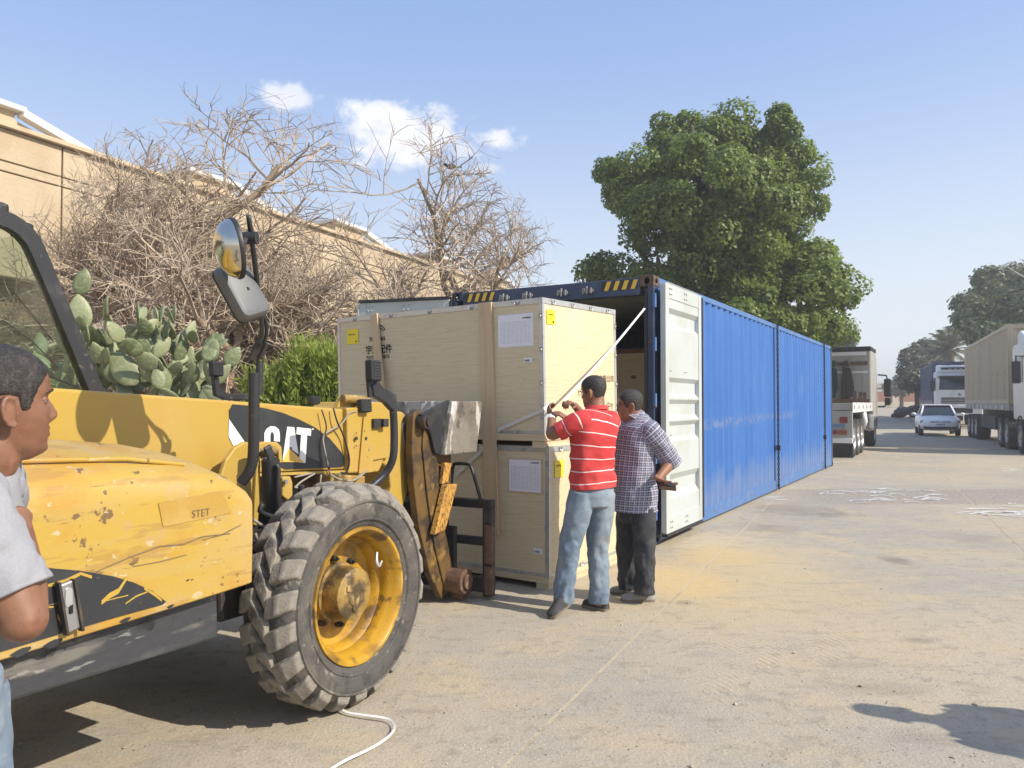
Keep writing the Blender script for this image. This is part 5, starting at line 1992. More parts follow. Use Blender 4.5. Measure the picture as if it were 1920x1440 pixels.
    MB().cyl((.93, .96, 1.55), (1.15, .93, 1.545), .030, n=12).build('top_pin', 'hub_grease', hd, smooth=60)
    MB().prism([(.90, 1.49), (.94, 1.56), (1.08, 1.575), (1.14, 1.52)], (0, .98, 0), (1, 0, 0), (0, 0, 1), (0, .04, 0)).build('lug_plate', 'boom_paint', hd, bevel=.004)

    def lamp(parent, c, d, w_, h_, name='work_lamp'):
        c, d = Vector(c), Vector(d).normalized()
        up = V(0, 0, 1) - d * d.z
        up.normalize()
        s = up.cross(d)
        m = MB().obox(c, d * .028, s * w_, up * h_)
        o = m.build(name, 'black_plastic', parent, bevel=.012, seg=3)
        m = MB()
        for q in range(-3, 4):
            m.obox(c + d * .0295 + up * h_ * .26 * q, d * .003, s * w_ * .82, up * h_ * .05)
        m.build('lamp_grille', 'lamp_lens', o)
        return o
    # lamp lying on the boom head, small black lamp behind
    l = lamp(hd, m3(683, 761, .85), (-.1, -1, .1), .048, .045)
    lamp(hd, m3(588, 751, 1.0), (-.2, -1, .1), .035, .028)
    # cables over the boom
    for pts, r_, mm in (([(603, 768), (612, 800), (607, 830), (618, 880)], .005, 'black_plastic'), ([(625, 765), (632, 790), (645, 820), (655, 860), (650, 885), (640, 886)], .006, 'black_plastic'), ([(668, 772), (655, 775), (640, 795), (618, 808), (606, 820), (610, 850), (619, 890)], .006, 'hose'),
                        ([(700, 800), (695, 830), (690, 860), (680, 885), (660, 898), (630, 896)], .006, 'hose'), ([(694, 815), (690, 845)], .010, 'hose')):
        P = [m3(*q, .868 - .012 * (i % 2)) for i, q in enumerate(pts)]
        MB().tube(P, r_, 6, sub=4).build('cable', mm, t, smooth=180)
    # carriage: two dirty side arms, pins, cover plates
    for y0, y1 in ((.78, .84), (1.36, 1.42)):
        MB().prism(arc(1.555, 1.40, .075, 180, 20, 8) + [(1.74, 1.33), (1.80, 1.15), (1.84, .80), (1.95, .42), (2.06, .12), (1.86, .03), (1.70, .25), (1.56, .62), (1.49, .95), (1.47, 1.2)], (0, y0, 0), (1, 0, 0), (0, 0, 1), (0, y1 - y0, 0)).build('carriage_arm', 'dirty_yellow', t, bevel=.008)
    MB().prism([(1.60, 1.40), (1.72, 1.30), (1.77, 1.08), (1.80, .80), (1.92, .40), (2.02, .12), (1.90, .06), (1.74, .45), (1.64, .85), (1.58, 1.2)], (0, .764, 0), (1, 0, 0), (0, 0, 1), (0, .014, 0)).build('carriage_rib', 'dirty_yellow', t, bevel=.004)
    MB().box(1.62, .86, .2, 1.86, 1.34, .75).build('carriage_core', 'dark_steel', t, bevel=.02)
    m = MB().cyl((1.555, .70, 1.385), (1.555, 1.46, 1.385), .052, n=20)
    m.cyl((1.555, .685, 1.385), (1.555, .70, 1.385), .032, n=14)
    m.cyl((1.64, .72, 1.41), (1.64, 1.45, 1.41), .035, n=16)
    m.build('pivot_pin', 'dark_steel', t, smooth=40)
    MB().prism([(1.52, 1.44), (1.62, 1.47), (1.90, 1.545), (1.79, 1.13), (1.70, 1.15), (1.64, 1.30)], (0, .735, 0), (1, 0, 0), (0, 0, 1), (0, .03, 0)).build('gusset_plate', 'black_paint', t, bevel=.004)
    c = MB().prism([(1.885, 1.535), (2.30, 1.535), (2.325, 1.52), (2.235, 1.13), (1.775, 1.13)], (0, .70, 0), (1, 0, 0), (0, 0, 1), (0, .8, 0)).build('coupler_plate', 'scraped_steel', t, bevel=.008)
    MB().box(1.80, .80, .80, 2.02, 1.36, 1.13).build('coupler_stem', 'dirty_yellow', t, bevel=.01)
    MB().prism([(1.645, .555), (1.79, .575), (1.955, .90), (1.80, .905)], (0, .70, 0), (1, 0, 0), (0, 0, 1), (0, .05, 0)).build('cover_plate', 'flaked_yellow', t, bevel=.006)
    MB().prism([(1.80, .91), (1.88, .92), (1.93, 1.06), (1.83, 1.07)], (0, .74, 0), (1, 0, 0), (0, 0, 1), (0, .03, 0)).build('cover_plate', 'flaked_yellow', t, bevel=.004)
    m = MB().cyl((1.96, .62, .16), (1.96, .78, .16), .095, n=18)
    m.cyl((1.96, .60, .16), (1.96, .62, .16), .06, n=14)
    m.build('lower_pin', 'rusty_steel', t, smooth=35, bevel=.006)
    MB().prism([(1.95, .02), (2.12, .05), (2.10, .22), (1.98, .25)], (0, .66, 0), (1, 0, 0), (0, 0, 1), (0, .10, 0)).build('pin_lug', 'rusty_steel', t, bevel=.01)
    # fork frame across the crates' face
    X = 2.16
    f = MB().box(X - .05, .50, .70, X + .03, 1.70, .765).build('frame_bar', 'black_paint', t, bevel=.006)
    MB().box(X - .05, .50, .05, X + .03, 1.70, .16).build('frame_bar', 'dark_steel', t, bevel=.006)
    for y0, mm in ((.50, 'black_paint'), (.93, 'black_paint'), (1.22, 'dark_steel'), (1.63, 'black_paint')):
        MB().box(X - .048, y0, .02, X + .028, y0 + .075, .70).build('frame_post', mm, t, bevel=.008)
    MB().box(X - .075, .475, .28, X - .02, .545, .58).build('rub_strip', 'rusty_steel', t, bevel=.012)
    MB().box(X - .07, .48, .04, X - .01, .55, .26).build('rub_strip', 'rusty_steel', t, bevel=.012)
    MB().cyl((X - .01, .55, .44), (X - .01, 1.65, .44), .036, n=14).build('fork_shaft', 'black_paint', t, smooth=60)
    for y0 in (.80, 1.38):
        m = MB().box(X - .10, y0, .04, X - .052, y0 + .10, .55)
        m.build('fork_shank', 'dark_steel', t, bevel=.008)
        MB().box(X - .07, y0, .02, X + 1.05, y0 + .10, .055).build('fork_blade', 'dark_steel', t, bevel=.006)
    MB().tube([V(X, .62, .765), V(X, .70, 1.0), V(X, .74, 1.035), V(X, .84, 1.035), V(X, .88, 1.0), V(X, .90, .765)], .014, 8, sub=2).build('guard_hoop', 'black_paint', t, smooth=60)
    for y0 in (1.1, 1.4):
        MB().tube([V(X, y0, .765), V(X, y0 + .02, 1.03)], .014, 8).build('guard_hoop', 'black_paint', t, smooth=60)
    # lift support plates, cylinder and hoses between hood and wheel
    pl = [(414, 892), (424, 862), (440, 840), (458, 829), (472, 829), (486, 838), (490, 860), (488, 910), (480, 950), (466, 985), (420, 985)]
    MB().prism([mp(*q, .74) for q in pl], (0, .74, 0), (1, 0, 0), (0, 0, 1), (0, .03, 0)).build('support_plate', 'boom_paint', t, bevel=.008)
    pl = [(484, 832), (495, 828), (520, 829), (529, 838), (530, 868), (524, 868), (522, 845), (516, 838), (494, 839), (488, 860), (489, 920), (484, 985), (476, 985), (480, 900)]
    MB().prism([mp(*q, .60) for q in pl], (0, .60, 0), (1, 0, 0), (0, 0, 1), (0, .03, 0)).build('support_plate', 'boom_paint', t, bevel=.006)
    p = m3(505, 846, .62)
    MB().cyl(p + V(-.1, 0, 0), p + V(.04, .0, 0), .030, n=14).build('pin', 'hub_grease', t, smooth=60)
    cy = MB().cyl(m3(507, 862, .56), m3(512, 965, .56), .047, n=20).build('lift_cylinder', 'black_plastic', t, smooth=40)
    MB().bar(m3(500, 836, .55), m3(513, 872, .55), .05, .02, up=(0, 1, 0)).build('cylinder_ear', 'black_paint', cy, bevel=.01)
    MB().tube([m3(517, 872, .5), m3(522, 880, .49), m3(521, 930, .49), m3(524, 965, .49)], .012, 8, sub=3).build('cylinder_pipe', 'black_plastic', cy, smooth=180)
    MB().tube([m3(492, 945, .45), m3(488, 958, .45), m3(500, 966, .45), m3(525, 973, .45), m3(545, 975, .5)], .014, 8, sub=3).build('hose', 'black_plastic', t, smooth=180)
    MB().tube([m3(476, 975, .4), m3(500, 992, .4), m3(512, 1005, .4)], .008, 8, sub=3).build('hose', 'hose', t, smooth=180)
    MB().tube([m3(479, 1000, .38), m3(486, 1020, .38), m3(498, 1030, .38)], .006, 8, sub=3).build('hose', 'hose', t, smooth=180)
    pl = [(530, 895), (545, 893), (549, 905), (549, 930), (540, 938), (530, 930)]
    m = MB().prism([mp(*q, .62) for q in pl], (0, .62, 0), (1, 0, 0), (0, 0, 1), (0, .05, 0)).build('bracket', 'boom_paint', t, bevel=.006)
    q = m3(534, 903, .612)
    MB().cyl(q, q + V(0, -.015, 0), .012, n=8).build('bolt', 'bare_steel', m)
    for pts in ([(590, 888), (565, 903), (552, 915)], [(602, 890), (600, 912)], [(585, 887), (552, 895)], [(620, 890), (640, 900), (665, 900), (688, 882)], [(552, 914), (565, 915)]):
        MB().tube([m3(*q, .72) for q in pts], .006, 6, sub=3).build('hose', 'hose', t, smooth=180)
    MB().cyl(m3(565, 910, .45), m3(566, 935, .45), .018, n=10).build('reservoir_cap', 'dark_steel', t, smooth=50)
    MB().cyl(m3(537, 950, .42), m3(538, 985, .42), .012, n=8).build('grease_fitting', 'rusty_steel', t, smooth=50)
    MB().box(-.55, .40, .50, .30, .62, .86).build('subframe', 'dark_steel', t, bevel=.02)
    MB().prism([(.62, 1.08), (.95, 1.04), (.95, .62), (.62, .62)], (0, .78, 0), (1, 0, 0), (0, 0, 1), (0, .7, 0)).build('front_plate', 'hub_grease', t, bevel=.01)
    # mirror pole at the hood's front corner
    P = [m3(452, 905, .40), m3(466, 886, .37), m3(474, 860, .35), m3(476, 800, .34), m3(476, 699, .335)]
    pole = MB().tube(P, .0265, 14, sub=4).build('mirror_pole', 'black_paint', t, smooth=60)
    MB().tube([m3(486, 740, .325), m3(487, 678, .325)], .017, 12).build('pole_sleeve', 'black_paint', pole, smooth=60)
    br = MB().bar(m3(474, 676, .32), m3(490, 642, .28), .055, .02, up=(0, 1, 0))
    br.bar(m3(483, 670, .31), m3(497, 640, .27), .02, .05, up=(0, 1, 0))
    br.build('mirror_bracket', 'dark_steel', pole, bevel=.004)
    rod = [m3(486, 645, .27), m3(491, 625, .25), m3(489, 590, .22), m3(480, 510, .14), m3(472, 450, .08), m3(466, 404, .04)]
    MB().tube(rod, .0115, 10, sub=4).build('mirror_rod', 'black_paint', pole, smooth=180)
    MB().tube([m3(496, 642, .27), m3(500, 622, .25), m3(497, 600, .23), m3(489, 580, .21)], .009, 8, sub=4).build('mirror_rod', 'black_paint', pole, smooth=180)
    # round convex mirror
    def wl(v):
        v = Vector(v)
        return V(v.dot(TX), v.dot(TY), v.z)
    c = m3(441, 466, .05)
    ax = wl((-.85, -.49, -.19)).normalized()
    rm = MB().lathe([(.126, -.012), (.130, .0), (.126, .008)], c, ax, 40).build('round_mirror', 'black_plastic', pole, smooth=60)
    MB().lathe([(.124, .004), (.120, .022), (.106, .046), (.080, .066), (.047, .079), (.02, .084), (0, .085)], c, ax, 40).build('mirror_glass', 'mirror_glass', rm, smooth=180)
    MB().lathe([(.125, -.004), (.10, -.012), (.03, -.016), (0, -.016)], c, ax, 40).build('mirror_back', 'black_plastic', rm, smooth=180)
    q = m3(463, 446, .06)
    MB().tube([c - ax * .015, q], .012, 8).build('mirror_stem', 'black_plastic', rm)
    d = (m3(466, 430, .06) - m3(469, 460, .06)).normalized()
    MB().cyl(m3(467, 446, .06) - wl((1, 0, 0)) * .022, m3(467, 446, .06) + wl((1, 0, 0)) * .034, .027, n=14).build('mirror_clamp', 'black_plastic', rm, smooth=50)
    # flat rectangular mirror, its grey back to the viewer
    c = m3(452, 549, .19)
    Ld = wl((.46, .10, -.88)).normalized()
    N = wl((-.74, .58, -.33))
    N = (N - Ld * N.dot(Ld)).normalized()
    S = N.cross(Ld)
    hw, hl, rr_ = .085, .132, .035
    outl = []
    for sx, sy, a0 in ((1, 1, 0), (-1, 1, 90), (-1, -1, 180), (1, -1, 270)):
        for k in range(5):
            a = R(a0 + 90 * k / 4)
            outl.append((sx * (hw - rr_) + rr_ * math.cos(a), sy * (hl - rr_) + rr_ * math.sin(a)))
    rg = []
    for off, sc in ((-.045, .72), (-.038, .88), (-.015, .98), (.010, 1.0), (.014, .99)):
        rg.append([c + S * x * sc + Ld * y_ * sc + N * off for x, y_ in outl])
    fm = MB().rings(rg, True).build('flat_mirror', 'mirror_back', pole, smooth=40)
    MB().rings([[c + S * x * .95 + Ld * y_ * .95 + N * o_ for x, y_ in outl] for o_ in (.015, .018)], True).build('mirror_glass', 'mirror_glass', fm)
    MB().rings([[c + S * x * 1.01 + Ld * y_ * 1.01 + N * o_ for x, y_ in outl] for o_ in (.006, .016)], False).build('mirror_trim', 'black_plastic', fm)
    MB().tube([c - N * .04, m3(484, 548, .18)], .012, 8).build('mirror_stem', 'black_plastic', fm)
    # guard pipe with lamp at the front right
    yg = .35
    gp = MB().tube([m3(697, 912, .42), m3(722, 888, .39), m3(737, 858, yg), m3(739, 810, yg), m3(737, 765, yg)], .0235, 14, sub=4).build('lamp_guard', 'black_paint', t, smooth=60)
    MB().prism([mp(*q, yg) for q in ((694, 722), (703, 712), (716, 728), (739, 740), (741, 768), (733, 770), (720, 756), (697, 742))], (0, yg - .02, 0), (1, 0, 0), (0, 0, 1), (0, .04, 0)).build('lamp_bracket', 'black_paint', gp, bevel=.006)
    MB().bar(m3(694, 745, yg), m3(690, 700, yg), .032, .02, up=(0, 1, 0)).build('lamp_bracket', 'black_paint', gp, bevel=.004)
    lamp(gp, m3(700, 695, yg - .03), (.05, -1, .05), .047, .062)
    # the same guard at the front left, seen over the boom
    yl_ = 1.75
    gp = MB().tube([m3(452, 905, 1.75), m3(470, 850, 1.75), m3(470, 752, 1.75)], .0235, 12, sub=3).build('lamp_guard', 'black_paint', t, smooth=60)
    MB().prism([mp(*q, yl_) for q in ((397, 700), (406, 700), (410, 728), (425, 738), (466, 738), (466, 750), (420, 750), (402, 742))], (0, yl_ - .02, 0), (1, 0, 0), (0, 0, 1), (0, .04, 0)).build('lamp_bracket', 'black_paint', gp, bevel=.006)
    lamp(gp, m3(405, 692, yl_ - .03), (.05, -1, .05), .045, .05)
    # cab on the left side
    y0, y1 = 1.36, 2.22
    MB().box(-2.7, y0, .62, -.55, y1, 1.52).build('cab_body', 'yellow_paint', t, bevel=.02)
    for yy in (y0, y1):
        pts = [V(-.52, yy, 1.50), V(-.70, yy, 1.90), V(-.86, yy, 2.25), V(-.905, yy, 2.325), V(-.97, yy, 2.375), V(-1.06, yy, 2.395), V(-1.3, yy, 2.41), V(-2.6, yy, 2.42)]
        m = MB()
        ribbon(m, pts, .060, (1, 0, .35), .075, sub=6)
        m.build('cab_pillar', 'black_paint', t, smooth=40)
        for x in (-1.72, -2.62):
            MB().bar((x, yy, 1.5), (x - .02, yy, 2.42), .06, .05, up=(1, 0, 0)).build('cab_pillar', 'black_paint', t, bevel=.008)
        MB().box(-2.65, yy - .025, 1.50, -.52, yy + .025, 1.56).build('cab_sill', 'black_paint', t, bevel=.005)
        MB().prism([(-2.62, 1.55), (-.60, 1.55), (-.92, 2.30), (-1.02, 2.37), (-2.62, 2.385)], (0, yy - .003, 0), (1, 0, 0), (0, 0, 1), (0, .005, 0)).build('side_window', 'dusty_glass', t)
    MB().obox(V(-.735, (y0 + y1) / 2, 1.93), V(-.19, 0, .41), V(0, (y1 - y0) / 2 - .04, 0), V(.002, 0, .001)).build('windscreen', 'dusty_glass', t)
    MB().box(-2.68, y0 - .03, 2.41, -1.0, y1 + .03, 2.47).build('cab_roof', 'black_paint', t, bevel=.02)
    l = lamp(t, V(-.90, y0 + .06, 2.37), (1, .1, -.1), .05, .035)
    # inside: seat, column, wheel
    m = MB().box(-2.35, 1.55, 1.2, -1.9, 2.05, 1.42)
    m.obox(V(-2.35, 1.8, 1.75), V(.06, 0, 0), V(0, .23, 0), V(-.06, 0, .38))
    m.build('driver_seat', 'black_plastic', t, bevel=.05, seg=3)
    MB().tube([V(-1.05, 1.8, 1.3), V(-1.25, 1.8, 1.72)], .035, 10).build('steering_column', 'black_plastic', t)
    ring = [V(-1.28, 1.8, 1.74) + V(.03 * math.cos(a), .19 * math.cos(a), 0) * 1 + V(-.13 * math.sin(a) * .9, 0, .13 * math.sin(a)) for a in [2 * math.pi * k / 20 for k in range(21)]]
    MB().tube(ring, .015, 8).build('steering_wheel', 'black_plastic', t, smooth=180)
    for pts in ([(100, 640), (60, 590), (24, 545)], [(110, 690), (60, 640), (5, 600)]):
        MB().tube([m3(*q, y0 - .012) for q in pts], .0025, 6).build('wiper_arm', 'black_plastic', t)
    MB().tube([V(-.62, y0 + .03, 1.6), V(-.66, 1.8, 1.72), V(-.70, 2.1, 1.85)], .006, 6).build('wiper_arm', 'black_plastic', t)
    return t


TELE = build_telehandler()


# ------------------------------------------------------------------ people
ZP = [-.012, 0.0, .012, .028, .045, .062, .078, .10, .122, .142, .162, .182, .202, .218, .229, .235]
FR = [.052, .074, .084, .087, .087, .086, .084, .084, .082, .088, .088, .082, .068, .048, .026, .004]
BK = [-.035, -.040, -.045, -.052, -.060, -.068, -.075, -.086, -.095, -.100, -.101, -.097, -.085, -.064, -.040, -.012]
HW = [.030, .040, .050, .058, .063, .067, .069, .071, .073, .075, .0755, .074, .067, .051, .032, .006]


def interp(z, ys):
    return float(np.interp(z, ZP, ys))


def head_xyz(z, th, grow=0.0):
    """surface point of the head: z above the chin, th = 0 at the nose, local x forward, y left"""
    f, b, w = interp(z, FR), interp(z, BK), interp(z, HW)
    cx = (f + b) * .5 + .012
    ca, sa = math.cos(th), math.sin(th)
    rx = (f - cx) if ca > 0 else (cx - b)
    e = .88
    x = cx + rx * math.copysign(abs(ca) ** e, ca)
    y = w * math.copysign(abs(sa) ** .92, sa)
    if ca > 0:
        # nose, brow, eyes, lips, chin, cheeks
        if .066 < z < .134:
            if z > .084:
                n = .027 * (1 - ((z - .084) / .05) ** 1.15)
                s = .0095 + .006 * (1 - (z - .084) / .05)
            else:
                n = .027 * max(0, (z - .066) / .018) ** .6
                s = .0165
            x += max(0, n) * math.exp(-(y / s) ** 2)
        x += .006 * math.exp(-((z - .137) / .008) ** 2) * math.exp(-((abs(y) - .030) / .022) ** 2)
        x -= .013 * math.exp(-((z - .119) / .0105) ** 2) * math.exp(-((abs(y) - .032) / .014) ** 2)
        x += .0065 * math.exp(-((z - .0565) / .006) ** 2) * math.exp(-(y / .021) ** 2)
        x += .0070 * math.exp(-((z - .0425) / .0065) ** 2) * math.exp(-(y / .019) ** 2)
        x -= .0045 * math.exp(-((z - .0495) / .0028) ** 2) * math.exp(-(y / .024) ** 2)
        x -= .006 * math.exp(-((z - .029) / .007) ** 2) * math.exp(-(y / .025) ** 2)
        x += .006 * math.exp(-((z - .009) / .010) ** 2) * math.exp(-(y / .022) ** 2)
        x += .004 * math.exp(-((z - .092) / .016) ** 2) * math.exp(-((abs(y) - .045) / .018) ** 2)
    return V(x, y, z)


def head_frame(org, fwd, up):
    fwd, up = Vector(fwd).normalized(), Vector(up)
    up = (up - fwd * up.dot(fwd)).normalized()
    lf = up.cross(fwd)
    M = Matrix((fwd, lf, up)).transposed().to_4x4()
    M.translation = org
    return M


def add_head(mb, M, s=1.0):
    rg = []
    nz, nt = 58, 72
    for i in range(nz):
        q = i / (nz - 1)
        z = -.012 + .247 * q
        rg.append([M @ (head_xyz(z, 2 * math.pi * k / nt) * s) for k in range(nt)])
    mb.rings(rg, True)
    for sy in (-1, 1):
        c = V(-.012, sy * .077, .094)
        E = Matrix.Rotation(sy * R(-24), 3, 'Z') @ Matrix.Rotation(R(-12), 3, 'Y')
        rgs = []
        for i in range(9):
            a = math.pi * i / 8
            rgs.append([M @ ((c + E @ V(.019 * math.sin(a) * math.cos(b) * (1.1 if math.cos(a) < 0 else .85), -.0 + .0105 * math.sin(a) * math.sin(b) + sy * .004, -.033 * math.cos(a))) * s) for b in [2 * math.pi * k / 14 for k in range(14)]])
        mb.rings(rgs, True)
        ring = [M @ ((c + E @ V(.018 * math.cos(a) - .001, sy * .014, .031 * math.sin(a))) * s) for a in [R(40 + 260 * k / 12) for k in range(13)]]
        mb.tube(ring, .0055 * s, 6)


def add_hair(parent, M, s=1.0, thick=.006, front=.168, side=.125, nape=.05, m='hair'):
    nz, nt = 46, 72
    idx, vs, fs = {}, [], []

    def limit(x):
        return float(np.interp(x, [-.06, -.034, -.030, .010, .014, .032, .050, .076, .082], [nape, nape + .012, side + .008, side + .008, side - .026, side - .022, side + .026, front - .006, front]))
    for i in range(nz):
        z = .03 + .205 * i / (nz - 1)
        for k in range(nt):
            th = 2 * math.pi * k / nt
            p = head_xyz(z, th)
            lim = limit(p.x) + .004 * noise.noise(p * 90)
            d = max(0.0, min(1.0, (z - lim) / .014))
            c = V(-.01, 0, .13)
            nn = (p - c).normalized()
            off = thick * d - .004 * (1 - d) + .0016 * noise.noise(p * 160) * d
            idx[i, k] = len(vs)
            vs.append(M @ ((p + nn * off) * s))
    ok = {}
    for i in range(nz - 1):
        for k in range(nt):
            j = (k + 1) % nt
            fs.append((idx[i, k], idx[i, j], idx[i + 1, j], idx[i + 1, k]))
    fs.append(tuple(idx[nz - 1, k] for k in range(nt)))
    return MB().add(vs, fs).build('hair', m, parent, smooth=180)


def add_face_bits(parent, M, s=1.0, lidm='skin_far'):
    for sy in (-1, 1):
        o = MB().ball(M @ (V(.0650, sy * .0315, .1185) * s), .0118 * s, n=16, m=12).build('eye', 'eye_white', parent, smooth=180)
        MB().ball(M @ (V(.0722, sy * .0315, .1172) * s), .0058 * s, n=12, m=8).build('iris', 'iris', o, smooth=180)
        # lids: two shells over the eyeball leaving a narrow slit
        c = V(.0650, sy * .0315, .1185)
        for e0, e1 in ((4, 88), (-88, -16)):
            rg = []
            for i in range(6):
                e = R(e0 + (e1 - e0) * i / 5)
                rg.append([M @ ((c + V(math.cos(e) * math.cos(a) * .0128, math.cos(e) * math.sin(a) * .0150, math.sin(e) * .0128)) * s) for a in [R(-100 + 200 * k / 14) for k in range(15)]])
            MB().rings(rg, False, closed_u=False).build('eyelid', lidm, parent, smooth=180)
        pts = []
        for k in range(9):
            y = sy * (.013 + .038 * k / 8)
            z = .1375 + .006 * math.sin(math.pi * (k / 8) ** .8) - .004 * (k / 8)
            best = min((abs(head_xyz(z, t).y - y), t) for t in [sy * i * .01 for i in range(0, 120)])
            pts.append(M @ ((head_xyz(z, best[1]) + V(.0005, 0, 0)) * s))
        MB().tube(pts, [.0014 * s, .0026 * s, .0030 * s, .0032 * s, .0030 * s, .0028 * s, .0024 * s, .0018 * s, .001 * s], 6).build('eyebrow', 'eyebrow', parent, smooth=180)


def add_glasses(parent, M, s=1.0):
    m = MB()
    for sy in (-1, 1):
        ring = [M @ (V(.101 - .012 * abs(math.cos(a)) * .3, sy * .034 + .024 * math.copysign(abs(math.cos(a)) ** .7, math.cos(a)), .117 + .0165 * math.copysign(abs(math.sin(a)) ** .7, math.sin(a))) * s) for a in [2 * math.pi * k / 20 for k in range(21)]]
        m.tube(ring, .0022 * s, 6, caps=False)
        m.tube([M @ (V(.098, sy * .058, .122) * s), M @ (V(.05, sy * .079, .122) * s), M @ (V(-.012, sy * .083, .122) * s), M @ (V(-.025, sy * .082, .108) * s)], .0022 * s, 6)
    m.tube([M @ (V(.1, -.010, .121) * s), M @ (V(.104, 0, .124) * s), M @ (V(.1, .010, .121) * s)], .002 * s, 6)
    g = m.build('glasses', 'glass_frame', parent, smooth=180)
    return g


def add_hand(mb, wrist, d, n, th, curl=.7, s=1.0, spread=.1, r0=.0092):
    """palm along d from the wrist, n the palm's inner normal, th the side the thumb leaves from"""
    wrist, d, n = Vector(wrist), Vector(d).normalized(), Vector(n)
    n = (n - d * n.dot(d)).normalized()
    t = Vector(th)
    t = (t - d * t.dot(d) - n * t.dot(n)).normalized()
    loft(mb, [wrist - d * .03, wrist, wrist + d * .04 * s, wrist + d * .085 * s, wrist + d * .10 * s], [(.028, .021), (.029, .020), (.040 * s, .017 * s), (.043 * s, .015 * s), (.036 * s, .010 * s)], t, 16, 4, uv=False)
    for i, (off, ln) in enumerate(((.031, .074), (.0105, .083), (-.0105, .077), (-.031, .060))):
        base = wrist + d * .088 * s + t * off * s
        dd = (d + t * off * spread * 18).normalized()
        pts = [base - dd * .02]
        p = base.copy()
        pts.append(p.copy())
        a = 0
        for k, q in enumerate((.42, .33, .25)):
            a += curl * (.85, 1.0, .8)[k] * (1 + .08 * (i - 1.5))
            v = dd * math.cos(a) + n * math.sin(a)
            p = p + v * ln * q * s
            pts.append(p.copy())
        loft(mb, pts, [r0 * s, r0 * s, r0 * .95 * s, r0 * .86 * s, r0 * .66 * s], t, 10, 4, uv=False)
    b = wrist + d * .022 * s + t * .026 * s
    v1 = (d * .62 + t * .62 + n * .35).normalized()
    v2 = (d * .85 + t * .15 + n * .5).normalized()
    p1 = b + v1 * .042 * s
    p2 = p1 + v2 * .032 * s
    p3 = p2 + (v2 + n * .25 * curl).normalized() * .026 * s
    loft(mb, [b - v1 * .015, b, p1, p2, p3], [.012 * s, .0145 * s, .0115 * s, .0105 * s, .007 * s], n, 10, 4, uv=False)


def skin_body(mb, voxel, m, parent, name='body', smooth=2):
    me = mb.mesh(name)
    o = bpy.data.objects.new('body_source', me)
    COL.objects.link(o)
    r = o.modifiers.new('remesh', 'REMESH')
    r.mode = 'VOXEL'
    r.voxel_size = voxel
    sm = o.modifiers.new('smooth', 'SMOOTH')
    sm.factor = .5
    sm.iterations = smooth
    bpy.context.view_layer.update()
    me2 = bpy.data.meshes.new_from_object(o.evaluated_get(bpy.context.evaluated_depsgraph_get()))
    bpy.data.objects.remove(o)
    return link_mesh(name, me2, m, parent, smooth=180, fix=False)


def shoe(parent, heel, toe, m, h=.075, sole='shoe_sole', tilt=0.0, W_=.045):
    heel, toe = Vector(heel), Vector(toe)
    d = (toe - heel)
    L = d.length
    d.normalize()
    s = V(0, 0, 1).cross(d).normalized()
    u = d.cross(s)
    rg, rs = [], []
    for q, w, hh in ((-.02, .022, .052), (.03, .034, .074), (.18, .038, .085), (.34, .037, .080), (.5, .042, .066), (.68, .048, .052), (.84, .046, .042), (.95, .034, .034), (1.0, .014, .024)):
        p = heel + d * L * q
        w = w * W_ / .045
        rg.append([p + s * w * math.cos(a) * (1 if math.sin(a) < .3 else .92) + u * (.016 + hh * max(0, math.sin(a))) for a in [2 * math.pi * k / 16 for k in range(16)]])
        rs.append([p + s * (w + .003) * math.cos(a) + u * (.001 if math.sin(a) < 0 else .020) for a in [2 * math.pi * k / 16 for k in range(16)]])
    o = MB().rings(rg, True).build('shoe', m, parent, smooth=60)
    MB().rings(rs, True).build('sole', sole, o, smooth=50)
    return o


def mid(a, b, t=.5):
    return Vector(a).lerp(Vector(b), t)


def fill_figure(mb, j, L):
    """trunk and limbs under the clothes, one skin; j holds joints, L the side direction to the person's left"""
    loft(mb, [j['pelvis'] - V(0, 0, .08), j['pelvis'], j['waist'], j['chest'], mid(j['chest'], j['collar'], .75), j['collar'], j['collar'] + V(0, 0, .03)], [(.12, .10), (.155, .115), (.14, .105), (.165, .115), (.13, .085), (.085, .065), (.055, .055)], L, 24, 5, uv=False)
    for s in 'lr':
        a, b, c = j[s + 'shoulder'], j[s + 'elbow'], j[s + 'wrist']
        loft(mb, [mid(a, j['chest'], .25), a, mid(a, b, .45), b, mid(b, c, .3), c], [.055, .056, .050, .041, .043, .027], L, 16, 5, uv=False)
        a, b, c = j[s + 'hip'], j[s + 'knee'], j[s + 'ankle']
        loft(mb, [a + V(0, 0, .04), mid(a, b, .3), b, mid(b, c, .35), c, c - V(0, 0, .05)], [.09, .082, .056, .058, .036, .034], L, 16, 5, uv=False)


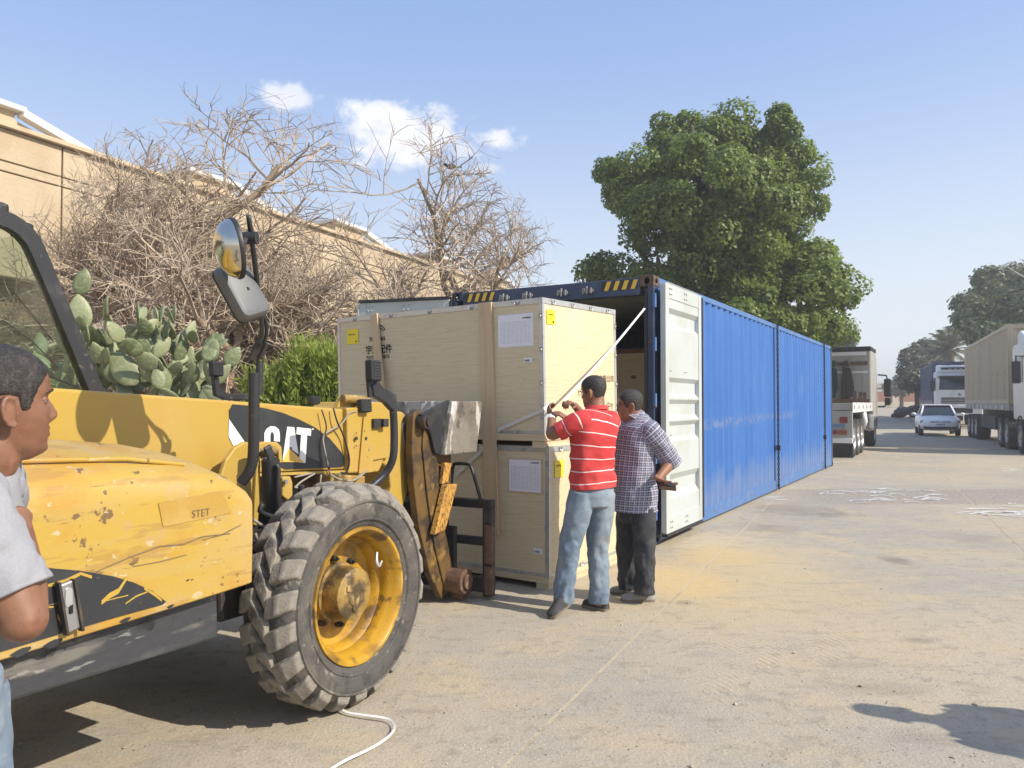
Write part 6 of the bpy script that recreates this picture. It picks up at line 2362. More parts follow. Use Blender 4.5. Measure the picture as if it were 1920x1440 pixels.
def trousers(parent, j, L, m, r=(.165, .125), thigh=.094, knee=.076, hem=.072, name='trousers', wr=.012, seed=0, hl=(0, 0)):
    mb = MB()
    loft(mb, [j['pelvis'] + V(0, 0, .07), j['pelvis'] + V(0, 0, .01), j['pelvis'] - V(0, 0, .06), mid(j['lhip'], j['rhip']) - V(0, 0, .085)], [(r[0] * .96, r[1] * .96), r, (r[0] * 1.0, r[1] * 1.04), (r[0] * .75, r[1] * .85)], L, 40, 8, wr=.004, seed=seed)
    for i, s in enumerate('lr'):
        a, b, c = j[s + 'hip'], j[s + 'knee'], j[s + 'ankle']
        e = c - V(0, 0, .035 + hl[i])
        loft(mb, [a + V(0, 0, .03), mid(a, b, .3), mid(a, b, .7), b, mid(b, c, .35), mid(b, c, .75), e], [thigh, thigh * 1.0, (thigh + knee) / 2, knee, (knee + hem) / 2 * .98, hem, hem], L, 36, 12, wr=[.003, wr * .55, wr * .6, wr * 1.1, wr * .7, wr * 1.15, wr * .9], wf=(5, 13), seed=seed + 7 * i)
    mb.has_uv = False
    return skin_body(mb, .0075, m, parent, name, 5)


def build_red_man():
    root = gnd(1085, 1148)
    t = thing('person', 'man in red striped polo and faded jeans pulling a white strap tight', 'person', (root.x, root.y, 0))

    def J(px, py, d):
        return at(px, py, d) - V(root.x, root.y, 0)
    F = V(-.55, .83, 0).normalized()
    L = V(-F.y, F.x, 0)
    j = dict(pelvis=J(1110, 915, 5.64), waist=J(1110, 868, 5.64), chest=J(1113, 812, 5.64), collar=J(1119, 775, 5.66),
             lshoulder=J(1086, 790, 5.53), lelbow=J(1036, 815, 5.58), lwrist=J(1034, 783, 5.80),
             rshoulder=J(1150, 790, 5.76), relbow=J(1105, 818, 5.98), rwrist=J(1066, 787, 5.98),
             lhip=J(1092, 930, 5.58), lknee=J(1069, 1018, 5.58), lankle=J(1056, 1122, 5.56),
             rhip=J(1129, 930, 5.68), rknee=J(1121, 1018, 5.70), rankle=J(1124, 1122, 5.68))
    mb = MB()
    fill_figure(mb, j, L)
    M = head_frame(J(1116, 763, 5.70), (-.80, .55, -.12), (.03, 0, 1))
    loft(mb, [j['collar'] - V(0, 0, .05), j['collar'] + V(0, 0, .03), M @ V(-.02, 0, .02), M @ V(-.02, 0, .08)], [.075, .060, .056, .055], L, 20, 5, uv=False)
    add_head(mb, M)
    add_hand(mb, j['lwrist'], J(1028, 764, 5.86) - j['lwrist'], (.9, .1, .0), (.2, .9, .4), .75)
    add_hand(mb, j['rwrist'], J(1048, 775, 5.96) - j['rwrist'], (-.2, .3, -.8), (-.3, .1, .9), .8)
    skin_body(mb, .006, 'skin_far', t)
    add_hair(t, M, thick=.003, front=.170, side=.112)
    add_face_bits(t, M)
    add_glasses(t, M)
    # polo
    mb = MB()
    loft(mb, [J(1112, 914, 5.64), J(1111, 895, 5.64), J(1110, 865, 5.64), J(1111, 835, 5.64), J(1114, 808, 5.645), J(1117, 790, 5.65), J(1119, 777, 5.66), J(1120, 770, 5.665)],
         [(.186, .142), (.180, .136), (.172, .132), (.178, .136), (.192, .138), (.190, .122), (.135, .094), (.075, .072)], L, 56, 10, wr=[.012, .017, .018, .012, .008, .005, .002], wf=(5, 11), seed=3, power=2.15)
    for a, b, sd in (('lshoulder', 'lelbow', 1), ('rshoulder', 'relbow', 5)):
        p, q = j[a], j[b]
        c0 = mid(p, j['chest'] + V(0, 0, .06), .60)
        loft(mb, [c0, mid(p, c0, .3) + V(0, 0, .008), mid(p, q, .22), mid(p, q, .5), mid(p, q, .78)], [.072, .080, .075, .070, .070], V(0, 0, 1), 32, 8, wr=[.002, .005, .009, .007], wf=(4, 14), seed=sd, voff=.03)
    mb.build('polo_shirt', 'red_stripes', t, smooth=180)
    m = MB()
    c = J(1119, 770, 5.67)
    loft(m, [c - V(0, 0, .012), c + V(0, 0, .020) , c + V(0, 0, .042), c + V(0, 0, .012)], [.082, .076, .070, .090], L, 32, 5, caps=False)
    m.build('collar', 'red_plain', t, smooth=180)
    trousers(t, j, L, 'denim', r=(.170, .132), thigh=.098, knee=.082, hem=.076, name='jeans', wr=.015, seed=2)
    for px, py in ((1093, 925), (1128, 925)):
        p = J(px, py, 5.50 if px < 1100 else 5.52)
    shoe(t, J(1066, 1142, 5.54) * 1.0 + V(0, 0, .03), gnd(1030, 1160) - V(root.x, root.y, 0), 'shoe_dark')
    shoe(t, gnd(1139, 1146) - V(root.x, root.y, 0), gnd(1094, 1136) - V(root.x, root.y, 0), 'shoe_dark')
    # watch
    p, q = j['lwrist'], j['lelbow']
    c = mid(p, q, .12)
    d = (p - q).normalized()
    w = MB().lathe([(.031, -.010), (.034, -.006), (.034, .006), (.031, .010)], c, d, 24).build('watch', 'strap_white', t, smooth=50)
    s = V(-.3, -1, .1)
    s = (s - d * s.dot(d)).normalized()
    MB().cyl(c + s * .030, c + s * .042, .021, n=20).build('dial', 'watch_white', w, smooth=50)


def build_plaid_man():
    root = gnd(1190, 1124)
    t = thing('person', 'man in blue checked shirt and black trousers watching, hand behind hip', 'person', (root.x, root.y, 0))

    def J(px, py, d):
        return at(px, py, d) - V(root.x, root.y, 0)
    F = V(-.86, -.46, 0).normalized()
    L = V(-F.y, F.x, 0)
    D = 5.97
    j = dict(pelvis=J(1192, 938, D), waist=J(1190, 890, D), chest=J(1193, 830, D), collar=J(1195, 786, D),
             lshoulder=J(1219, 806, 5.83), lelbow=J(1259, 866, 5.90), lwrist=J(1234, 897, 5.74),
             rshoulder=J(1172, 803, 6.10), relbow=J(1122, 812, 6.22), rwrist=J(1076, 759, 6.08),
             lhip=J(1206, 958, 5.89), lknee=J(1209, 1040, 5.87), lankle=J(1208, 1105, 5.87),
             rhip=J(1178, 958, 6.05), rknee=J(1175, 1035, 6.06), rankle=J(1178, 1094, 6.10))
    mb = MB()
    fill_figure(mb, j, L)
    M = head_frame(J(1184, 787, D - .02), (-.965, .10, -.10), (0.02, 0, 1))
    loft(mb, [j['collar'] - V(0, 0, .05), j['collar'] + V(0, 0, .02), M @ V(-.02, 0, .03), M @ V(-.025, 0, .09)], [.08, .064, .060, .056], L, 20, 5, uv=False)
    add_head(mb, M)
    add_hand(mb, j['lwrist'], J(1252, 909, 5.72) - j['lwrist'], (.25, -.1, .9), (-.2, -.8, .4), .55)
    add_hand(mb, j['rwrist'], J(1057, 750, 5.96) - j['rwrist'], (-.3, -.2, -.9), (-.3, -.9, .2), .8)
    skin_body(mb, .006, 'skin_far', t)
    add_hair(t, M, thick=.005, front=.176, side=.112)
    add_face_bits(t, M)
    add_glasses(t, M)
    mb = MB()
    loft(mb, [J(1189, 957, D), J(1189, 925, D), J(1188, 885, D), J(1190, 845, D), J(1193, 815, D), J(1195, 798, D), J(1195, 786, D), J(1194, 778, D)],
         [(.185, .168), (.184, .160), (.178, .150), (.180, .146), (.188, .138), (.178, .116), (.125, .088), (.074, .070)], L, 56, 10, wr=[.016, .018, .016, .013, .010, .006, .002], wf=(5, 10), seed=11, power=2.15)
    p, q = j['lshoulder'], j['lelbow']
    c0 = mid(p, j['chest'] + V(0, 0, .06), .62)
    d = (q - p).normalized()
    loft(mb, [c0, mid(p, c0, .28) + V(0, 0, .006), mid(p, q, .2), mid(p, q, .55), mid(p, q, .85), q + d * .025], [.062, .080, .082, .078, .076, .080], L, 32, 8, wr=[.003, .008, .013, .012, .008], wf=(4, 13), seed=6, voff=.01)
    p, q = j['rshoulder'], j['relbow']
    c0 = mid(p, j['chest'] + V(0, 0, .04), .42)
    loft(mb, [c0, mid(p, c0, .35), mid(p, q, .3), mid(p, q, .9)], [.07, .08, .075, .068], L, 28, 8, wr=.008, seed=9)
    mb.build('checked_shirt', 'plaid', t, smooth=180)
    m = MB()
    c = J(1192, 779, D)
    loft(m, [c - V(.01, 0, .02), c + V(0, 0, .008), c + V(.004, 0, .034), c + V(-.004, 0, .006), c - V(.02, 0, .022)], [.088, .074, .068, .082, .096], L, 32, 5, caps=False)
    m.build('collar', 'plaid', t, smooth=180)
    # shirt pocket
    pc = J(1186, 850, D) + L * .140 + F * .105
    nrm = (L * .62 + F * .75).normalized()
    sd = V(0, 0, 1).cross(nrm)
    m = MB()
    m.prism([(-.055, .06), (-.055, -.05), (0, -.072), (.055, -.05), (.055, .06)], pc + V(0, 0, .0), sd, (0, 0, 1), nrm * .006)
    trousers(t, j, L, 'trouser_black', r=(.160, .140), thigh=.094, knee=.078, hem=.080, wr=.016, seed=8)
    o = V(root.x, root.y, 0)
    shoe(t, gnd(1226, 1127) - o, gnd(1164, 1127) - o, 'shoe_grey')
    shoe(t, gnd(1204, 1113) - o, gnd(1144, 1113) - o, 'shoe_grey')
    # wallet and phone in the hand
    p = at(1251, 913, 5.70)
    ax = V(.97, -.05, -.12).normalized()
    n = V(.15, -.35, .92).normalized()
    s = n.cross(ax).normalized()
    n = ax.cross(s)
    w = MB()
    w.obox(V(0, 0, 0), ax * .062, s * .042, n * .007)
    w.obox(n * .012 + ax * .004, ax * .058, s * .04, n * .004)
    wo = w.build('wallet', 'leather_brown', None, bevel=.003)
    wo.location = p
    tag(wo, 'thick brown leather wallet in the checked-shirt man\'s hand', 'wallet')
    po = MB().obox(n * .0245, ax * .055 - n * .004, s * .033, n * .005).build('phone', 'phone_black', None, bevel=.003)
    po.location = p
    tag(po, 'dark mobile phone on top of the wallet in the man\'s hand', 'phone')


def build_front_man():
    root = V(-1.2, 1.63, 0)
    t = thing('person', 'man in grey T-shirt in profile at the left edge, arm folded', 'person', root)

    def P(x, y, z):
        return V(x, y, z) - root
    F = V(.74, .67, 0).normalized()
    L = V(-F.y, F.x, 0)
    j = dict(pelvis=P(-1.22, 1.63, .88), waist=P(-1.24, 1.63, 1.03), chest=P(-1.185, 1.63, 1.24), collar=P(-1.135, 1.635, 1.385),
             rshoulder=P(-1.040, 1.475, 1.325), relbow=P(-.934, 1.475, 1.112), rwrist=P(-1.055, 1.63, 1.285),
             lshoulder=P(-1.21, 1.81, 1.33), lelbow=P(-1.34, 1.86, 1.07), lwrist=P(-1.24, 1.70, 1.10),
             rhip=P(-1.20, 1.545, .85), rknee=P(-1.11, 1.55, .47), rankle=P(-1.20, 1.55, .08),
             lhip=P(-1.23, 1.72, .85), lknee=P(-1.20, 1.74, .47), lankle=P(-1.24, 1.75, .08))
    mb = MB()
    fill_figure(mb, j, L)
    M = head_frame(at(3, 853, 1.636) - root, (.67, .74, .0), (-.04, -.04, 1))
    loft(mb, [j['collar'] - V(.02, 0, .07), j['collar'], M @ V(-.028, 0, -.01), M @ V(-.025, 0, .04), M @ V(-.025, 0, .09)], [(.085, .08), (.066, .066), (.060, .061), (.058, .060), (.055, .055)], L, 28, 6, uv=False)
    add_head(mb, M, .985)
    # fuller upper arm and forearm
    a, b, c = j['rshoulder'], j['relbow'], j['rwrist']
    loft(mb, [a, mid(a, b, .4), mid(a, b, .8), b + V(.004, 0, -.004)], [.055, .053, .048, .042], L, 24, 6, uv=False)
    loft(mb, [b + V(.004, 0, -.004), mid(b, c, .28), mid(b, c, .6), c], [.041, .047, .040, .029], L, 24, 6, uv=False)
    mb.ball(b + V(.002, 0, -.004), .0435, n=20, m=14)
    add_hand(mb, c, (-.8, .4, .10), (-.4, -.3, -.8), (.2, .3, .9), .8)
    add_hand(mb, j['lwrist'], (.1, -.8, .2), (-.9, 0, 0), (0, .2, 1), .6)
    skin_body(mb, .0042, 'skin', t)
    add_hair(t, M, .985, thick=.0042, front=.180, side=.112, nape=.03)
    add_face_bits(t, M, .985, 'skin')
    mb = MB()
    loft(mb, [P(-1.235, 1.63, .84), P(-1.245, 1.63, .95), P(-1.235, 1.63, 1.07), P(-1.195, 1.63, 1.20), P(-1.165, 1.63, 1.30), P(-1.145, 1.633, 1.36), P(-1.135, 1.635, 1.395)],
         [(.19, .135), (.185, .13), (.18, .13), (.19, .135), (.185, .12), (.13, .09), (.075, .075)], L, 56, 10, wr=[.008, .010, .010, .006, .004, .002], wf=(4, 9), seed=21, power=2.15)
    for s, sd in (('r', 4), ('l', 8)):
        p, q = j[s + 'shoulder'], j[s + 'elbow']
        c0 = mid(p, j['chest'] + V(0, 0, .05), .42)
        loft(mb, [c0, mid(p, c0, .35) + V(0, 0, .01), mid(p, q, .2), mid(p, q, .5), mid(p, q, .80)], [.072, .074, .070, .066, .067], V(0, 1, 0), 40, 12, wr=[.003, .010, .015, .011], wf=(5, 17), seed=sd)
    mb.build('t_shirt', 'grey_tee', t, smooth=180)
    m = MB()
    c = P(-1.135, 1.635, 1.392)
    loft(m, [c - V(.004, 0, .012), c + V(0, 0, .004), c + V(0, 0, .010), c + V(0, 0, -.004)], [.086, .080, .076, .078], L, 40, 5, caps=False)
    m.build('collar', 'grey_tee', t, smooth=180)
    trousers(t, j, L, 'denim', r=(.168, .128), thigh=.096, knee=.078, hem=.074, name='jeans', wr=.012, seed=31)
    for s in 'rl':
        a = j[s + 'ankle']
        shoe(t, V(a.x - .05, a.y, 0), V(a.x + .22, a.y + .03, 0), 'shoe_dark')


def build_side_man():
    """stands just outside the picture on the right; only his shadow is seen"""
    root = V(3.76, 2.90, 0)
    t = thing('person', 'bystander just beyond the right edge whose shadow falls on the concrete', 'person', root)
    F = V(-.9, .42, 0).normalized()
    L = V(-F.y, F.x, 0)
    Z = V(0, 0, 1)

    def P(f, l, z):
        return F * f + L * l + Z * z
    j = dict(pelvis=P(0, 0, .95), waist=P(0, 0, 1.1), chest=P(.01, 0, 1.30), collar=P(0, 0, 1.47),
             lshoulder=P(0, .19, 1.40), lelbow=P(-.02, .27, 1.12), lwrist=P(.10, .20, .92), rshoulder=P(0, -.19, 1.40), relbow=P(.05, -.27, 1.14), rwrist=P(.22, -.14, 1.14),
             lhip=P(0, .09, .90), lknee=P(.02, .12, .5), lankle=P(0, .13, .08), rhip=P(0, -.09, .90), rknee=P(.03, -.12, .5), rankle=P(0, -.13, .08))
    mb = MB()
    fill_figure(mb, j, L)
    M = head_frame(P(.02, 0, 1.54), F, Z)
    loft(mb, [j['collar'] - Z * .05, j['collar'], M @ V(-.02, 0, .05)], [.075, .062, .057], L, 20, 5, uv=False)
    add_head(mb, M)
    add_hand(mb, j['lwrist'], F * .6 - L * .6, -F, Z, .6)
    add_hand(mb, j['rwrist'], F * .6 + L * .6, -F, Z, .6)
    skin_body(mb, .008, 'skin_far', t)
    add_hair(t, M, thick=.010)
    mb = MB()
    loft(mb, [P(0, 0, .90), P(0, 0, 1.05), P(0, 0, 1.22), P(.01, 0, 1.35), P(0, 0, 1.44), P(0, 0, 1.50)], [(.185, .14), (.18, .135), (.185, .14), (.195, .135), (.15, .1), (.075, .072)], L, 40, 8, wr=.006, seed=41)
    for s in 'lr':
        p, q = j[s + 'shoulder'], j[s + 'elbow']
        loft(mb, [mid(p, j['chest'], .4), p, mid(p, q, .4), mid(p, q, .8)], [.075, .08, .075, .075], L, 24, 6, wr=.006)
    mb.build('t_shirt', 'grey_tee', t, smooth=180)
    trousers(t, j, L, 'denim', name='jeans', seed=51)
    for s in 'rl':
        a = j[s + 'ankle']
        shoe(t, a - F * .06 - Z * a.z, a + F * .21 - Z * a.z, 'shoe_dark')


mat('red_plain', (0.52, 0.045, 0.043), 0.8, 0, (), (260, .12))
build_red_man()
build_plaid_man()
build_front_man()
build_side_man()


# ------------------------------------------------------------------ far vehicles
def tyre_set(parent, name, x, y, z, r, w, hubm='steel_wheel', n=24):
    """road wheel: X along the vehicle, axis along Y; y is the outer face, w signed inwards"""
    wh = bpy.data.objects.new(name, None)
    COL.objects.link(wh)
    wh.parent = parent
    wh.location = (x, y, z)
    s = 1 if w > 0 else -1
    a = abs(w)
    MB().lathe([(r * .60, .01), (r * .72, 0), (r * .93, .0), (r, .03), (r, a - .03), (r * .93, a), (r * .6, a - .01)], (0, 0, 0), (0, s, 0), n).build('tyre', 'truck_rubber', wh, smooth=40)
    MB().lathe([(r * .61, .012), (r * .58, .0), (r * .53, .04), (r * .30, .10), (r * .26, .03), (r * .2, .0), (0, .0)], (0, 0, 0), (0, s, 0), n).build('rim', hubm, wh, smooth=40)
    return wh


def truck_cab(t, x0, W, zb, zt, L, mats='truck_white', deflector=True, mark=True):
    """cab with its front face at X = x0 + L (looking along +X); Y centred"""
    h = W / 2
    x1 = x0 + L
    sec = [(x0, zb), (x0, zt - .1), (x0 + .2, zt), (x1 - .55, zt), (x1 - .22, zt - .35), (x1 - .06, zb + 1.15), (x1, zb + .75), (x1, zb)]
    c = MB().prism(sec, (0, -h, 0), (1, 0, 0), (0, 0, 1), (0, W, 0)).build('cab', mats, t, bevel=.07, seg=3)
    # windscreen follows the slope
    a, b = V(x1 - .09, 0, zb + 1.20), V(x1 - .245, 0, zt - .42)
    n = (b - a).cross(V(0, 1, 0)).normalized()
    if n.x < 0:
        n = -n
    MB().prism([(-h + .14, 0), (h - .14, 0), (h - .22, 1), (-h + .22, 1)], a + n * .03, (0, 1, 0), b - a, n * .02).build('windscreen', 'dark_glass', c)
    # visor, light bar, grille, bumper, lamps
    MB().prism([(-h + .1, 0), (h - .1, 0), (h - .15, .13), (-h + .15, .13)], (x1 - .10, 0, zt - .44), (0, 1, 0), (0, 0, 1), (.16, 0, .02)).build('sun_visor', 'chassis_black', c, bevel=.02)
    MB().box(x1 - .02, -h + .25, zb + .36, x1 + .015, h - .25, zb + .74).build('grille', 'chassis_black', c, bevel=.02)
    for k in range(3):
        MB().box(x1 + .014, -h + .28, zb + .42 + .1 * k, x1 + .03, h - .28, zb + .46 + .1 * k).build('grille_bar', 'steel_wheel', c)
    MB().box(x1 - .05, -h + .02, zb - .30, x1 + .06, h - .02, zb + .30).build('bumper', mats, c, bevel=.05)
    MB().box(x1 + .055, -h + .55, zb - .2, x1 + .068, h - .55, zb + .1).build('bumper_grille', 'chassis_black', c)
    for s in (-1, 1):
        MB().box(x1 + .05, s * (h - .30) - .2, zb - .02, x1 + .075, s * (h - .30) + .2, zb + .2).build('headlight', 'car_lamp', c, bevel=.02)
        MB().box(x0 + .45, s * h - (.0 if s > 0 else .014), zb + 1.15, x1 - .45, s * h + (.014 if s > 0 else 0), zt - .45).build('side_window', 'dark_glass', c)
        MB().tube([V(x1 - .25, s * h, zt - .45), V(x1 - .05, s * (h + .22), zt - .45), V(x1 - .05, s * (h + .22), zt - .6)], .025, 6).build('mirror_arm', 'chassis_black', c)
        MB().box(x1 - .12, s * (h + .22) - .11, zt - 1.25, x1 + .02, s * (h + .22) + .11, zt - .6).build('mirror', 'chassis_black', c, bevel=.04)
        MB().box(x0 + .3, s * (h - .06) - .06, zb - .3, x1 - .2, s * (h - .06) + .06, zb - .02).build('step', 'chassis_black', c, bevel=.02)
    if deflector:
        MB().prism([(x0 + .1, zt - .02), (x0 + .1, zt + .36), (x0 + .45, zt + .42), (x1 - .5, zt + .10), (x1 - .42, zt - .05)], (0, -h + .12, 0), (1, 0, 0), (0, 0, 1), (0, W - .24, 0)).build('roof_fairing', mats, c, bevel=.06, seg=3)
        MB().obox(V(x1 - .55, 0, zt + .135), V(.015, 0, -.01), V(0, h - .3, 0), V(.05, 0, .10)).build('lamp_bar', 'chassis_black', c)
        for k in range(4):
            MB().cyl((x1 - .53, -.42 + .28 * k, zt + .14), (x1 - .50, -.42 + .28 * k, zt + .145), .065, n=12).build('roof_lamp', 'car_lamp', c, smooth=60)
    if mark:
        MB().prism([(-.09, -.06), (0, -.09), (.09, -.06), (.07, .05), (0, .10), (-.07, .05)], (x1 - .035, 0, zb + .92), (0, 1, 0), (-.12, 0, 1), (.03, 0, 0)).build('badge', 'plate_blue', c)
    return c


def boxed_container(t, x0, x1, W, z0, z1, m, pitch=.30):
    b = bpy.data.objects.new('container_body', None)
    COL.objects.link(b)
    b.parent = t
    h = W / 2
    L = x1 - x0
    for s in (-1, 1):
        mb = MB()
        strip(mb, corrugate(L - .2, .04, pitch), lambda q, o, e, s=s: V(x0 + .1 + q, s * (h - .02 - o), z0 + .15 + (z1 - z0 - .27) * e), -.003)
        mb.build('side_panel', m, b, fix=True)
        MB().box(x0, s * h - (.07 if s > 0 else 0), z1 - .12, x1, s * h + (0 if s > 0 else .07), z1).build('top_rail', m, b)
        MB().box(x0, s * h - (.07 if s > 0 else 0), z0, x1, s * h + (0 if s > 0 else .07), z0 + .15).build('bottom_rail', m, b)
        for x in (x0, x1 - .14):
            MB().box(x - .003, s * h - (.14 if s > 0 else -.003), z0 - .003, x + .143, s * h + (.003 if s > 0 else .14), z1 + .003).build('corner_post', m, b, bevel=.01)
    for x, d in ((x1 - .03, -1), (x0 + .03, 1)):
        mb = MB()
        strip(mb, corrugate(W - .28, .045, .30), lambda q, o, e: V(x + d * o, -h + .14 + q, z0 + .05 + (z1 - z0 - .1) * e), -.003)
        mb.build('end_panel', m, b)
        MB().box(x - .03, -h + .14, z1 - .14, x + .03, h - .14, z1 - .002).build('end_rail', m, b)
    MB().box(x0 + .05, -h + .07, z1 - .06, x1 - .05, h - .07, z1 - .02).build('roof', m, b)
    MB().box(x0 + .05, -h + .07, z0 + .02, x1 - .05, h - .07, z0 + .1).build('floor', 'chassis_black', b)
    return b


def container_truck(name, label, loc, yaw, m, H_=2.9, bed=1.5, L=12.2):
    """articulated truck looking along +X of its frame; the container's front end is at X = 0"""
    t = thing(name, label, 'truck', loc, yaw, 'container trucks parked along the yard')
    W = 2.5
    boxed_container(t, -L, 0, W, bed, bed + H_, m)
    f = MB().box(-L, -W / 2 + .02, bed - .22, -.05, W / 2 - .02, bed - .006)
    f.build('trailer_frame', 'truck_grime', t, bevel=.01)
    for k in range(9):
        for s in (-1, 1):
            x = -L + .6 + k * 1.3
            MB().box(x - .1, s * W / 2 - .01, bed - .18, x + .1, s * W / 2 + .012, bed - .05).build('lashing_plate', 'truck_white', t)
    MB().box(-L + .2, -.5, bed - .55, 2.6, .5, bed - .23).build('chassis', 'chassis_black', t, bevel=.02)
    for x in (-L + 1.3, -L + 2.55, -L + 3.8, -1.9, -.5, 2.0):
        for s in (-1, 1):
            tyre_set(t, 'wheel', x, s * W / 2, .52, .52, -s * .5 if x < 1 else -s * .3)
            if x > -3:
                pts = arc(x, .55, .60, 10, 170, 8)
                MB().prism(pts + arc(x, .55, .57, 170, 10, 8), (0, s * W / 2, 0), (1, 0, 0), (0, 0, 1), (0, -s * .55, 0)).build('mudguard', 'chassis_black', t)
    for s in (-1, 1):
        MB().box(-L + 5, s * 1.05 - .15, .55, -3.2, s * 1.05 + .15, 1.05).build('side_locker', 'chassis_black', t, bevel=.03)
    truck_cab(t, .75, 2.45, 1.0, 3.35, 2.15)
    MB().box(.15, -.9, .95, .7, -.5, 2.9).build('exhaust_stack', 'rusty_steel', t, bevel=.04)
    return t


def build_trucks():
    yaw = R(24.8)
    f = V(math.sin(yaw), math.cos(yaw), 0)
    rgt = V(math.cos(yaw), -math.sin(yaw), 0)
    back = yaw + math.pi
    # beige container: its near left edge is seen at the right border
    p = V(16.15, 25.0, 0) + rgt * 1.25
    container_truck('container_truck', 'truck carrying a beige container, white cab cut by right edge', p, back, 'beige_container', 2.6)
    # navy container behind the car
    d = 49.0
    q = at(1790, 760, d)
    p = V(q.x, d, rise(d)) + f * 0
    o = container_truck('container_truck', 'white truck with navy container, facing us behind the silver car', p, back, 'navy_container', 2.6, 1.45)


build_trucks()


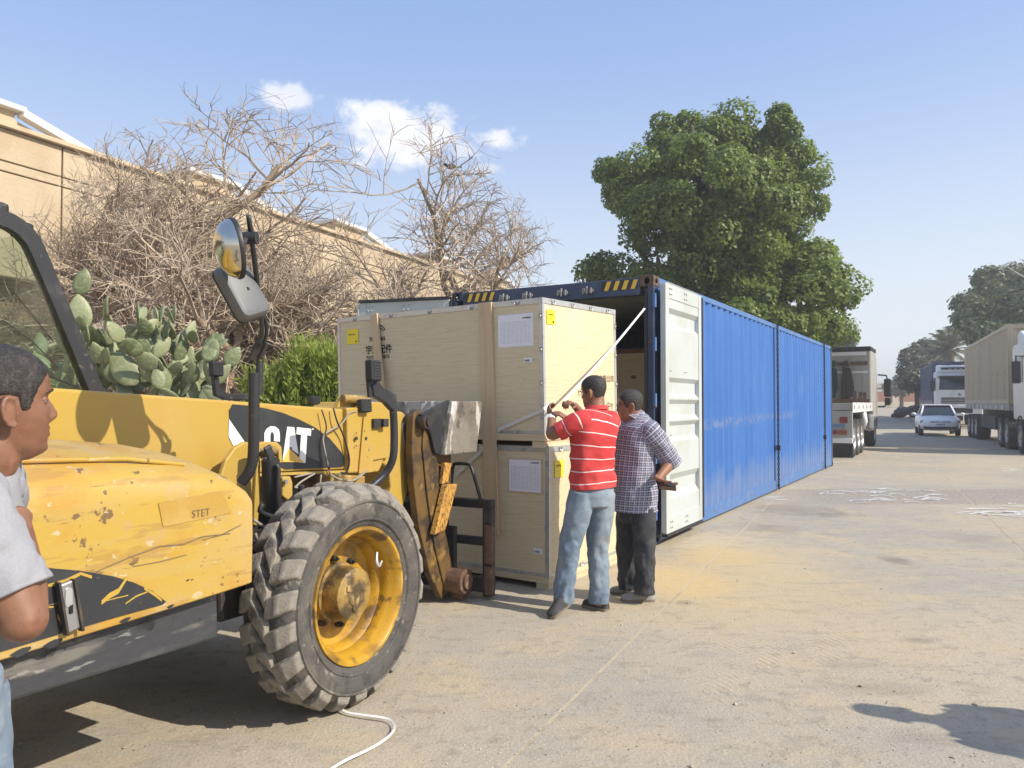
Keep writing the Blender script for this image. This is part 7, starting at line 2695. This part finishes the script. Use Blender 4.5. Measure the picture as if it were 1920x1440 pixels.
def build_flatbed():
    yaw = R(30.0)
    t = thing('flatbed_truck', 'white flatbed truck seen from behind with ropes hung on its cab', 'truck', (9.35, 21.1, 0), yaw)
    # X forward, Y left; Y = 0 is the right side of the deck
    W, L = 2.5, 5.7
    MB().box(0, 0, 1.32, L, W, 1.52).build('deck', 'truck_grime', t, bevel=.01)
    MB().box(-.03, -.012, 1.26, L, .0, 1.54).build('side_rail', 'truck_white', t)
    for k in range(5):
        x = .35 + k * 1.15
        MB().box(x - .05, -.02, 1.36, x + .05, -.013, 1.46).build('stake_pocket', 'hole_dark', t)
    for x in (.9, 2.4, 3.6):
        MB().bar((x, .03, 1.50), (x + .03, .03, 1.86), .09, .05, up=(1, 0, 0)).build('stake', 'rusty_steel', t)
    MB().box(-.05, 0, .55, .05, W, 1.30).build('rear_panel', 'truck_grime', t, bevel=.01)
    MB().box(-.07, 0, .42, .05, W, .56).build('rear_bumper', 'truck_white', t, bevel=.01)
    MB().box(-.085, .14, .66, -.05, .36, .78).build('tail_lamp', 'tail_amber', t)
    MB().box(-.086, .40, .66, -.05, .54, .78).build('tail_lamp', 'tail_red', t)
    MB().box(-.083, .12, .98, -.05, .32, 1.14).build('reflector', 'tail_red', t)
    MB().box(-.083, .18, .86, -.05, .7, .93).build('rear_plate', 'plate_blue', t)
    MB().box(-.04, .0, .02, -.02, .60, .42).build('mud_flap', 'chassis_black', t)
    MB().box(.1, .75, .75, L + 2.2, 1.75, 1.2).build('chassis', 'chassis_black', t, bevel=.02)
    for x in (.65, 1.75, 2.75):
        tyre_set(t, 'wheel', x, .02, .52, .52, .55)
        tyre_set(t, 'wheel', x, W - .02, .52, .52, -.55)
    for y, w in ((.05, .32), (W - .05, -.32)):
        tyre_set(t, 'wheel', L + 1.6, y, .52, .52, w)
    m = MB().cyl((4.0, .45, .85), (5.2, .45, .85), .30, n=18)
    m.build('fuel_tank', 'chassis_black', t, smooth=50)
    MB().tube([V(3.3, .05, 1.25), V(3.32, .02, .95), V(3.45, .05, .72)], [.09, .10, .05], 8).build('hanging_bag', 'truck_white', t, smooth=180)
    MB().box(L + .5, .02, .55, L + 2.4, .3, 1.15).build('mudguard', 'steel_wheel', t, bevel=.1)
    # cab
    c = MB().prism([(L + .02, 1.25), (L + .02, 3.36), (L + .2, 3.42), (L + 1.75, 3.42), (L + 2.2, 3.0), (L + 2.4, 1.9), (L + 2.4, .7), (L + .9, .7), (L + .9, 1.25)], (0, .02, 0), (1, 0, 0), (0, 0, 1), (0, W - .04, 0)).build('cab', 'truck_grime', t, bevel=.04, seg=2)
    MB().box(L - .03, .0, 3.30, L + 1.8, W, 3.46).build('roof_edge', 'chassis_black', c, bevel=.04)
    MB().box(L - .02, .16, 3.16, L + .015, W - .1, 3.28).build('rear_rail', 'truck_white', c, bevel=.01)
    MB().box(L - .05, .12, 2.82, L + .01, W - .1, 2.94).build('rope_bar', 'rusty_steel', c)
    MB().box(L - .02, .12, 2.55, L + .015, W - .1, 2.62).build('rear_rail', 'truck_white', c)
    MB().box(L - .012, .06, 1.6, L + .012, .28, 3.25).build('cab_edge', 'truck_grime', c)
    MB().box(L - .3, 0.05, 1.52, L - .02, W, 1.66).build('bulkhead', 'rusty_steel', c)
    for s in (0, 1):
        y = -.02 if s == 0 else W + .02
        sg = -1 if s == 0 else 1
        MB().tube([V(L + 2.05, y, 2.55), V(L + 2.1, y + sg * .28, 2.52), V(L + 2.1, y + sg * .32, 2.35)], .03, 6).build('mirror_arm', 'chassis_black', c)
        MB().box(L + 2.0, y + sg * .32 - .12, 1.75, L + 2.14, y + sg * .32 + .12, 2.4).build('mirror', 'chassis_black', c, bevel=.05)
        MB().box(L + 2.0, y + sg * .30 - .12, 1.45, L + 2.14, y + sg * .30 + .08, 1.72).build('mirror', 'chassis_black', c, bevel=.04)
        MB().tube([V(L + 2.1, y, 1.40), V(L + 2.1, y + sg * .2, 1.4), V(L + 2.1, y + sg * .3, 1.5)], .03, 6).build('mirror_arm', 'chassis_black', c)
    # coils of rope over the bar: each a thing that hangs there
    X = V(math.sin(yaw), math.cos(yaw), 0)
    Yl = V(-math.cos(yaw), math.sin(yaw), 0)
    for k, (y, ln, mm, lab, sp) in enumerate(((.75, 1.35, 'rope_brown', 'brown rope coil with loose loops, rightmost on the truck cab', .20), (1.18, 1.20, 'rope_green', 'long dark green rope coil, second from the right on the cab', .11), (1.72, .90, 'rope_green', 'short dark green rope coil, third from the right on the cab', .12), (2.12, 1.1, 'rope_green', 'dark rope coil nearest the blue container end', .10))):
        base = V(9.35, 21.1, 0) + X * (L - .10) + Yl * y
        r = random.Random(k)
        m = MB()
        for q in range(16):
            a = r.uniform(-1, 1)
            b = r.uniform(-1, 1)
            l2 = ln * r.uniform(.8, 1.05)
            top = V(0, 0, 2.98)
            pts = [top + Yl * a * .05 - X * .02, top + Yl * (a * sp * .6) - X * .06 - V(0, 0, .12), V(0, 0, 2.98 - l2 * .6) + Yl * (a * sp) - X * (.05 + .04 * b), V(0, 0, 2.98 - l2) + Yl * (a * sp * .55) - X * .06,
                   V(0, 0, 2.98 - l2 * .92) + Yl * (b * sp) - X * .08, V(0, 0, 2.98 - l2 * .5) + Yl * (b * sp * .9) - X * .10, top + Yl * b * .05 - X * .05 - V(0, 0, .05)]
            m.tube(pts, .028, 5, sub=3)
        m.tube([V(0, 0, 2.72) + Yl * sp * .7 - X * .10, V(0, 0, 2.74) - X * .15, V(0, 0, 2.72) - Yl * sp * .7 - X * .10], .035, 6, sub=3)
        o = m.build('rope_coil', mm, None, smooth=180, fix=False)
        o.location = (base.x, base.y, 0)
        tag(o, lab, 'rope', 'rope coils hung on the truck cab')


build_flatbed()


def build_car():
    d = 34.5
    p = gnd(1764, 818)
    yaw = R(24.8) + math.pi
    t = thing('parked_car', 'silver sedan facing us in the yard between the trucks', 'car', (p.x + .95, p.y + 2.05, 0), yaw)
    W = .89
    # body: lower shell sections along X (front +X), Y half width
    rg = []
    for x, w, zb, zt in ((-2.25, .70, .42, .86), (-2.1, .80, .30, .98), (-1.4, .88, .24, 1.02), (-.4, .89, .22, .98), (.7, .89, .22, .97), (1.2, .88, .22, .93), (1.8, .83, .24, .84), (2.12, .72, .28, .74), (2.24, .58, .34, .62)):
        sec = []
        for a in range(16):
            an = 2 * math.pi * a / 16
            ca, sa = math.cos(an), math.sin(an)
            yy = w * math.copysign(abs(ca) ** .45, ca)
            zz = (zb + zt) / 2 + (zt - zb) / 2 * math.copysign(abs(sa) ** .55, sa)
            sec.append(V(x, yy, zz))
        rg.append(sec)
    b = MB().rings(rg, True).build('body', 'car_silver', t, smooth=60)
    # cabin
    low = [(-1.75, .68), (-1.0, .80), (.1, .80), (1.05, .74)]
    m = MB().rings([[V(1.08, -.72, .92), V(1.08, .72, .92), V(-1.8, .68, .96), V(-1.8, -.68, .96)], [V(.25, -.56, 1.40), V(.25, .56, 1.40), V(-1.05, .54, 1.42), V(-1.05, -.54, 1.42)]], True)
    g = m.build('windows', 'dark_glass', t, bevel=.04)
    MB().prism([(.34, -.55), (.34, .55), (-1.1, .53), (-1.1, -.53)], (0, 0, 1.395), (1, 0, 0), (0, 1, 0), (0, 0, .065)).build('roof', 'car_silver', t, bevel=.03, seg=3)
    for s in (-1, 1):
        MB().bar((1.10, s * .735, .92), (.26, s * .575, 1.42), .07, .05).build('pillar', 'car_silver', t, bevel=.01)
        MB().bar((-1.82, s * .69, .95), (-1.05, s * .555, 1.43), .10, .05).build('pillar', 'car_silver', t, bevel=.01)
        MB().bar((-.35, s * .755, .95), (-.35, s * .565, 1.42), .06, .03).build('pillar', 'chassis_black', t)
        MB().prism([(0, 0), (.30, -.02), (.36, .03), (.30, .12), (.05, .13)], (1.98, s * .50, .60), (-.28, s * .93, 0.02), (0, 0, 1), (.05, s * .02, 0)).build('headlight', 'car_lamp', t, bevel=.01)
        MB().prism([(0, 0), (.22, -.01), (.26, .02), (.20, .07), (.03, .07)], (2.035, s * .53, .63), (-.28, s * .93, 0.02), (0, 0, 1), (.03, s * .01, 0)).build('headlight_eye', 'chassis_black', t)
        k = MB().ball((.72, s * 1.02, 1.0), .08, .11, .075, 12, 8)
        k.tube([V(.75, s * .80, .96), V(.73, s * 1.0, .98)], .03, 6)
        k.build('door_mirror', 'car_silver', t, smooth=180)
        for x in (1.38, -1.32):
            tyre_set(t, 'wheel', x, s * .86, .31, .31, -s * .2)
    MB().obox(V(2.215, 0, .655), V(.03, 0, 0), V(0, .42, 0), V(0, 0, .035)).build('upper_grille', 'steel_wheel', t, bevel=.01)
    MB().prism([(-.66, .0), (.66, 0), (.72, .12), (.45, .10), (-.45, .10), (-.72, .12)], (2.15, 0, .33), (0, 1, 0), (0, 0, 1), (.10, 0, 0)).build('lower_grille', 'chassis_black', t, bevel=.01)
    MB().cyl((2.23, 0, .665), (2.262, 0, .665), .055, n=16).build('badge', 'plate_white', t, smooth=50)
    pl = MB().box(2.245, -.19, .44, 2.262, .19, .57).build('number_plate', 'plate_white', t)
    MB().box(2.2625, -.185, .53, 2.264, .185, .565).build('plate_band', 'plate_blue', pl)
    text_mesh('1 4 8 6', .07, (2.2625, -.13, .455), (0, 1, 0), (0, 0, 1), 'print_black', pl, 'plate_number')


build_car()


# ------------------------------------------------------------------ far end of the yard
def build_far():
    d = 104.0
    z = rise(d)
    f = V(math.cos(R(-4)), math.sin(R(-4)), 0)
    x0 = at(1560, 740, d).x
    w = thing('boundary_wall', 'low brick boundary wall with pale posts closing the yard far away', 'wall', (x0, d, z))
    n = 9
    for k in range(n):
        x = k * 8.2
        MB().box(x, 0, 0, x + .8, .5, 2.35).build('post', 'far_wall', w)
        MB().box(x + .8, .12, .55, x + 8.2, .38, 1.95).build('brick_panel', 'far_brick', w)
        MB().box(x + .8, .1, 1.95, x + 8.2, .4, 2.2).build('coping', 'far_wall', w)
        MB().box(x + .8, .1, 0, x + 8.2, .4, .55).build('plinth', 'far_wall', w)
    k = thing('kerb', 'pale kerb of spaced blocks in front of the far boundary wall', 'kerb', (x0, d - 5, rise(d - 5)))
    b0 = None
    for i in range(36):
        if b0 is None:
            b0 = MB().box(0, 0, 0, 1.2, .4, .45).build('block', 'far_wall', k)
        else:
            copy_part(b0, k, (i * 1.75, 0, 0))
    p = at(1712, 760, 62)
    h = thing('scrap_heap', 'dark heap of tyres and scrap beside the navy container truck', 'heap', (p.x, 62, rise(62)))
    r = random.Random(4)
    for i in range(16):
        c = V(r.uniform(-1.9, 1.7), r.uniform(-1, 1), r.uniform(.2, 1.3) * (1 - .2 * abs(i % 4)))
        c.z = max(.2, c.z)
        ring = [c + V(.45 * math.cos(a), .45 * math.sin(a), .1 * math.sin(a + i)) for a in [2 * math.pi * q / 12 for q in range(13)]]
        MB().tube(ring, .16, 7, caps=False).build('old_tyre', 'dark_heap', h, smooth=180)
    # hazy buildings and poles beyond
    for px, w_, h_, d_, lab in ((1655, 9, 3.6, 190, 'pale low building beyond the far wall, left'), (1700, 14, 4.2, 210, 'pale low building beyond the far wall, right of the first')):
        q = at(px, 740, d_)
        b = thing('far_building', lab, 'building', (q.x, d_, rise(d_)))
        MB().box(-w_ / 2, 0, -.1, w_ / 2, 8, h_).build('wall', 'far_wall', b)
        MB().box(-w_ / 2 - .2, -.2, h_, w_ / 2 + .2, 8.2, h_ + .4).build('roof', 'far_wall', b)
        for k in range(4):
            MB().box(-w_ / 2 + 1 + k * w_ / 4.4, -.05, h_ * .55, -w_ / 2 + 2.2 + k * w_ / 4.4, .02, h_ * .8).build('window', 'dark_glass', b)
    # street lamp leaning in over the trees at the right edge
    q = at(1925, 522, 31)
    s = thing('street_lamp', 'grey street lamp arm reaching in above the trees at right edge', 'street lamp', (q.x + 1.2, 31, 0))
    a, b = at(1925, 522, 31), at(1888, 500, 31)
    o = V(q.x + 1.2, 31, 0)
    MB().tube([V(0, 0, 0), V(0, 0, a.z - .7), V(-.3, 0, a.z - .25), a - o, b - o], [.10, .07, .035, .03, .025], 8, sub=3).build('pole', 'lamp_pole', s, smooth=60)
    c = b - o
    MB().obox(c + V(-.12, 0, .05), V(.20, 0, .11), V(0, .07, 0), V(-.012, 0, .03)).build('lamp_head', 'lamp_pole', s, bevel=.03)


build_far()


# ------------------------------------------------------------------ dusty air over the yard
def build_haze():
    o = MB().box(-730, -75, -1.1, 730, 730, 13.2).build('haze', 'paper', None)
    m = bpy.data.materials.new('dusty_air')
    m.use_nodes = True
    m.node_tree.nodes.clear()
    out = m.node_tree.nodes.new('ShaderNodeOutputMaterial')
    v = m.node_tree.nodes.new('ShaderNodeVolumePrincipled')
    v.inputs['Color'].default_value = (.90, .90, .89, 1)
    v.inputs['Density'].default_value = .0026
    v.inputs['Anisotropy'].default_value = .3
    m.node_tree.links.new(v.outputs[0], out.inputs['Volume'])
    o.data.materials.clear()
    o.data.materials.append(m)
    tag(o, 'thin dusty haze lying over the yard', None, None, 'stuff')


build_haze()
